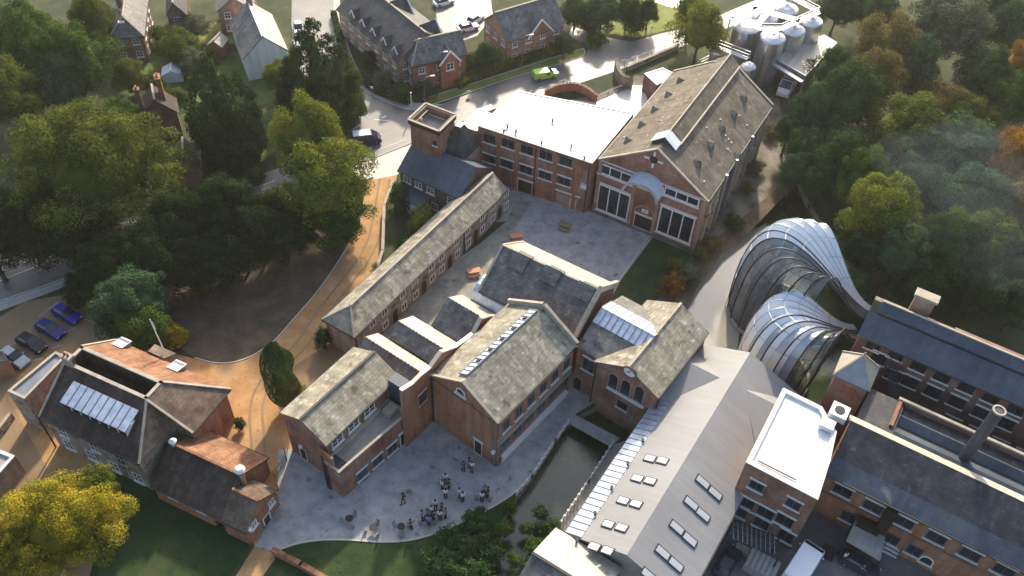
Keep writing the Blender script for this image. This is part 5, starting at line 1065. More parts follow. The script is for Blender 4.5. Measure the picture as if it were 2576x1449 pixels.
MB().box(pf.pt(s_, 5.4, .45), 1.1, .9, 4.2, pf.d).box(pf.pt(s_-1.2, 3.4, .9), 2.4, 1.0, .9, pf.d).build('casing', 'dark_wood', r_)
gst = mk('access_gantry', 'dark steel access gantry with pipes below the white roofed block', 'gantry'); gp = at(1890, 1345, 3.5); gst.location = U(gp, 0); m = MB()
for k in range(4): m.beam(at(1845, 1308+k*16, 3.6), at(1960, 1352+k*16, 3.6), .12, .12)
m.build('beam', 'dark_metal', gst); m = MB()
for k in range(10): a_, b_ = at(1845+11.5*k, 1308+4.4*k, 3.7), at(1845+11.5*k, 1356+4.4*k, 3.7); m.beam(a_, b_, .08, .06)
m.build('cross_bar', 'zinc', gst); m = MB()
for u_, v_ in ((1845, 1308), (1960, 1352), (1845, 1356), (1960, 1400)): w_ = at(u_, v_, 3.6); MB().box(U(w_, 1.8), .15, .15, 3.6).build('leg', 'dark_metal', gst)
# ================================================================= ground, roads, water
g = MB(); xs = [-1500, -300, 300, 1500]; 
# canal polygons are cut by laying everything else around a sunken bed: base sheet sits at -1.9, land sheets on top
CANAL = smooth_line([(2010, 450), (1935, 520), (1872, 572), (1812, 618), (1765, 680), (1718, 745), (1690, 800), (1680, 890), (1500, 985), (1500, 1020)], 1)+[(1425, 1066), (1395, 1110), (1338, 1200), (1300, 1248), (1262, 1310), (1235, 1390), (1210, 1520), (1350, 1520), (1372, 1440), (1455, 1345), (1640, 1180), (1800, 1080), (1960, 1040), (2085, 1020), (2200, 900), (2210, 800), (2120, 640), (2030, 500)]
bm = bmesh.new(); cw = [at(*p, 0) for p in CANAL]
for loop in ([Vector((-900, -300, 0)), Vector((900, -300, 0)), Vector((900, 1500, 0)), Vector((-900, 1500, 0))], cw):
    vs = [bm.verts.new(p) for p in loop]
    for a, b in zip(vs, vs[1:]+vs[:1]): bm.edges.new((a, b))
bmesh.ops.triangle_fill(bm, edges=bm.edges[:], use_beauty=True)
bmesh.ops.recalc_face_normals(bm, faces=bm.faces[:])
for f_ in bm.faces:
    if f_.normal.z < 0: f_.normal_flip()
me = bpy.data.meshes.new('ground'); bm.to_mesh(me); bm.free(); me.materials.append(M['undergrowth']); o = bpy.data.objects.new('ground', me); COL.objects.link(o); tag(o, kind='structure')
m = MB()
for a, b in zip(cw, cw[1:]+cw[:1]): m.poly([a, b, b-Vector((0, 0, 2)), a-Vector((0, 0, 2))])
tag(m.build('river_bank_wall', 'brick_old', org=Vector((cw[0].x, cw[0].y, 0))), kind='structure')
L = .004
GC = [0]
def G(name, pts, lvl, m, **k): GC[0] += 1; return ground(name, pts, L*lvl+.0009*(GC[0] % 5) if lvl > 0 else L*lvl, m, **k)
G('service_ground', [(1500, 240), (1600, 190), (1700, 190), (1960, 250), (1990, 470), (1880, 560), (1790, 680), (1730, 660), (1500, 560), (1300, 520), (1180, 400), (1100, 330), (1190, 290)], 2, 'bank_ground')
G('main_road', smooth_line([(-20, 660), (190, 600), (420, 520), (620, 448), (760, 405), (880, 345), (1060, 280), (1180, 236), (1340, 180), (1500, 130), (1620, 96), (1760, 60), (1900, 0), (2100, -80)], 1)+smooth_line([(2100, -60), (1900, 40), (1760, 100), (1680, 130), (1560, 175), (1440, 215), (1330, 250), (1200, 290), (1100, 330), (1000, 372), (900, 410), (680, 495), (430, 588), (190, 690), (-20, 762)], 1), 5, 'asphalt')
G('road_pavement', smooth_line([(-20, 762), (190, 690), (430, 588), (680, 495), (900, 410), (1000, 372), (1100, 330)], 1)+smooth_line([(1110, 345), (1010, 390), (935, 455), (700, 510), (440, 606), (200, 708), (-20, 790)], 1), 4, 'asphalt_pale')
G('side_road', [(735, -40), (733, 60), (740, 140), (765, 220), (820, 300), (870, 360), (1060, 300), (1035, 280), (980, 262), (915, 230), (878, 190), (855, 120), (840, 50), (838, -40)], 6, 'asphalt')
G('side_pavement', [(838, -40), (840, 50), (855, 120), (878, 190), (915, 230), (980, 262), (1035, 280), (1120, 262), (1040, 258), (990, 245), (930, 212), (900, 180), (872, 110), (856, 40), (852, -40)], 7, 'asphalt_pale')
G('car_park', [(1090, -40), (1100, 60), (1140, 110), (1200, 90), (1240, 40), (1230, -40)], 3, 'asphalt')
G('lane', [(1432, 84), (1418, 70), (1440, 95), (1480, 115), (1470, 165), (1560, 150), (1640, 110), (1560, 100), (1500, 88), (1440, 66)], 6, 'asphalt')
G('grass_verge', [(1080, 262), (1160, 236), (1300, 188), (1370, 168), (1440, 148), (1472, 136), (1468, 122), (1440, 128), (1300, 172), (1170, 215), (1062, 250)], 8, 'grass_bright')
G('far_grass', [(1440, 40), (1500, 80), (1600, 95), (1700, 70), (1730, 20), (1700, -20), (1450, -20)], 3, 'grass_bright')
G('garden_lawn', [(440, 60), (600, 55), (610, 110), (500, 110)], 3, 'grass_bright')
G('garden_lawn', [(620, 290), (700, 270), (720, 360), (640, 420), (600, 350)], 3, 'grass')
G('garden_lawn', [(300, 130), (600, 130), (700, 210), (690, 260), (480, 300), (300, 230)], 2, 'grass')
G('forecourt', [(1190, 330), (1340, 240), (1390, 248), (1500, 258), (1590, 215), (1620, 215), (1640, 300), (1500, 380)], 4, 'forecourt_white')
G('crossing_apron', [(930, 400), (1010, 368), (1045, 372), (1000, 440), (940, 452)], 9, 'asphalt_pale')
# yard and gravel
G('gravel_path', [(945, 448), (1000, 432), (992, 480), (972, 520), (968, 560), (966, 640), (945, 690), (830, 800), (840, 850), (905, 890), (950, 900), (960, 960), (740, 1150), (700, 1260), (640, 1375), (600, 1200), (480, 1060), (420, 930), (500, 905), (550, 917), (620, 905), (690, 860), (740, 800), (800, 735), (850, 660), (880, 605), (905, 560), (915, 500), (925, 455)], 4, 'sand')
G('gravel_yard', [(420, 930), (480, 1060), (300, 1200), (100, 1320), (-100, 1300), (-100, 850), (60, 770), (190, 790), (250, 835), (400, 880), (500, 905)], 4, 'sand')
G('gravel_path', [(700, 1394), (640, 1376), (560, 1500), (625, 1500)], 4, 'sand')
G('parking_ground', [(-100, 860), (60, 760), (190, 735), (260, 800), (300, 850), (360, 880), (330, 900), (180, 860), (0, 960), (-100, 1000)], 6, 'sand_dull')
G('parking_ground', [(-100, 980), (60, 930), (20, 1000), (120, 1180), (60, 1300), (-100, 1300)], 6, 'sand_dull')
G('soil_bed', smooth_line([(885, 600), (850, 655), (800, 728), (738, 796), (688, 856), (618, 901), (552, 912), (495, 898)], 2)+[(440, 870), (250, 820), (180, 740), (300, 660), (450, 560), (700, 500), (860, 540)], 7, 'soil')
G('courtyard_paving', [(1310, 500), (1480, 530), (1642, 596), (1560, 708), (1500, 820), (1300, 900), (1000, 900), (880, 860), (1000, 760), (1280, 560)], 8, 'paving')
G('courtyard_paving', [(1240, 470), (1300, 480), (1480, 531), (1340, 545), (1250, 560)], 7, 'paving')
G('courtyard_paving', [(1300, 505), (1340, 505), (1255, 640), (1200, 740), (1100, 830), (960, 900), (900, 870), (1150, 660), (1270, 560)], 9, 'paving_green')
G('paving_line', [T(1, 2, 850, 1290), T(1, 2, 1140, 890), T(1, 2, 1165, 905), T(1, 2, 875, 1300)], 10, 'concrete')
G('paving_edge', [T(1, 2, 1360, 940), T(1, 2, 1383, 920), T(1, 2, 1080, 1390), T(1, 2, 1055, 1385)], 10, 'kerb')
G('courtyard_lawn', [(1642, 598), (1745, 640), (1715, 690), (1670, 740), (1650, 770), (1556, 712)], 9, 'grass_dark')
G('dull_sand_bed', [(950, 900), (1030, 960), (880, 1100), (760, 990), (740, 920), (850, 850)], 8, 'sand_dull')  # duller sand patch between cottage end and front wing
G('millside_paving', [(700, 1130), (735, 1130), (870, 1040), (1090, 1040), (1260, 1030), (1460, 900), (1560, 1000), (1500, 1010), (1450, 1040), (1424, 1062), (1390, 1110), (1335, 1195), (1295, 1238), (1240, 1272), (1170, 1309), (1060, 1352), (970, 1362), (870, 1354), (800, 1356), (740, 1367), (690, 1390), (640, 1375), (690, 1290), (700, 1200)], 8, 'paving')
kb = MB(); kl = smooth_line([(690, 1389), (740, 1368), (800, 1358), (870, 1357), (970, 1365), (1060, 1356), (1170, 1312), (1240, 1275), (1295, 1241), (1335, 1198), (1392, 1112), (1426, 1064)], 2)
for a, b in zip(kl, kl[1:]): kb.beam(at(*a, .03), at(*b, .03), .22, .16)
tag(kb.build('paving_kerb', 'kerb', org=at(1000, 1360, 0)), kind='structure')
kb = MB(); kl = smooth_line([(884, 604), (850, 660), (800, 733), (740, 800), (690, 860), (620, 905), (552, 917), (490, 900)], 2)
for a, b in zip(kl, kl[1:]): kb.beam(at(*a, .03), at(*b, .03), .16, .12)
tag(kb.build('path_kerb', 'kerb', org=at(800, 735, 0)), kind='structure')
kb = MB()
for ln in ([(1062, 250), (1170, 216), (1300, 174), (1440, 130), (1468, 122)], [(1084, 264), (1160, 239), (1300, 191), (1370, 171), (1442, 150), (1474, 137), (1468, 122)], [(852, -30), (856, 40), (872, 110), (900, 180), (930, 212), (990, 245), (1040, 258)], [(838, -40), (840, 50), (855, 120), (878, 190), (915, 230), (980, 262), (1035, 280), (1085, 268)], [(-20, 764), (190, 692), (430, 590), (680, 497), (900, 412), (1000, 374), (1100, 332)]):
    for a, b in zip(smooth_line(ln), smooth_line(ln)[1:]): kb.beam(at(*a, .06), at(*b, .06), .18, .14)
tag(kb.build('road_kerb', 'kerb', org=at(1000, 300, 0)), kind='structure')
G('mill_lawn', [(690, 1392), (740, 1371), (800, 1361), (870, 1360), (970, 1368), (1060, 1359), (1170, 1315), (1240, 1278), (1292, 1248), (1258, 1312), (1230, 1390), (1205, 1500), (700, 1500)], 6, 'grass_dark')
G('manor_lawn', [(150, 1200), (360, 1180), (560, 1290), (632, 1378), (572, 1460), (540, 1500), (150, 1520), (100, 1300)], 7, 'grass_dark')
G('small_path', [(170, 1400), (240, 1395), (205, 1520), (130, 1520)], 8, 'sand_dull')
G('service_yard', [(1640, 1600), (1640, 1449), (1770, 1449), (1880, 1200), (2100, 1200), (2600, 1440), (2700, 1700)], 5, 'asphalt')
tk = MB()
for off in (-.75, .75):
    ln = [at(*p, 0) for p in smooth_line([(968, 450), (955, 530), (938, 620), (880, 700), (800, 800), (760, 870), (690, 930), (640, 1010), (650, 1120), (655, 1250), (640, 1360)], 2)]
    for a, b, c in zip(ln, ln[1:], ln[2:]):
        d1 = (b-a).cross(Vector((0, 0, 1))).normalized(); d2 = (c-b).cross(Vector((0, 0, 1))).normalized(); z_ = Vector((0, 0, .024)); tk.poly([a+d1*(off-.16)+z_, b+d2*(off-.16)+z_, b+d2*(off+.16)+z_, a+d1*(off+.16)+z_][::-1])
tag(tk.build('tyre_tracks', 'sand_dull', org=at(800, 800, 0)), kind='structure')
# water: sunk look given by a pale wall edge and dark bank
c0_ = sum(cw, Vector((0, 0, 0)))/len(cw); tag(MB().poly([Vector((c0_.x-70, c0_.y-70, -1.3)), Vector((c0_.x+70, c0_.y-70, -1.3)), Vector((c0_.x+70, c0_.y+70, -1.3)), Vector((c0_.x-70, c0_.y+70, -1.3))]).build('canal_water', 'water', org=Vector((c0_.x, c0_.y, -1.3))), kind='structure')
G('bright_water', smooth_line([(1930, 560), (1850, 600), (1790, 655), (1745, 712), (1715, 770), (1715, 900), (1790, 930), (1850, 930), (1868, 760), (1900, 660)], 1), -322, 'water_sky_sheen')  # paler sheet paints the sky's reflection on the river
G('far_pond', smooth_line([(1648, 4), (1690, 20), (1730, 16), (1738, -6), (1700, -20), (1650, -12)], 2), 6, 'water_sky_sheen')
G('river_bank', [(1640, 770), (1700, 690), (1748, 645), (1800, 600), (1870, 545), (1960, 470), (1975, 490), (1890, 580), (1815, 640), (1770, 700), (1725, 770), (1690, 800)], 13, 'soil')
# road markings
mk_ = MB()
for a, b, w_ in (((560, 505), (690, 455), .15), ((-20, 715), (130, 655), .15), ((-20, 770), (190, 700), .15), ((895, 398), (1020, 352), .12)): mk_.slab([at(*a, .05)+Vector((0, w_, 0)), at(*b, .05)+Vector((0, w_, 0)), at(*b, .05), at(*a, .05)], .01)
for i in range(22):
    u_ = 1120+i*26; v_ = 300-(u_-1120)*.335; mk_.slab([at(u_, v_, .05), at(u_+12, v_-4, .05), at(u_+12, v_-2, .05), at(u_, v_+2, .05)], .01)
for a, b in (((908, 275), (925, 292)), ((940, 300), (975, 302)), ((958, 296), (970, 290)), ((880, 330), (905, 312))): mk_.slab([at(*a, .05), at(b[0], b[1], .05), at(b[0]+3, b[1]+2, .05), at(a[0]+3, a[1]+2, .05)], .01)
tag(mk_.build('road_markings', 'line_white', org=at(900, 330, 0)), kind='structure')
pkm = MB()
for u_, v_ in ((95, 773), (145, 761), (193, 780)): pass
for a, b in (((95, 796), (143, 760)), ((143, 760), (194, 781)), ((66, 836), (80, 826)), ((14, 876), (34, 862)), ((160, 838), (190, 822)), ((130, 875), (150, 868)), ((85, 905), (108, 900)), ((205, 797), (250, 817))): pkm.slab([at(*a, .04), at(*b, .04), at(b[0], b[1]+3, .04), at(a[0], a[1]+3, .04)], .01)
tag(pkm.build('parking_lines', 'concrete', org=at(120, 800, 0)), kind='structure')
railing('canal_railing', 'pale studded railing along the near bank of the mill pool', [(1428, 1068), (1396, 1114), (1338, 1203), (1300, 1246)], 1.0, .8, 'lintel')
railing('walkway_railing', 'pale studded railing along the grey building side of the pool', [(1540, 1122), (1480, 1215), (1400, 1335)], 1.0, .8, 'lintel')
G('walkway', [(1545, 1118), (1600, 1100), (1425, 1350), (1390, 1343)], 14, 'concrete')
G('pool_bridge', [(1424, 1062), (1440, 1040), (1560, 1102), (1538, 1125)], 14, 'paving')
wallrun('low_brick_wall', 'low orange brick garden wall running off the bottom edge', [(690, 1392), (760, 1428), (840, 1475)], .9, .45, 'brick_orange', 'tile_orange')
wallrun('garden_wall', 'long low brick wall between the sand path and cottage gardens', [(990, 470), (968, 530), (964, 645), (950, 690)], 1.2, .3, 'concrete', 'stone')
railing('path_railing', 'dark post and rail fence between sand path and lower paving', [(717, 1140), (722, 1160), (690, 1200), (700, 1232)], 1.1, 1.6)
# ================================================================= vegetation
def arr_mesh(name, V, F, mats, mi=None):
    me = bpy.data.meshes.new(name); nV, nF = len(V), len(F); k = F.shape[1]
    me.vertices.add(nV); me.vertices.foreach_set('co', V.astype(np.float32).ravel()); me.loops.add(nF*k); me.loops.foreach_set('vertex_index', F.astype(np.int32).ravel())
    me.polygons.add(nF); me.polygons.foreach_set('loop_start', np.arange(0, nF*k, k, dtype=np.int32)); me.polygons.foreach_set('loop_total', np.full(nF, k, dtype=np.int32)) if hasattr(me.polygons[0] if nF else None, 'loop_total') else None
    me.update(calc_edges=True); me.validate()
    for m in mats: me.materials.append(M[m])
    return me
def leaves(seed, shape, n, size, clumps=60):
    """unit crown (radius 1, centre 0); returns verts, quads"""
    r = np.random.default_rng(seed); jit = .38
    if shape == 'cone':
        K_ = 150; t0 = r.random(K_)**.62; a0 = r.random(K_)*6.283; pr_ = np.clip(t0*2.1, 0, 1)**.75*np.where(t0 > .86, 1-(t0-.86)*3, 1)
        cr_ = .08+.13*t0*r.uniform(.7, 1.2, K_); cc = np.stack([np.cos(a0)*pr_*.86, np.sin(a0)*pr_*.86, 1-2*t0], 1); k = r.choice(K_, n, p=cr_**2/np.sum(cr_**2)); d = r.normal(size=(n, 3)); d /= np.linalg.norm(d, axis=1)[:, None]
        c = cc[k]+d*(cr_[k]*(.5+.6*r.random(n)))[:, None]*np.array([[1, 1, .62]]); c[:, 2] -= .10*np.hypot(c[:, 0]-cc[k][:, 0], c[:, 1]-cc[k][:, 1]); inn = r.random(n) < .3; c[inn, :2] *= r.random(inn.sum())[:, None]; nrm = d*.6+np.stack([np.cos(a0[k]), np.sin(a0[k]), .3+0*a0[k]], 1)*.6
    elif shape == 'column':
        z = r.random(n)*2-1; ang = r.random(n)*6.283; prof = np.clip(1-np.abs(z)**3.2, .05, 1); rad = prof*(.85+.15*np.sin(ang*4+z*6))*np.where(r.random(n) < .8, 1, r.random(n)); c = np.stack([np.cos(ang)*rad, np.sin(ang)*rad, z], 1); nrm = np.stack([np.cos(ang), np.sin(ang), .4+0*ang], 1)
    else:
        cc = r.normal(size=(clumps, 3)); cc /= np.linalg.norm(cc, axis=1)[:, None]; cc[:, 2] = np.where(cc[:, 2] < -.78, -cc[:, 2], cc[:, 2]); cr_ = (.15+.19*r.random(clumps))*(60/clumps)**.42
        az = np.arctan2(cc[:, 1], cc[:, 0]); env = 1+.13*np.sin(az*2+seed*2.1)+.10*np.sin(az*3+seed*1.3+cc[:, 2]*3)
        cc *= ((.56+.36*r.random(clumps))*env)[:, None]
        if shape == 'tall': cc[:, 2] *= 1.0; cc[:, :2] *= (1-.45*np.clip(cc[:, 2:3], 0, 1))
        k = r.choice(clumps, n, p=cr_**2/np.sum(cr_**2)); d = r.normal(size=(n, 3)); d[:, 2] += .35; d /= np.linalg.norm(d, axis=1)[:, None]
        rr = cr_[k]*(.74+.34*r.random(n)**2); c = cc[k]+d*rr[:, None]; nrm = d*1.0+cc[k]*.3
        inn = r.random(n) < .16; c[inn] *= r.random(inn.sum())[:, None]
    nrm = nrm/np.linalg.norm(nrm, axis=1)[:, None]+r.normal(size=(n, 3))*jit; nrm /= np.linalg.norm(nrm, axis=1)[:, None]
    a = np.cross(nrm, r.normal(size=(n, 3))); a /= np.linalg.norm(a, axis=1)[:, None]+1e-9; b = np.cross(nrm, a); s = size*(.6+.9*r.random(n))[:, None]
    a = a*s; b = b*s*(.55+.35*r.random(n))[:, None]
    V = np.stack([c-a*.5-b*.2, c+b*-.5+a*.15, c+a*.55+b*.1, c+b*.5-a*.1], 1).reshape(-1, 3); F = np.arange(n*4).reshape(-1, 4)
    nu, nv = 14, 9; uu, vv = np.meshgrid(np.arange(nu)/nu*6.2832, np.linspace(.03, .97, nv)*3.1416); cr0 = .56*(1+.12*r.random((nv, nu)))      # opaque core added to fill the crown and darken its gaps
    if shape == 'cone': q0 = np.linspace(.02, 1, nv)[:, None]; X_ = np.stack([np.cos(uu)*q0*.5, np.sin(uu)*q0*.5, (.80-1.7*q0)+0*uu], -1)
    elif shape == 'column': X_ = np.stack([np.cos(uu)*np.sin(vv)**.5*.42, np.sin(uu)*np.sin(vv)**.5*.42, np.cos(vv)*.8], -1)
    else: X_ = np.stack([np.cos(uu)*np.sin(vv)*cr0, np.sin(uu)*np.sin(vv)*cr0, np.cos(vv)*cr0], -1)
    ii = np.array([[j*nu+i, (j+1)*nu+i, (j+1)*nu+(i+1) % nu, j*nu+(i+1) % nu] for j in range(nv-1) for i in range(nu)])+len(V); V = np.concatenate([V, X_.reshape(-1, 3)]); F = np.concatenate([F, ii])
    return V, F
LM = {}
def crown_mesh(shape, seed, leafm, n, size):
    key = (shape, seed, n, size)
    if key not in LM: V, F = leaves(seed, shape, n, size, 170 if n > 40000 else 75); LM[key] = arr_mesh('crown', V, F, [leafm])
    return LM[key]
NT = [0]
def tree(name, u, v, wpx, h, leafm, label, cat='tree', shape='round', group=None, seed=None, cz=.62, asp=None, n=24000, size=.046, name2='crown', trunk=True, crown_h=None, base=None):
    """crown centre seen at (u,v), wpx wide on the print, tree h metres tall"""
    zc = h*cz; p = at(u, v, zc); r_ = wpx*mpp(u, v, zc)/2; ch = crown_h or min(h*.49, max(h*.40, r_*.8)); seed = seed if seed is not None else NT[0] % 4; NT[0] += 1
    if shape in ('cone', 'column'): zc = h/2+.3; p = at(u, v, zc); ch = h/2
    root = thing(name, U(p, 0), label, cat, group, rz=rnd.uniform(0, 6.28))
    me = crown_mesh(shape, seed, leafm, n, size); c = bpy.data.objects.new(name2, me); COL.objects.link(c); c.parent = root; c.material_slots[0].link = 'OBJECT'; c.material_slots[0].material = M[leafm]
    c.location = (0, 0, zc if shape in ('cone', 'column') else max(h-ch*1.02, ch*.5)); c.scale = (r_, r_*rnd.uniform(.9, 1.08), ch)
    if trunk:
        t = MB(); hh = h*.9 if shape == 'cone' else zc; b0 = .018*h+.08; lean = Vector((rnd.uniform(-.3, .3), rnd.uniform(-.3, .3), 0))
        t.tube([Vector((0, 0, -.1)), Vector((0, 0, .5)), lean*.5+Vector((0, 0, hh*.5)), lean+Vector((0, 0, hh))], [b0*1.4, b0, b0*.75, b0*.25], 7)
        if shape not in ('cone', 'column'):
            for i in range(5):
                a = i*1.256+rnd.uniform(-.3, .3); z0 = hh*rnd.uniform(.45, .75); d = Vector((math.cos(a), math.sin(a), 0)); t.tube([lean*.5+Vector((0, 0, z0)), d*r_*.35+Vector((0, 0, z0+ch*.35)), d*r_*.62+Vector((0, 0, z0+ch*.65))], [b0*.5, b0*.3, b0*.08], 5)
        o = t.build('trunk', 'bark', org=Vector((0, 0, 0))); o.parent = root
    return root
GL, GRn = 'trees of the left hand wood', 'trees of the right hand wood'
def shrub(u, v, wpx, h, leafm, label, group='garden and bank shrubs', seed=None, shape='round', n=3500, name='shrub', cat='shrub', size=.10):
    return tree(name, u, v, wpx, h, leafm, label, cat, shape, group, seed, cz=.5, n=n, size=size, trunk=True, crown_h=h*.52)
# left hand trees: (u, v, width, height, leaf, shape, label)
LT = [
 (60, 90, 210, 15, 'leaf_green', 'round', 'dense green tree filling the top left corner'),
 (175, 150, 210, 15, 'leaf_green', 'round', 'tall green tree left of the grey roofed house'),
 (235, 50, 130, 12, 'leaf_olive', 'tall', 'yellow tinged tree touching the top edge left of the grey roofed house'),
 (20, 235, 170, 14, 'leaf_olive', 'round', 'olive tree cut by the left edge above the great round tree'),
 (150, 215, 150, 12, 'leaf_bluish', 'round', 'dark green tree wedged above the great round tree'),
 (225, 400, 430, 19, 'leaf_olive', 'round', 'great round olive green tree, widest crown in the picture'),
 (-50, 590, 200, 14, 'leaf_yew', 'round', 'dark tree leaning in from the left edge over the shaded road'),
 (60, 560, 230, 12, 'leaf_yew', 'round', 'shadowed dark lower tree at the left edge beneath the great round tree'),
 (440, 560, 190, 12, 'leaf_yew', 'round', 'dark yew right of the great round tree'),
 (560, 530, 190, 13, 'leaf_yew', 'round', 'dark yew in the middle of the group beside the main road'),
 (655, 560, 170, 11, 'leaf_yew', 'round', 'dark yew beside the sand path bend'),
 (540, 640, 200, 9, 'leaf_yew', 'round', 'low dark yew over the soil bed'),
 (380, 640, 190, 10, 'leaf_yew', 'round', 'low dark yew below the great round tree'),
 (700, 590, 150, 9, 'leaf_yew', 'round', 'dark yew standing nearest the sand path bend'),
 (850, 545, 170, 8, 'leaf_green', 'round', 'green lower tree under the lime green tree'),
 (610, 620, 160, 8, 'leaf_yew', 'round', 'low dark yew hanging over the soil bed edge'),
 (745, 585, 110, 7, 'leaf_yew', 'round', 'small dark yew touching the lime green tree'),
 (330, 745, 200, 9, 'leaf_bluish', 'round', 'bushy mid green tree above the parked cars'),
 (350, 810, 170, 7, 'leaf_green', 'round', 'low bushy tree behind the manor roof'),
 (270, 655, 170, 9, 'leaf_yew', 'round', 'dark small tree between road and bushy tree'),
 (150, 575, 220, 10, 'leaf_yew', 'round', 'dark tree hanging over the shaded road under the great round tree'),
 (225, 720, 130, 6, 'leaf_yew', 'round', 'low dark tree between shaded road and parked blue car'),
 (470, 660, 170, 8, 'leaf_yew', 'round', 'low dark yew right of the bushy tree'),
 (826, 455, 235, 16, 'leaf_lime', 'round', 'lime green tree standing over the sand path entrance'),
 (780, 350, 160, 18, 'leaf_lime', 'round', 'taller yellow green top rising behind the lime green tree'),
 (556, 265, 195, 19, 'leaf_pine', 'cone', 'tall broad conifer left of the white house'),
 (800, 185, 200, 19, 'leaf_pine', 'cone', 'largest conifer of the roadside clump with brown tinges'),
 (850, 205, 130, 16, 'leaf_conifer', 'cone', 'conifer on the road side of the clump'),
 (758, 225, 140, 14, 'leaf_pine', 'cone', 'conifer on the garden side of the clump'),
 (148, 1310, 320, 12, 'leaf_yellow', 'round', 'bright yellow autumn tree in the lower left corner'),
 (40, 1400, 190, 10, 'leaf_yellow', 'round', 'amber yellow tree cut by the lower left corner'),
 (250, 1230, 110, 9, 'leaf_lime', 'round', 'small yellow green tree against the manor wall'),
 (450, 110, 130, 6, 'leaf_olive', 'round', 'round garden tree left of the brick shed'),
 (330, 185, 110, 6, 'leaf_olive', 'round', 'garden bush tree below the grey roofed house'),
 (300, 290, 120, 7, 'leaf_green', 'round', 'leafy garden tree left of the twin gabled house'),
 (480, 60, 90, 5, 'leaf_grey', 'round', 'grey green garden tree near the top edge houses'),
 (480, 150, 90, 5, 'leaf_grey', 'round', 'grey leaved bush tree beside the conifer tip'),
 (330, 330, 100, 7, 'leaf_olive', 'round', 'small tree pressed against the twin gabled house'),
 (700, 190, 90, 7, 'leaf_lime', 'round', 'fresh green tree against the white gable'),
 (720, 250, 70, 6, 'leaf_dark', 'round', 'dark bush tree under the white house'),
 (1230, 140, 70, 6, 'leaf_dark', 'round', 'dark garden tree between corner house and verge house'),
 (1448, 28, 90, 6, 'leaf_dark', 'round', 'dark tree behind the verge house at the top edge'),
 (1515, 25, 110, 7, 'leaf_bluish', 'round', 'blue green tree beyond the side lane'),
 (1580, 22, 100, 7, 'leaf_dark', 'round', 'dark tree right of the lane at the top edge'),
 (1632, 30, 60, 6, 'leaf_dark', 'round', 'dark tree beside the glaring pond'),
 (1762, 75, 135, 12, 'leaf_lime', 'round', 'large yellow green willow left of the steel tanks'),
 (1740, 30, 90, 10, 'leaf_lime', 'round', 'slim pale tree behind the willow'),
 (1420, 110, 60, 5, 'leaf_dark', 'round', 'dark bush tree at the corner of the verge house'),
]
for u, v, w_, h, lf, shp, lab in LT:
    big = w_ > 300; tree('conifer_tree' if shp == 'cone' else 'leafy_tree', u, v, w_, h, lf, lab, 'tree', shp, GL if u < 1000 else 'trees beyond the main road', n=70000 if big else 40000 if shp == 'cone' else 26000, size=.024 if big else .042)
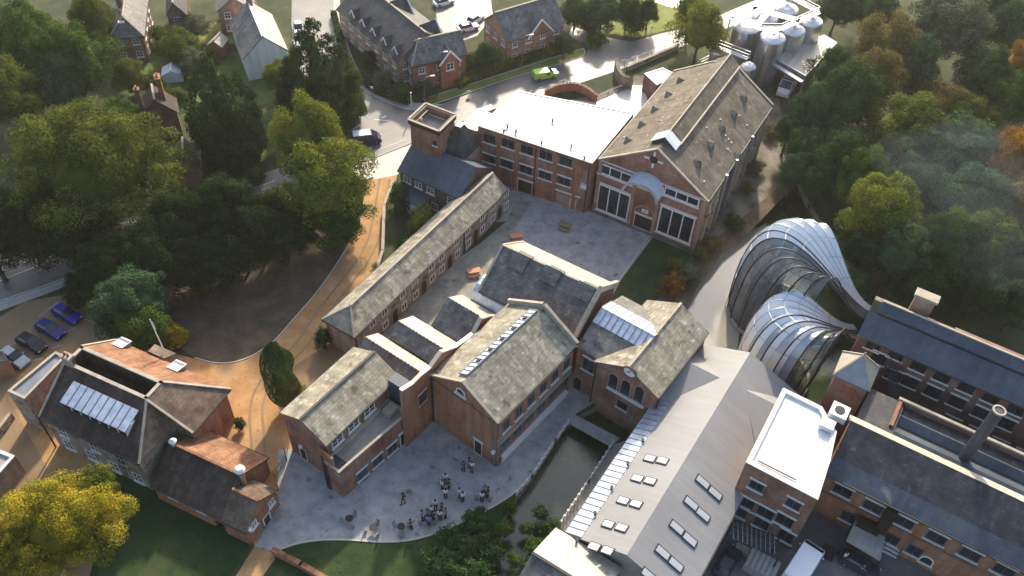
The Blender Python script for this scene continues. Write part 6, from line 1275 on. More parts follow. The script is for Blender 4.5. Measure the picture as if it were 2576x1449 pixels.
RT = [
 (2240, 120, 170, 15, 'leaf_brown', 'round', 'brown tinted tree nearest the white roofed shed'),
 (2300, 170, 130, 14, 'leaf_bluish', 'round', 'green tree behind the brown tinted tree'),
 (2390, 60, 210, 17, 'leaf_grey', 'round', 'largest pale green tree near the top edge'),
 (2480, 30, 150, 14, 'leaf_green', 'round', 'green tree at the top edge right of the pale tree'),
 (2550, 70, 150, 14, 'leaf_bluish', 'round', 'tree in the top right corner'),
 (2130, 250, 200, 15, 'leaf_dark', 'round', 'dark green tree overhanging the hall yard'),
 (2050, 280, 130, 12, 'leaf_bluish', 'round', 'dark tree closest to the hall flank'),
 (2200, 200, 150, 14, 'leaf_brown', 'tall', 'brownish tall tree in the middle of the wood edge'),
 (2480, 190, 160, 13, 'leaf_dark', 'round', 'dark tree in the hollow of the right hand wood'),
 (2560, 170, 110, 13, 'leaf_orange', 'round', 'orange tree at the right edge near the top'),
 (2545, 250, 140, 12, 'leaf_green', 'round', 'green tree below the upper orange tree'),
 (2350, 260, 180, 9, 'leaf_brown', 'round', 'low brownish thicket tree in the clearing'),
 (2440, 290, 130, 9, 'leaf_olive', 'round', 'low olive tree right of the brownish thicket'),
 (2280, 330, 230, 14, 'leaf_olive', 'round', 'broad olive tree in the middle of the right hand wood'),
 (2390, 380, 230, 14, 'leaf_bluish', 'round', 'bluish smoke veiled tree in the middle of the wood'),
 (2545, 400, 150, 14, 'leaf_orange', 'round', 'bright orange yellow tree at the right edge'),
 (2110, 400, 150, 12, 'leaf_dark', 'round', 'dark tree above the taller glasshouse'),
 (2170, 450, 130, 13, 'leaf_green', 'round', 'green tree between taller glasshouse and yellow topped tree'),
 (2215, 530, 210, 15, 'leaf_lime', 'round', 'yellow topped tree directly behind the taller glasshouse'),
 (2300, 470, 150, 12, 'leaf_bluish', 'round', 'bluish tree right of the yellow topped tree'),
 (2440, 500, 200, 13, 'leaf_bluish', 'round', 'bluish tree at the heart of the lower wood'),
 (2380, 610, 200, 13, 'leaf_green', 'round', 'green tree above the stone mill chimney'),
 (2480, 620, 190, 12, 'leaf_olive', 'round', 'olive tree right of the stone mill chimney'),
 (2560, 520, 150, 12, 'leaf_brown', 'round', 'brownish tree at the right edge halfway down'),
 (2560, 660, 150, 11, 'leaf_dark', 'round', 'dark tree at the right edge above the blue slate roof'),
 (2260, 640, 170, 12, 'leaf_bluish', 'round', 'dark bluish tree behind the taller glasshouse neck'),
 (2170, 620, 130, 10, 'leaf_dark', 'round', 'dark tree hidden behind the taller glasshouse rim'),
 (2330, 700, 180, 9, 'leaf_dark', 'round', 'dark low tree left of the stone mill chimney'),
 (2470, 720, 180, 9, 'leaf_dark', 'round', 'dark low tree over the end of the blue slate roof'),
 (2570, 760, 140, 9, 'leaf_dark', 'round', 'dark low tree at the right edge by the blue slate roof'),
 (1985, 330, 80, 8, 'leaf_dark', 'round', 'dark tree crowding the rear corner of the hall'),
 (2000, 430, 90, 8, 'leaf_bluish', 'round', 'dark tree between hall flank strip and river'),
 (2030, 380, 110, 9, 'leaf_dark', 'round', 'small dark tree beside the hall yard strip'),
 (2090, 180, 110, 11, 'leaf_dark', 'round', 'dark tree right of the parked white lorry'),
 (2060, 460, 110, 8, 'leaf_dark', 'round', 'dark tree over the river bend upstream of the glasshouses'),
 (2140, 720, 120, 7, 'leaf_dark', 'round', 'low dark tree squeezed behind the glasshouse neck'),
 (2200, 20, 150, 10, 'leaf_dark', 'round', 'shaded dark tree on the far bank near the top edge'),
 (2110, 20, 110, 9, 'leaf_dark', 'round', 'shaded tree right of the service deck'),
]
for u, v, w_, h, lf, shp, lab in RT: tree('leafy_tree', u, v, w_, h, lf, lab, 'tree', shp, GRn, n=26000, size=.042)
t_ = tree('columnar_conifer', 704, 945, 92, 12, 'leaf_conifer', 'slim upright dark conifer standing alone on the sand path', 'tree', 'column', n=22000, size=.06)
SH = [
 (1268, 1330, 50, 1.6, 'leaf_green', 'green waterside clump on the left bank of the pool'), (1245, 1390, 60, 1.8, 'leaf_dark', 'dark waterside clump low on the left bank'), (1285, 1275, 40, 1.2, 'leaf_green', 'small green clump at the end of the paving kerb'),
 (1345, 1375, 60, 1.8, 'leaf_green', 'green waterside clump beside the cream gable wall'), (1325, 1330, 40, 1.2, 'leaf_dark', 'dark reed clump standing in the narrow channel'), (1295, 1410, 50, 1.2, 'leaf_green', 'green reed clump in the channel near the bottom edge'),
 (812, 850, 50, 3.2, 'leaf_dark', 'dark bush against the end wall of the cottage row'), (602, 1066, 32, 2.2, 'leaf_dark', 'small bush by the red end wall of the manor'),
 (440, 845, 62, 3.4, 'leaf_yellow', 'round yellow green shrub beside the flagpole'), (1062, 560, 95, 4.5, 'leaf_lime', 'lime leaved garden tree behind the cottage row'),
 (1005, 495, 75, 4.5, 'leaf_dark', 'dark garden shrub below the slate house'), (1030, 620, 80, 3, 'leaf_green', 'green garden bush halfway down the cottage gardens'),
 (740, 985, 60, 2.2, 'leaf_olive', 'sprawling olive shrub at the foot of the columnar conifer'), (960, 680, 50, 2, 'leaf_grey', 'grey straggling shrub at the bottom of the gardens'),
 (1692, 712, 75, 2.4, 'leaf_orange', 'rusty orange shrub on the courtyard lawn edge'), (1735, 690, 60, 2.4, 'leaf_grey', 'grey green shrub on the river bank'),
 (1700, 665, 50, 2, 'leaf_brown', 'brown shrub at the hall corner'), (1765, 640, 45, 2, 'leaf_brown', 'brown bramble under the hall corner'),
 (1200, 1318, 90, 2.2, 'leaf_dark', 'dark bank shrub nearest the paving curve'), (1130, 1370, 100, 2.2, 'leaf_dark', 'dark bank shrub on the lawn below the paving'),
 (1180, 1385, 110, 2.4, 'leaf_dark', 'green bank shrub beside the pool'), (1120, 1420, 120, 2.6, 'leaf_dark', 'dark bank shrub near the bottom edge'),
 (1190, 1440, 110, 2.4, 'leaf_dark', 'leafy bank shrub cut by the bottom edge'), (1360, 1290, 45, 1.6, 'leaf_dark', 'dark shrub at the end of the pool'),
 (1385, 1330, 60, 1.8, 'leaf_dark', 'dark shrub between pool and cream gable'), (1335, 1425, 60, 2.0, 'leaf_dark', 'dark shrub beside the cream gable'),
 (915, 90, 45, 3, 'leaf_grey', 'pale bare looking shrub left of the brick terrace'), (930, 150, 50, 3, 'leaf_dark', 'dark shrub at the terrace front'),
 (960, 200, 60, 3, 'leaf_grey', 'grey shrub on the corner bank'), (1010, 230, 60, 3, 'leaf_dark', 'dark shrub behind the curved pavement'),
 (1070, 225, 60, 2.6, 'leaf_dark', 'dark shrub under the corner house'), (1190, 160, 60, 3.5, 'leaf_dark', 'dark shrub beside the corner house wall'),
 (1330, 115, 45, 2.6, 'leaf_grey', 'grey shrub in front of the verge house'), (1370, 108, 45, 2.6, 'leaf_dark', 'dark shrub in front of the verge house'),
 (1480, 60, 60, 3, 'leaf_dark', 'dark shrub at the lane mouth'), (1500, 100, 60, 2, 'leaf_green', 'green shrub on the lane corner lawn'), (1600, 60, 60, 4, 'leaf_dark', 'dark shrub before the far grass'),
 (690, 505, 80, 3, 'leaf_olive', 'olive scrub on the road verge left of the lime green tree'), (740, 530, 70, 2.6, 'leaf_olive', 'olive scrub under the lime green tree'),
 (860, 560, 70, 3, 'leaf_dark', 'dark scrub at the foot of the lime green tree'), (640, 480-40, 60, 3, 'leaf_dark', 'dark scrub between conifer and road'),
 (1900, 420, 50, 2, 'leaf_grey', 'scrub growing along the hall flank'), (1880, 470, 40, 2, 'leaf_brown', 'brown scrub beside the hall flank buttresses'),
 (1940, 330, 45, 2, 'leaf_grey', 'pale scrub behind the hall'), (565, 1315, 45, 2, 'leaf_dark', 'dark ivy bush between barn and red cottage'),
 (1850, 560, 60, 1.8, 'leaf_dark', 'dark shrub on the river bank above the bright water'), (1790, 610, 60, 1.8, 'leaf_brown', 'brown shrub leaning over the bright water'),
 (640, 120, 50, 3, 'leaf_olive', 'olive bush behind the white house'), (600, 90-60, 80, 3, 'leaf_dark', 'dark hedge bush before the top edge house'), (410, 90, 80, 3.5, 'leaf_green', 'green garden bush below the dark edge house'),
 (390, 215, 80, 3.5, 'leaf_green', 'green bush left of the greenhouse'), (520, 190-20, 70, 3, 'leaf_olive', 'olive bush left of the tall conifer'), (445, 240, 60, 2.5, 'leaf_olive', 'olive bush under the greenhouse'),
]
for u, v, w_, h, lf, lab in SH: shrub(u, v, w_, h, lf, lab, n=3500)
# clipped hedge along the verge
def hedge(name, pts, h, w_, leafm, label):
    P_ = [at(*p, 0) for p in pts]; r = thing(name, P_[0], label, 'hedge'); rg = np.random.default_rng(4); Vs = []
    for a, b in zip(P_, P_[1:]):
        n_ = int((b-a).length*w_*130); t = rg.random(n_)[:, None]; d = (b-a).normalized(); nn = d.cross(Vector((0, 0, 1)))
        base = np.array(a)[None]*(1-t)+np.array(b)[None]*t; off = (rg.random(n_)-.5)*w_; zz = rg.random(n_)**.5*h
        Vs.append(base+np.array(nn)[None]*off[:, None]+np.array([[0, 0, 1]])*zz[:, None])
    C_ = np.concatenate(Vs)-np.array(P_[0])[None]; k = len(C_); a = rg.normal(size=(k, 3)); a /= np.linalg.norm(a, axis=1)[:, None]; b = np.cross(a, rg.normal(size=(k, 3))); b /= np.linalg.norm(b, axis=1)[:, None]
    s = .16; V = np.stack([C_-a*s, C_-b*s*.7, C_+a*s, C_+b*s*.7], 1).reshape(-1, 3); me = arr_mesh('foliage', V, np.arange(k*4).reshape(-1, 4), [leafm]); o = bpy.data.objects.new('foliage', me); COL.objects.link(o); o.parent = r
    m = MB()
    for a_, b_ in zip(P_, P_[1:]): m.beam(a_+Vector((0, 0, h*.42)), b_+Vector((0, 0, h*.42)), w_*.75, h*.8)
    m.build('core', 'undergrowth', r)
hedge('hedge', [(1150, 222), (1200, 196), (1300, 160), (1440, 122)], 1.5, 1.6, 'leaf_lime', 'long clipped bright green hedge along the main road verge')
hedge('hedge', [(840, 40), (862, 130), (890, 190), (950, 235), (1030, 262)], 1.3, 1.2, 'leaf_dark', 'dark hedge behind the curving side road pavement')
# ---------------------------------------------------------------- vehicles
def make_car(name, label, paint, kind='car', L_=4.3, W_=1.75, H_=1.45):
    r = thing(name, Vector((0, 0, 0)), label, kind if kind != 'car' else 'car')
    def loft(secs, mt, nm):   # secs: (x, halfwidth, z0, z1, inset top)
        m = MB(); R_ = []
        for x, hw, z0, z1, it in secs:
            i = len(m.v); m.v += [Vector((x, -hw, z0)), Vector((x, hw, z0)), Vector((x, hw*1.0, z0+(z1-z0)*.6)), Vector((x, hw-it, z1)), Vector((x, -hw+it, z1)), Vector((x, -hw, z0+(z1-z0)*.6))]; R_.append(i)
        for a, b in zip(R_, R_[1:]):
            for j in range(6): m.f.append([a+j, a+(j+1) % 6, b+(j+1) % 6, b+j]); m.m.append(0)
        m.f.append([R_[0]+j for j in range(5, -1, -1)]); m.f.append([R_[-1]+j for j in range(6)]); m.m += [0, 0]
        return m.build(nm, mt, r, org=Vector((0, 0, 0)))
    h2 = W_/2; l2 = L_/2
    if kind == 'van':
        loft([(-l2, h2*.95, .35, H_*.92, .08), (-l2+.15, h2, .3, H_, .12), (l2-1.5, h2, .3, H_, .12), (l2-.5, h2, .3, H_*.60, .1), (l2-.15, h2*.95, .3, H_*.48, .12), (l2, h2*.85, .38, H_*.38, .1)], paint, 'body')
        m = MB(); z = H_; m.poly([Vector((l2-1.48, -h2*.8, z*.985+.03)), Vector((l2-.55, -h2*.86, z*.63+.04)), Vector((l2-.55, h2*.86, z*.63+.04)), Vector((l2-1.48, h2*.8, z*.985+.03))]); 
        for s_ in (-1, 1): m.box((l2-1.75, s_*(h2+.005), z*.74), .7, .03, z*.22)
        m.build('windscreen', 'glass', r, org=Vector((0, 0, 0)))
    else:
        loft([(-l2, h2*.88, .4, H_*.52, .1), (-l2+.2, h2, .25, H_*.60, .1), (-l2+1.0, h2, .22, H_*.62, .1), (l2-1.2, h2, .22, H_*.60, .1), (l2-.25, h2*.96, .25, H_*.50, .12), (l2, h2*.82, .35, H_*.42, .1)], paint, 'body')
        loft([(-l2+.35, h2*.80, H_*.58, H_*.62, .05), (-l2+.85, h2*.84, H_*.58, H_*.97, .2), (l2-2.1, h2*.86, H_*.58, H_, .2), (l2-1.25, h2*.86, H_*.56, H_*.62, .08)], 'glass', 'window_band')
        m = MB(); m.slab([Vector((-l2+.85, -h2*.62, H_*.99)), Vector((-l2+.85, h2*.62, H_*.99)), Vector((l2-2.15, h2*.64, H_+.015)), Vector((l2-2.15, -h2*.64, H_+.015))], .04)
        m.build('roof_panel', paint, r, org=Vector((0, 0, 0)))
    for x in (-l2+.8, l2-.85):
        for s_ in (-1, 1):
            m = MB(); m.tube([Vector((x, s_*(h2-.18), .32)), Vector((x, s_*(h2+.02), .32))], .32, 14); wh = m.build('wheel', 'rubber', r, org=Vector((0, 0, 0)))
            m = MB(); m.tube([Vector((x, s_*(h2-.05), .32)), Vector((x, s_*(h2+.035), .32))], .18, 10); m.build('rim', 'rim', wh, org=Vector((0, 0, 0)))
    for s_ in (-1, 1):
        MB().box((l2-.10, s_*h2*.62, H_*.40), .14, .32, .14).build('headlight', 'lamp_lens', r, org=Vector((0, 0, 0)))
        MB().box((-l2+.08, s_*h2*.68, H_*.48), .12, .26, .16).build('tail_light', 'tail_red', r, org=Vector((0, 0, 0)))
        MB().box((l2-1.45, s_*(h2+.1), H_*.64), .12, .2, .12).build('mirror', paint, r, org=Vector((0, 0, 0)))
    return r
def place(r, pa, pb, z=0):
    """rear seen at pa, front seen at pb"""
    a, b = at(*pa, z+.5), at(*pb, z+.5); c = (a+b)/2; r.location = Vector((c.x, c.y, z+.03)); d = b-a; r.rotation_euler = (0, 0, math.atan2(d.y, d.x)); return r
place(make_car('parked_car', 'bright blue parked car at the far end of the row', 'car_blue'), (140, 775), (196, 806))
place(make_car('parked_car', 'deep navy blue parked car, second from the far end', 'car_navy'), (98, 812), (156, 845))
place(make_car('parked_car', 'black parked car between navy car and silver car', 'car_black'), (50, 846), (110, 880))
place(make_car('parked_car', 'silver grey parked car nearest the orange brick outbuilding', 'car_silver'), (8, 880), (66, 918))
place(make_car('moving_van', 'dark purple van with pale roof driving at the road junction', 'car_purple', 'van', 4.7, 1.9, 1.95), (890, 355), (955, 348))
v_ = bpy.data.objects['moving_van']; MB().slab([Vector((-2.1, -.78, 1.99)), Vector((.65, -.78, 1.99)), Vector((.65, .78, 1.99)), Vector((-2.1, .78, 1.99))], .04).build('roof_panel', 'car_white', v_, org=Vector((0, 0, 0)))
g_ = place(make_car('pickup_van', 'lime green and white service pickup driving on the main road', 'car_green', 'van', 4.3, 1.75, 1.6), (1344, 194), (1396, 185))
MB().box((1.95, 0, 1.0), .9, 1.7, .12).build('bonnet', 'car_white', g_, org=Vector((0, 0, 0)))
place(make_car('white_van', 'white panel van parked in the service yard at the bottom edge', 'car_white', 'van', 6.0, 2.5, 2.5), (1990, 1470), (2045, 1382))
place(make_car('yard_car', 'dark car in the shade beside the white van', 'car_dark'), (1810, 1445), (1850, 1385))
place(make_car('yard_car', 'dark green car under the long mill range windows', 'car_dark'), (2125, 1400), (2200, 1440))
place(make_car('far_car', 'white car parked in the far car park beside the verge house', 'car_white'), (1185, 55), (1205, 42))
place(make_car('far_car', 'white car nearest the verge house gable', 'car_white'), (1165, 72), (1190, 66))
place(make_car('far_car', 'white car at the top edge of the far car park', 'car_white'), (1105, 8), (1128, 2))
place(make_car('road_car', 'white car parked on the side road beyond the conifers', 'car_white'), (750, 62), (752, 82))
place(make_car('road_car', 'silver car parked on the side road closest to the conifers', 'car_silver'), (752, 92), (752, 112))
place(make_car('lorry', 'white lorry half hidden by trees right of the hall', 'car_white', 'van', 6.5, 2.3, 2.8), (1995, 195), (1965, 245))
lo_ = bpy.data.objects['lorry']; m = MB()
for i in range(5): m.box((-2.6+i*.95, 0, 2.84), .25, 1.9, .08)
m.build('roof_stripe', 'gutter', lo_, org=Vector((0, 0, 0)))
# ---------------------------------------------------------------- lamps and posts
def lamp(u, v, h, ang, label):
    p = at(u, v, 0); r = thing('street_lamp', p, label, 'lamp', 'street lamps'); d = Vector((math.cos(ang), math.sin(ang), 0))
    MB().tube([Vector((0, 0, 0)), Vector((0, 0, h*.3)), Vector((0, 0, h-.4)), d*.5+Vector((0, 0, h)), d*1.3+Vector((0, 0, h+.1))], [.12, .09, .07, .06, .05], 6).build('pole', 'zinc', r, org=Vector((0, 0, 0)))
    MB().box(d*1.5+Vector((0, 0, h+.08)), .7, .28, .14, d).build('lamp_head', 'white', r, org=Vector((0, 0, 0))); return r
lamp(1069, 264, 5.5, .3, 'street lamp on the pavement left of the corner house bay'); lamp(1102, 222, 7, .3, 'street lamp in front of the corner house wall')
lamp(1312, 178, 7, .3, 'street lamp on the verge before the verge house'); lamp(1605, 75, 9, .3, 'tall street lamp by the dark trees at the top edge'); lamp(2145, 50, 5, 1, 'street lamp right of the steel tanks')
def postbox(name, u, v, h, w_, m, lab, cat, d_=.08):
    p = at(u, v, 0); r = thing(name, p, lab, cat); MB().tube([p, p+Vector((0, 0, h))], .05, 6).build('post', 'zinc', r); MB().box(p+Vector((0, 0, h)), w_, d_, w_*.8).build('panel', m, r)
postbox('road_sign', 938, 248, 2.2, .5, 'white', 'small white road sign on the curved pavement', 'sign'); postbox('road_sign', 1180, 242, .8, .7, 'white', 'low white sign on the grass verge', 'sign')
postbox('road_sign', 1473, 62, 1.0, .7, 'white', 'small white sign on the far lane lawn', 'sign'); postbox('road_sign', 1589, 62, 1.5, .8, 'white', 'pale green white cabinet sign near the dark trees', 'sign'); postbox('road_sign', 1638, 80, 1, .5, 'white', 'white marker sign by the far road edge', 'sign')
wp = thing('utility_pole', at(1036, 283, 0), 'plain white pole rising before the corner house shrubs', 'pole'); MB().tube([at(1036, 283, 0), at(1036, 283, 0)+Vector((0, 0, 4))], .12, 6).build('shaft', 'steel_white', wp)
# ---------------------------------------------------------------- picnic tables
def picnic(u, v, label, rz, m='table_orange'):
    p = at(u, v, 0); r = thing('picnic_table', p, label, 'table', 'orange timber picnic tables', rz)
    O = Vector((0, 0, 0)); MB().box((0, 0, .76), 1.9, .85, .06).build('tabletop', m, r, org=O)
    for s_ in (-1, 1): MB().box((0, s_*.72, .45), 1.9, .3, .05).build('bench', m, r, org=O); MB().beam((s_*.65, -.85, .38), (s_*.65, .85, .38), .08, .1).beam((s_*.65, -.55, 0), (s_*.65, -.2, .74), .08, .08).beam((s_*.65, .55, 0), (s_*.65, .2, .74), .08, .08).build('leg_frame', m, r, org=O)
picnic(1300, 602, 'orange picnic table closest to the slate range ridge', .3); picnic(1192, 690, 'orange picnic table on the pale paving beside the cottage row', .3)
picnic(1420, 574, 'weathered brown picnic table in the middle of the courtyard', -.4, 'sand_dull')
def tableset(u, v, label, rz):
    p = at(u, v, 0); r = thing('cafe_table', p, label, 'table', 'dark cafe tables on the lower paving', rz); O = Vector((0, 0, 0))
    MB().lathe((0, 0, .7), [(.45, 0), (.45, .04)], 12).build('tabletop', 'black', r, org=O); MB().tube([(0, 0, 0), (0, 0, .7)], .05).build('stem', 'black', r, org=O)
    for i in range(3):
        a = i*2.1+.4; c = Vector((math.cos(a), math.sin(a), 0))*.85; MB().box(c+Vector((0, 0, .44)), .4, .4, .05, c).box(c*1.22+Vector((0, 0, .68)), .04, .4, .45, c).box(c+Vector((0, 0, .21)), .3, .3, .42, c).build('seat', 'cloth_grey', r, org=O)
for u, v, lab in ((880, 1312, 'dark cafe table furthest left of all'), (940, 1335, 'dark cafe table second group from the left'), (1010, 1332, 'dark cafe table left of the seated crowd'), (1217, 1250, 'dark cafe table beside the kerb at the right'), (1075, 1310, 'dark cafe table next to the lilac clothed people')): tableset(u, v, lab, rnd.uniform(0, 1.5))
# ---------------------------------------------------------------- people
def skin(name, J, E_, Rr, m, parent, rootv=0, sub=1):
    me = bpy.data.meshes.new(name); me.from_pydata([Vector(j) for j in J], E_, []); me.materials.append(M[m]); o = bpy.data.objects.new(name, me); COL.objects.link(o); o.parent = parent
    md = o.modifiers.new('skin', 'SKIN'); md.use_smooth_shade = True
    sv = me.skin_vertices[0].data if me.skin_vertices else None
    if sv is None: return o
    for i, r_ in enumerate(Rr): sv[i].radius = (r_, r_) if not isinstance(r_, tuple) else r_; sv[i].use_root = (i == rootv)
    s_ = o.modifiers.new('sub', 'SUBSURF'); s_.levels = sub; s_.render_levels = sub; return o
def skin_mesh(name, J, E_, Rr, m, rootv=0):
    o = bpy.data.objects.new(name, bpy.data.meshes.new(name)); o.data.from_pydata([Vector(j) for j in J], E_, []); COL.objects.link(o)
    bm = bmesh.new(); bm.from_mesh(o.data); lay = bm.verts.layers.skin.verify()
    for i, v in enumerate(bm.verts): r_ = Rr[i]; v[lay].radius = (r_, r_) if not isinstance(r_, tuple) else r_; v[lay].use_root = (i == rootv)
    bm.to_mesh(o.data); bm.free(); o.modifiers.new('skin', 'SKIN'); s_ = o.modifiers.new('sub', 'SUBSURF'); s_.levels = 1
    dg = bpy.context.evaluated_depsgraph_get(); me = bpy.data.meshes.new_from_object(o.evaluated_get(dg)); me.name = name; bpy.data.objects.remove(o)
    me.materials.clear(); me.materials.append(M[m]); me.polygons.foreach_set('use_smooth', [True]*len(me.polygons)); return me
def pose(kind):
    """joint table: pelvis, chest, neck, head, shoulders, elbows, wrists, hips, knees, ankles, toes (x forward, y left)"""
    if kind == 'sit': d = dict(p=(0, 0, .52), w=(0, 0, .70), c=(.02, 0, .98), n=(.04, 0, 1.13), h=(.06, 0, 1.22), t=(.07, 0, 1.36), s=(.02, .17, 1.04), e=(.12, .22, .80), r=(.34, .16, .76), g=(0, .09, .50), k=(.44, .11, .50), a=(.42, .12, .09), o=(.56, .12, .05))
    elif kind == 'walk': d = dict(p=(0, 0, .95), w=(0, 0, 1.12), c=(.02, 0, 1.34), n=(.03, 0, 1.49), h=(.05, 0, 1.58), t=(.06, 0, 1.73), s=(.0, .18, 1.42), e=(-.04, .22, 1.14), r=(.08, .23, .90), g=(0, .09, .92), k=(.08, .10, .50), a=(-.02, .10, .09), o=(.12, .11, .04))
    else: d = dict(p=(0, 0, .95), w=(0, 0, 1.12), c=(.01, 0, 1.34), n=(.01, 0, 1.49), h=(.03, 0, 1.58), t=(.03, 0, 1.73), s=(0, .18, 1.42), e=(.0, .23, 1.14), r=(.12, .19, .92), g=(0, .09, .92), k=(.02, .10, .50), a=(0, .10, .09), o=(.13, .12, .04))
    return d
BODY = {}
def body_meshes(kind, shirt, trousers, hair):
    key = (kind, shirt, trousers, hair)
    if key in BODY: return BODY[key]
    d = pose(kind); J = []; E_ = []; Rr = []
    def add(p, r_, par=None):
        J.append(p); Rr.append(r_); i = len(J)-1
        if par is not None: E_.append((par, i))
        return i
    pel = add(d['p'], (.15, .11)); wa = add(d['w'], (.13, .10), pel); ch = add(d['c'], (.15, .11), wa); ne = add(d['n'], .055, ch); he = add(d['h'], (.085, .09), ne); tp_ = add(d['t'], .06, he)
    f = lambda p, s_: (p[0], p[1]*s_, p[2])
    for s_ in (1, -1):
        kk = {k: f(v, s_) for k, v in d.items()}
        if kind == 'walk' and s_ < 0: kk['k'] = (.16, -.10, .53); kk['a'] = (.30, -.10, .13); kk['o'] = (.43, -.11, .10); kk['e'] = (.06, -.22, 1.14); kk['r'] = (.24, -.2, .96)
        sh_ = add(kk['s'], .055, ch); el = add(kk['e'], .042, sh_); wr = add(kk['r'], .028, el); dv = (Vector(kk['r'])-Vector(kk['e'])).normalized(); pa_ = add(tuple(Vector(kk['r'])+dv*.07), (.035, .02), wr)
        for i in range(4): b0 = Vector(kk['r'])+dv*.10+Vector((.018*(i-1.5), 0, 0)); q1 = add(tuple(b0+dv*(.045+.01*(i in (1, 2)))), .010, pa_); add(tuple(b0+dv*(.075+.012*(i in (1, 2)))+Vector((.012, -s_*.012, -.004))), .008, q1)
        th = add(tuple(Vector(kk['r'])+dv*.04+Vector((.04, -s_*.01, 0))), .011, wr); add(tuple(Vector(kk['r'])+dv*.08+Vector((.055, -s_*.012, 0))), .009, th)
        hp = add(kk['g'], .085, pel); kn = add(kk['k'], .058, hp); an = add(kk['a'], .038, kn); add(kk['o'], .035, an)
    body = skin_mesh('body', J, E_, Rr, 'skin')
    J, E_, Rr = [], [], []
    pel = add(tuple(Vector(d['p'])*.6+Vector(d['w'])*.4), (.165, .125)); wa = add(d['w'], (.15, .12), pel); ch = add(d['c'], (.17, .13), wa); up_ = add(tuple(Vector(d['c'])*.3+Vector(d['n'])*.7), .075, ch)
    for s_ in (1, -1):
        kk = {k: f(v, s_) for k, v in d.items()}
        if kind == 'walk' and s_ < 0: kk['e'] = (.06, -.22, 1.14)
        sh_ = add(kk['s'], .072, ch); add(tuple(Vector(kk['s'])*.2+Vector(kk['e'])*.8), .058, sh_)
    sm = skin_mesh('shirt', J, E_, Rr, shirt)
    J, E_, Rr = [], [], []
    pel = add(d['p'], (.168, .125)); add(tuple(Vector(d['p'])*.6+Vector(d['w'])*.4), (.15, .115), pel)
    for s_ in (1, -1):
        kk = {k: f(v, s_) for k, v in d.items()}
        if kind == 'walk' and s_ < 0: kk['k'] = (.16, -.10, .53); kk['a'] = (.30, -.10, .13)
        hp = add(kk['g'], .10, pel); kn = add(kk['k'], .072, hp); add(tuple(Vector(kk['k'])*.12+Vector(kk['a'])*.88), .055, kn)
    tm = skin_mesh('trousers', J, E_, Rr, trousers)
    h = Vector(d['h']); t = Vector(d['t']); m = MB(); c = h+Vector((-.015, 0, .055)); 
    m.lathe(c, [(.098, -.05), (.108, .0), (.10, .06), (.07, .105), (.02, .125)], 12); ho = m.build('hair', hair, org=Vector((0, 0, 0))); hm = ho.data; bpy.data.objects.remove(ho)
    m = MB(); fc = h+Vector((.085, 0, .02)); m.box(fc+Vector((.012, 0, -.01)), .03, .022, .035)
    for s_ in (-1, 1): m.box(h+Vector((.0, s_*.092, .0)), .03, .02, .05)
    fo = m.build('face', 'skin', org=Vector((0, 0, 0))); fm = fo.data; bpy.data.objects.remove(fo)
    m = MB()
    for s_ in (-1, 1): m.box(fc+Vector((.0, s_*.033, .018)), .02, .02, .012)
    m.box(fc+Vector((.0, 0, -.045)), .02, .045, .008); fo = m.build('eyes', 'black', org=Vector((0, 0, 0))); em = fo.data; bpy.data.objects.remove(fo)
    m = MB()
    for s_ in (-1, 1):
        a = Vector(f(d['a'], s_)) if not (kind == 'walk' and s_ < 0) else Vector((.30, -.10, .13)); m.box(a+Vector((.06, 0, -.04)), .27, .1, .09)
    so = m.build('shoes', 'black', org=Vector((0, 0, 0))); shm = so.data; bpy.data.objects.remove(so)
    BODY[key] = (('body', body), ('shirt', sm), ('trousers', tm), ('hair', hm), ('face', fm), ('eyes', em), ('shoes', shm)); return BODY[key]
def person(u, v, face, kind, shirt, trousers, label, hair='hair', s_=1.22):
    p = at(u, v, 0); r = thing('person', p+Vector((0, 0, .035)), label, 'person', 'visitors on the lower paving', face); r.scale = (s_, s_, s_); b = None
    for nm, me in body_meshes(kind, shirt, trousers, hair):
        o = bpy.data.objects.new(nm, me); COL.objects.link(o); o.parent = r
    if kind == 'sit':
        MB().box((-.02, 0, .44), .42, .42, .04).box((-.22, 0, .68), .04, .42, .44).box((-.2, .18, .21), .04, .04, .42).box((-.2, -.18, .21), .04, .04, .42).box((.17, .18, .21), .04, .04, .42).box((.17, -.18, .21), .04, .04, .42)
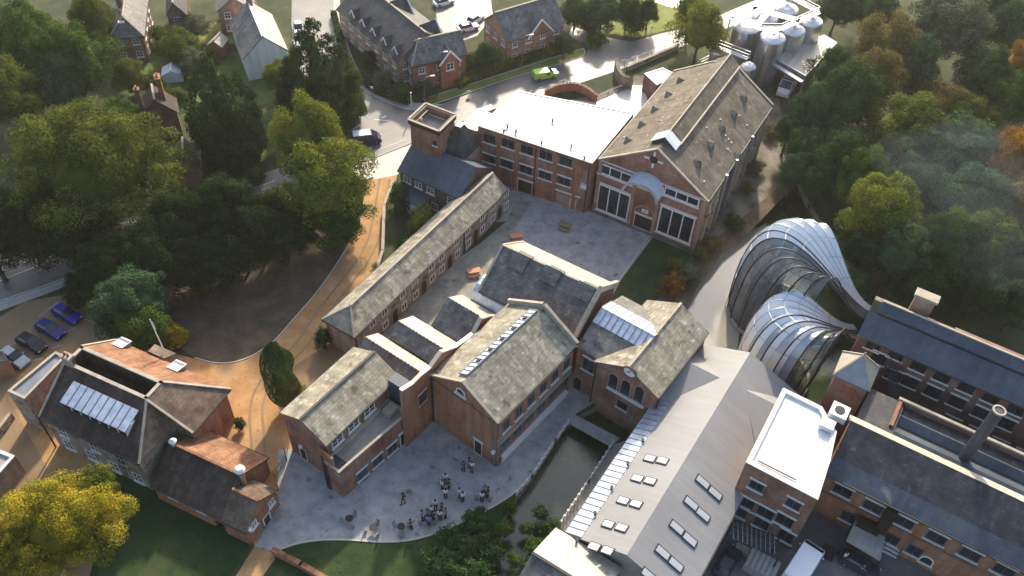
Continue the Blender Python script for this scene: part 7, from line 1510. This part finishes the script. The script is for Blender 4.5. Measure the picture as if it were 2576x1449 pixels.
PE = [(1166, 1186, 1.9, 'stand', 'cloth_navy', 'cloth_navy', 'person in navy standing left in the pair by the tall building door'), (1187, 1186, 4.4, 'stand', 'cloth_white', 'cloth_navy', 'person in a white top standing right in the pair by the door'), (1181, 1176, 3, 'stand', 'cloth_blue', 'cloth_navy', 'person in blue behind the white topped one near the door'),
 (1017, 1264, 4.2, 'walk', 'cloth_black', 'cloth_black', 'person in black walking alone across the paving'), (1121, 1216, 4.5, 'stand', 'cloth_white', 'cloth_black', 'person in white at the top of the middle group'),
 (1112, 1232, .5, 'stand', 'cloth_white', 'cloth_navy', 'person in white on the left of the middle group'), (1130, 1230, 2.8, 'stand', 'cloth_black', 'cloth_black', 'person in black on the right of the middle group'), (1121, 1254, 1.6, 'stand', 'cloth_white', 'cloth_navy', 'person in white with dark trousers lowest in the middle group'),
 (1155, 1252, .2, 'stand', 'cloth_white', 'cloth_grey', 'person in white at the left of the right hand pair'), (1165, 1262, 2.5, 'stand', 'cloth_white', 'cloth_black', 'person in white with black trousers at the right of the pair'),
 (1212, 1262, 1.5, 'stand', 'cloth_white', 'cloth_black', 'person in white by the kerb cafe table'), (1228, 1250, 3.4, 'stand', 'cloth_black', 'cloth_black', 'person in black right of the kerb cafe table'),
 (1096, 1282, 5, 'stand', 'cloth_white', 'cloth_black', 'person in white standing above the seated crowd'), (1085, 1296, .3, 'stand', 'cloth_white', 'cloth_black', 'person in white at the left of the crowd'),
 (1112, 1290, 2.9, 'stand', 'cloth_black', 'cloth_black', 'dark clothed person in the upper part of the crowd'), (1122, 1302, 3.2, 'stand', 'cloth_grey', 'cloth_black', 'grey topped person at the right of the crowd'), (1107, 1308, 1.5, 'stand', 'cloth_white', 'cloth_black', 'person with pale top low in the crowd'), (1090, 1310, .9, 'stand', 'cloth_black', 'cloth_black', 'black clothed person low in the crowd'),
 (1062, 1308, .2, 'stand', 'cloth_lilac', 'cloth_blue', 'person in lilac on the left of the crowd'), (1078, 1322, 1.3, 'stand', 'cloth_lilac', 'cloth_blue', 'person in lilac lowest of the crowd beside the kerb'), (1034, 1330, .4, 'stand', 'cloth_black', 'cloth_black', 'person in black near the kerb left of the crowd')]
for u, v, fa, kd, sh_, tr_, lab in PE: person(u, v, fa, kd, sh_, tr_, lab)
person(*T(3, 3, 745, 1300), 2, 'stand', 'cloth_white', 'cloth_black', 'person in a pale top alone in the service yard'); person(*T(3, 3, 920, 1420), 2, 'stand', 'cloth_blue', 'cloth_black', 'person in blue in the service yard at the bottom edge')
for o in bpy.data.objects:
    if o.get('category') == 'person' and 'yard' in o['label']: o['group'] = 'people in the service yard'
# ================================================================= air: haze box and thin smoke
def volume(name, m_obj, dens, col, label=None, aniso=0.55):
    m = bpy.data.materials.new(name); m.use_nodes = True; n = m.node_tree.nodes; n.remove(n['Principled BSDF'])
    v = n.new('ShaderNodeVolumePrincipled'); v.inputs['Density'].default_value = dens; v.inputs['Color'].default_value = (*col, 1); v.inputs['Anisotropy'].default_value = aniso
    m.node_tree.links.new(v.outputs[0], n['Material Output'].inputs['Volume']); m_obj.data.materials.clear(); m_obj.data.materials.append(m)
hz = MB().box((0, 95, 45), 420, 330, 98.2).build('haze', 'white', org=Vector((0, 95, 45))); tag(hz, kind='stuff'); volume('haze_air', hz, HAZE, (.95, .93, .88))
def puff(name, blobs, dens, col, label):
    b = MB(); rg = random.Random(2)
    c0 = sum((Vector(c) for c, r_ in blobs), Vector((0, 0, 0)))/len(blobs); o = bpy.data.objects.new(name, None)
    bm = bmesh.new()
    for c, r_ in blobs: bmesh.ops.create_icosphere(bm, subdivisions=3, radius=r_, matrix=Matrix.Translation(Vector(c)-c0) @ Matrix.Diagonal((1, .8, .6, 1)))
    me = bpy.data.meshes.new(name); bm.to_mesh(me); bm.free(); o = bpy.data.objects.new(name, me); COL.objects.link(o); o.location = c0; tag(o, label, None, None, 'stuff'); volume(name, o, dens, col, aniso=.2)
    return o
puff('smoke', [(at(2420, 400, 15), 8), (at(2360, 450, 14), 7), (at(2480, 470, 14), 8), (at(2440, 560, 12), 8), (at(2520, 640, 11), 7), (at(2300, 400, 15), 6)], .006, (.62, .74, .92), 'thin bluish smoke drifting over the right hand wood')
def clutter(name, u, v, sx, sy, sz, m, label, cat, rows=4):
    p = at(u, v, 0); r = thing(name, p+Vector((0, 0, .02)), label, cat, None, -R(30)); O = Vector((0, 0, 0)); b = MB()
    for i in range(rows): b.box((0, 0, sz*(i+.5)/rows), sx-.1*(i % 2), sy, sz/rows*.6)
    b.build('stack', m, r, org=O); b = MB()
    for i in range(6): b.box((-sx/2+sx*(i+.5)/6, 0, sz+.03), sx/9, sy*.96, .06)
    b.build('top_boards', m, r, org=O); return r
clutter('pallet_stack', 1912, 1432, 3.4, 2.4, 1.3, 'concrete', 'grey slatted pallet stack between dark car and white van', 'pallets')
clutter('timber_stack', 1880, 1395, 3.0, .8, .7, 'stone', 'pale timber stack beneath the dark access gantry', 'timber')
clutter('crate_stack', 2080, 1395, 1.4, 1.2, 1.1, 'dark_wood', 'dark crate stack right of the white van', 'crates')
clutter('crate_stack', 2150, 1370, 1.6, 1.3, 1.6, 'brick_dark', 'brown crate stack under the yard canopy edge', 'crates')
puff('steam', [(at(2240, 1266, 9.0), .22), (at(2239, 1260, 9.3), .3), (at(2236, 1252, 9.8), .4), (at(2232, 1242, 10.3), .5), (at(2226, 1232, 10.8), .5)], .14, (.9, .92, .92), 'small puff of white steam above the long mill eaves')
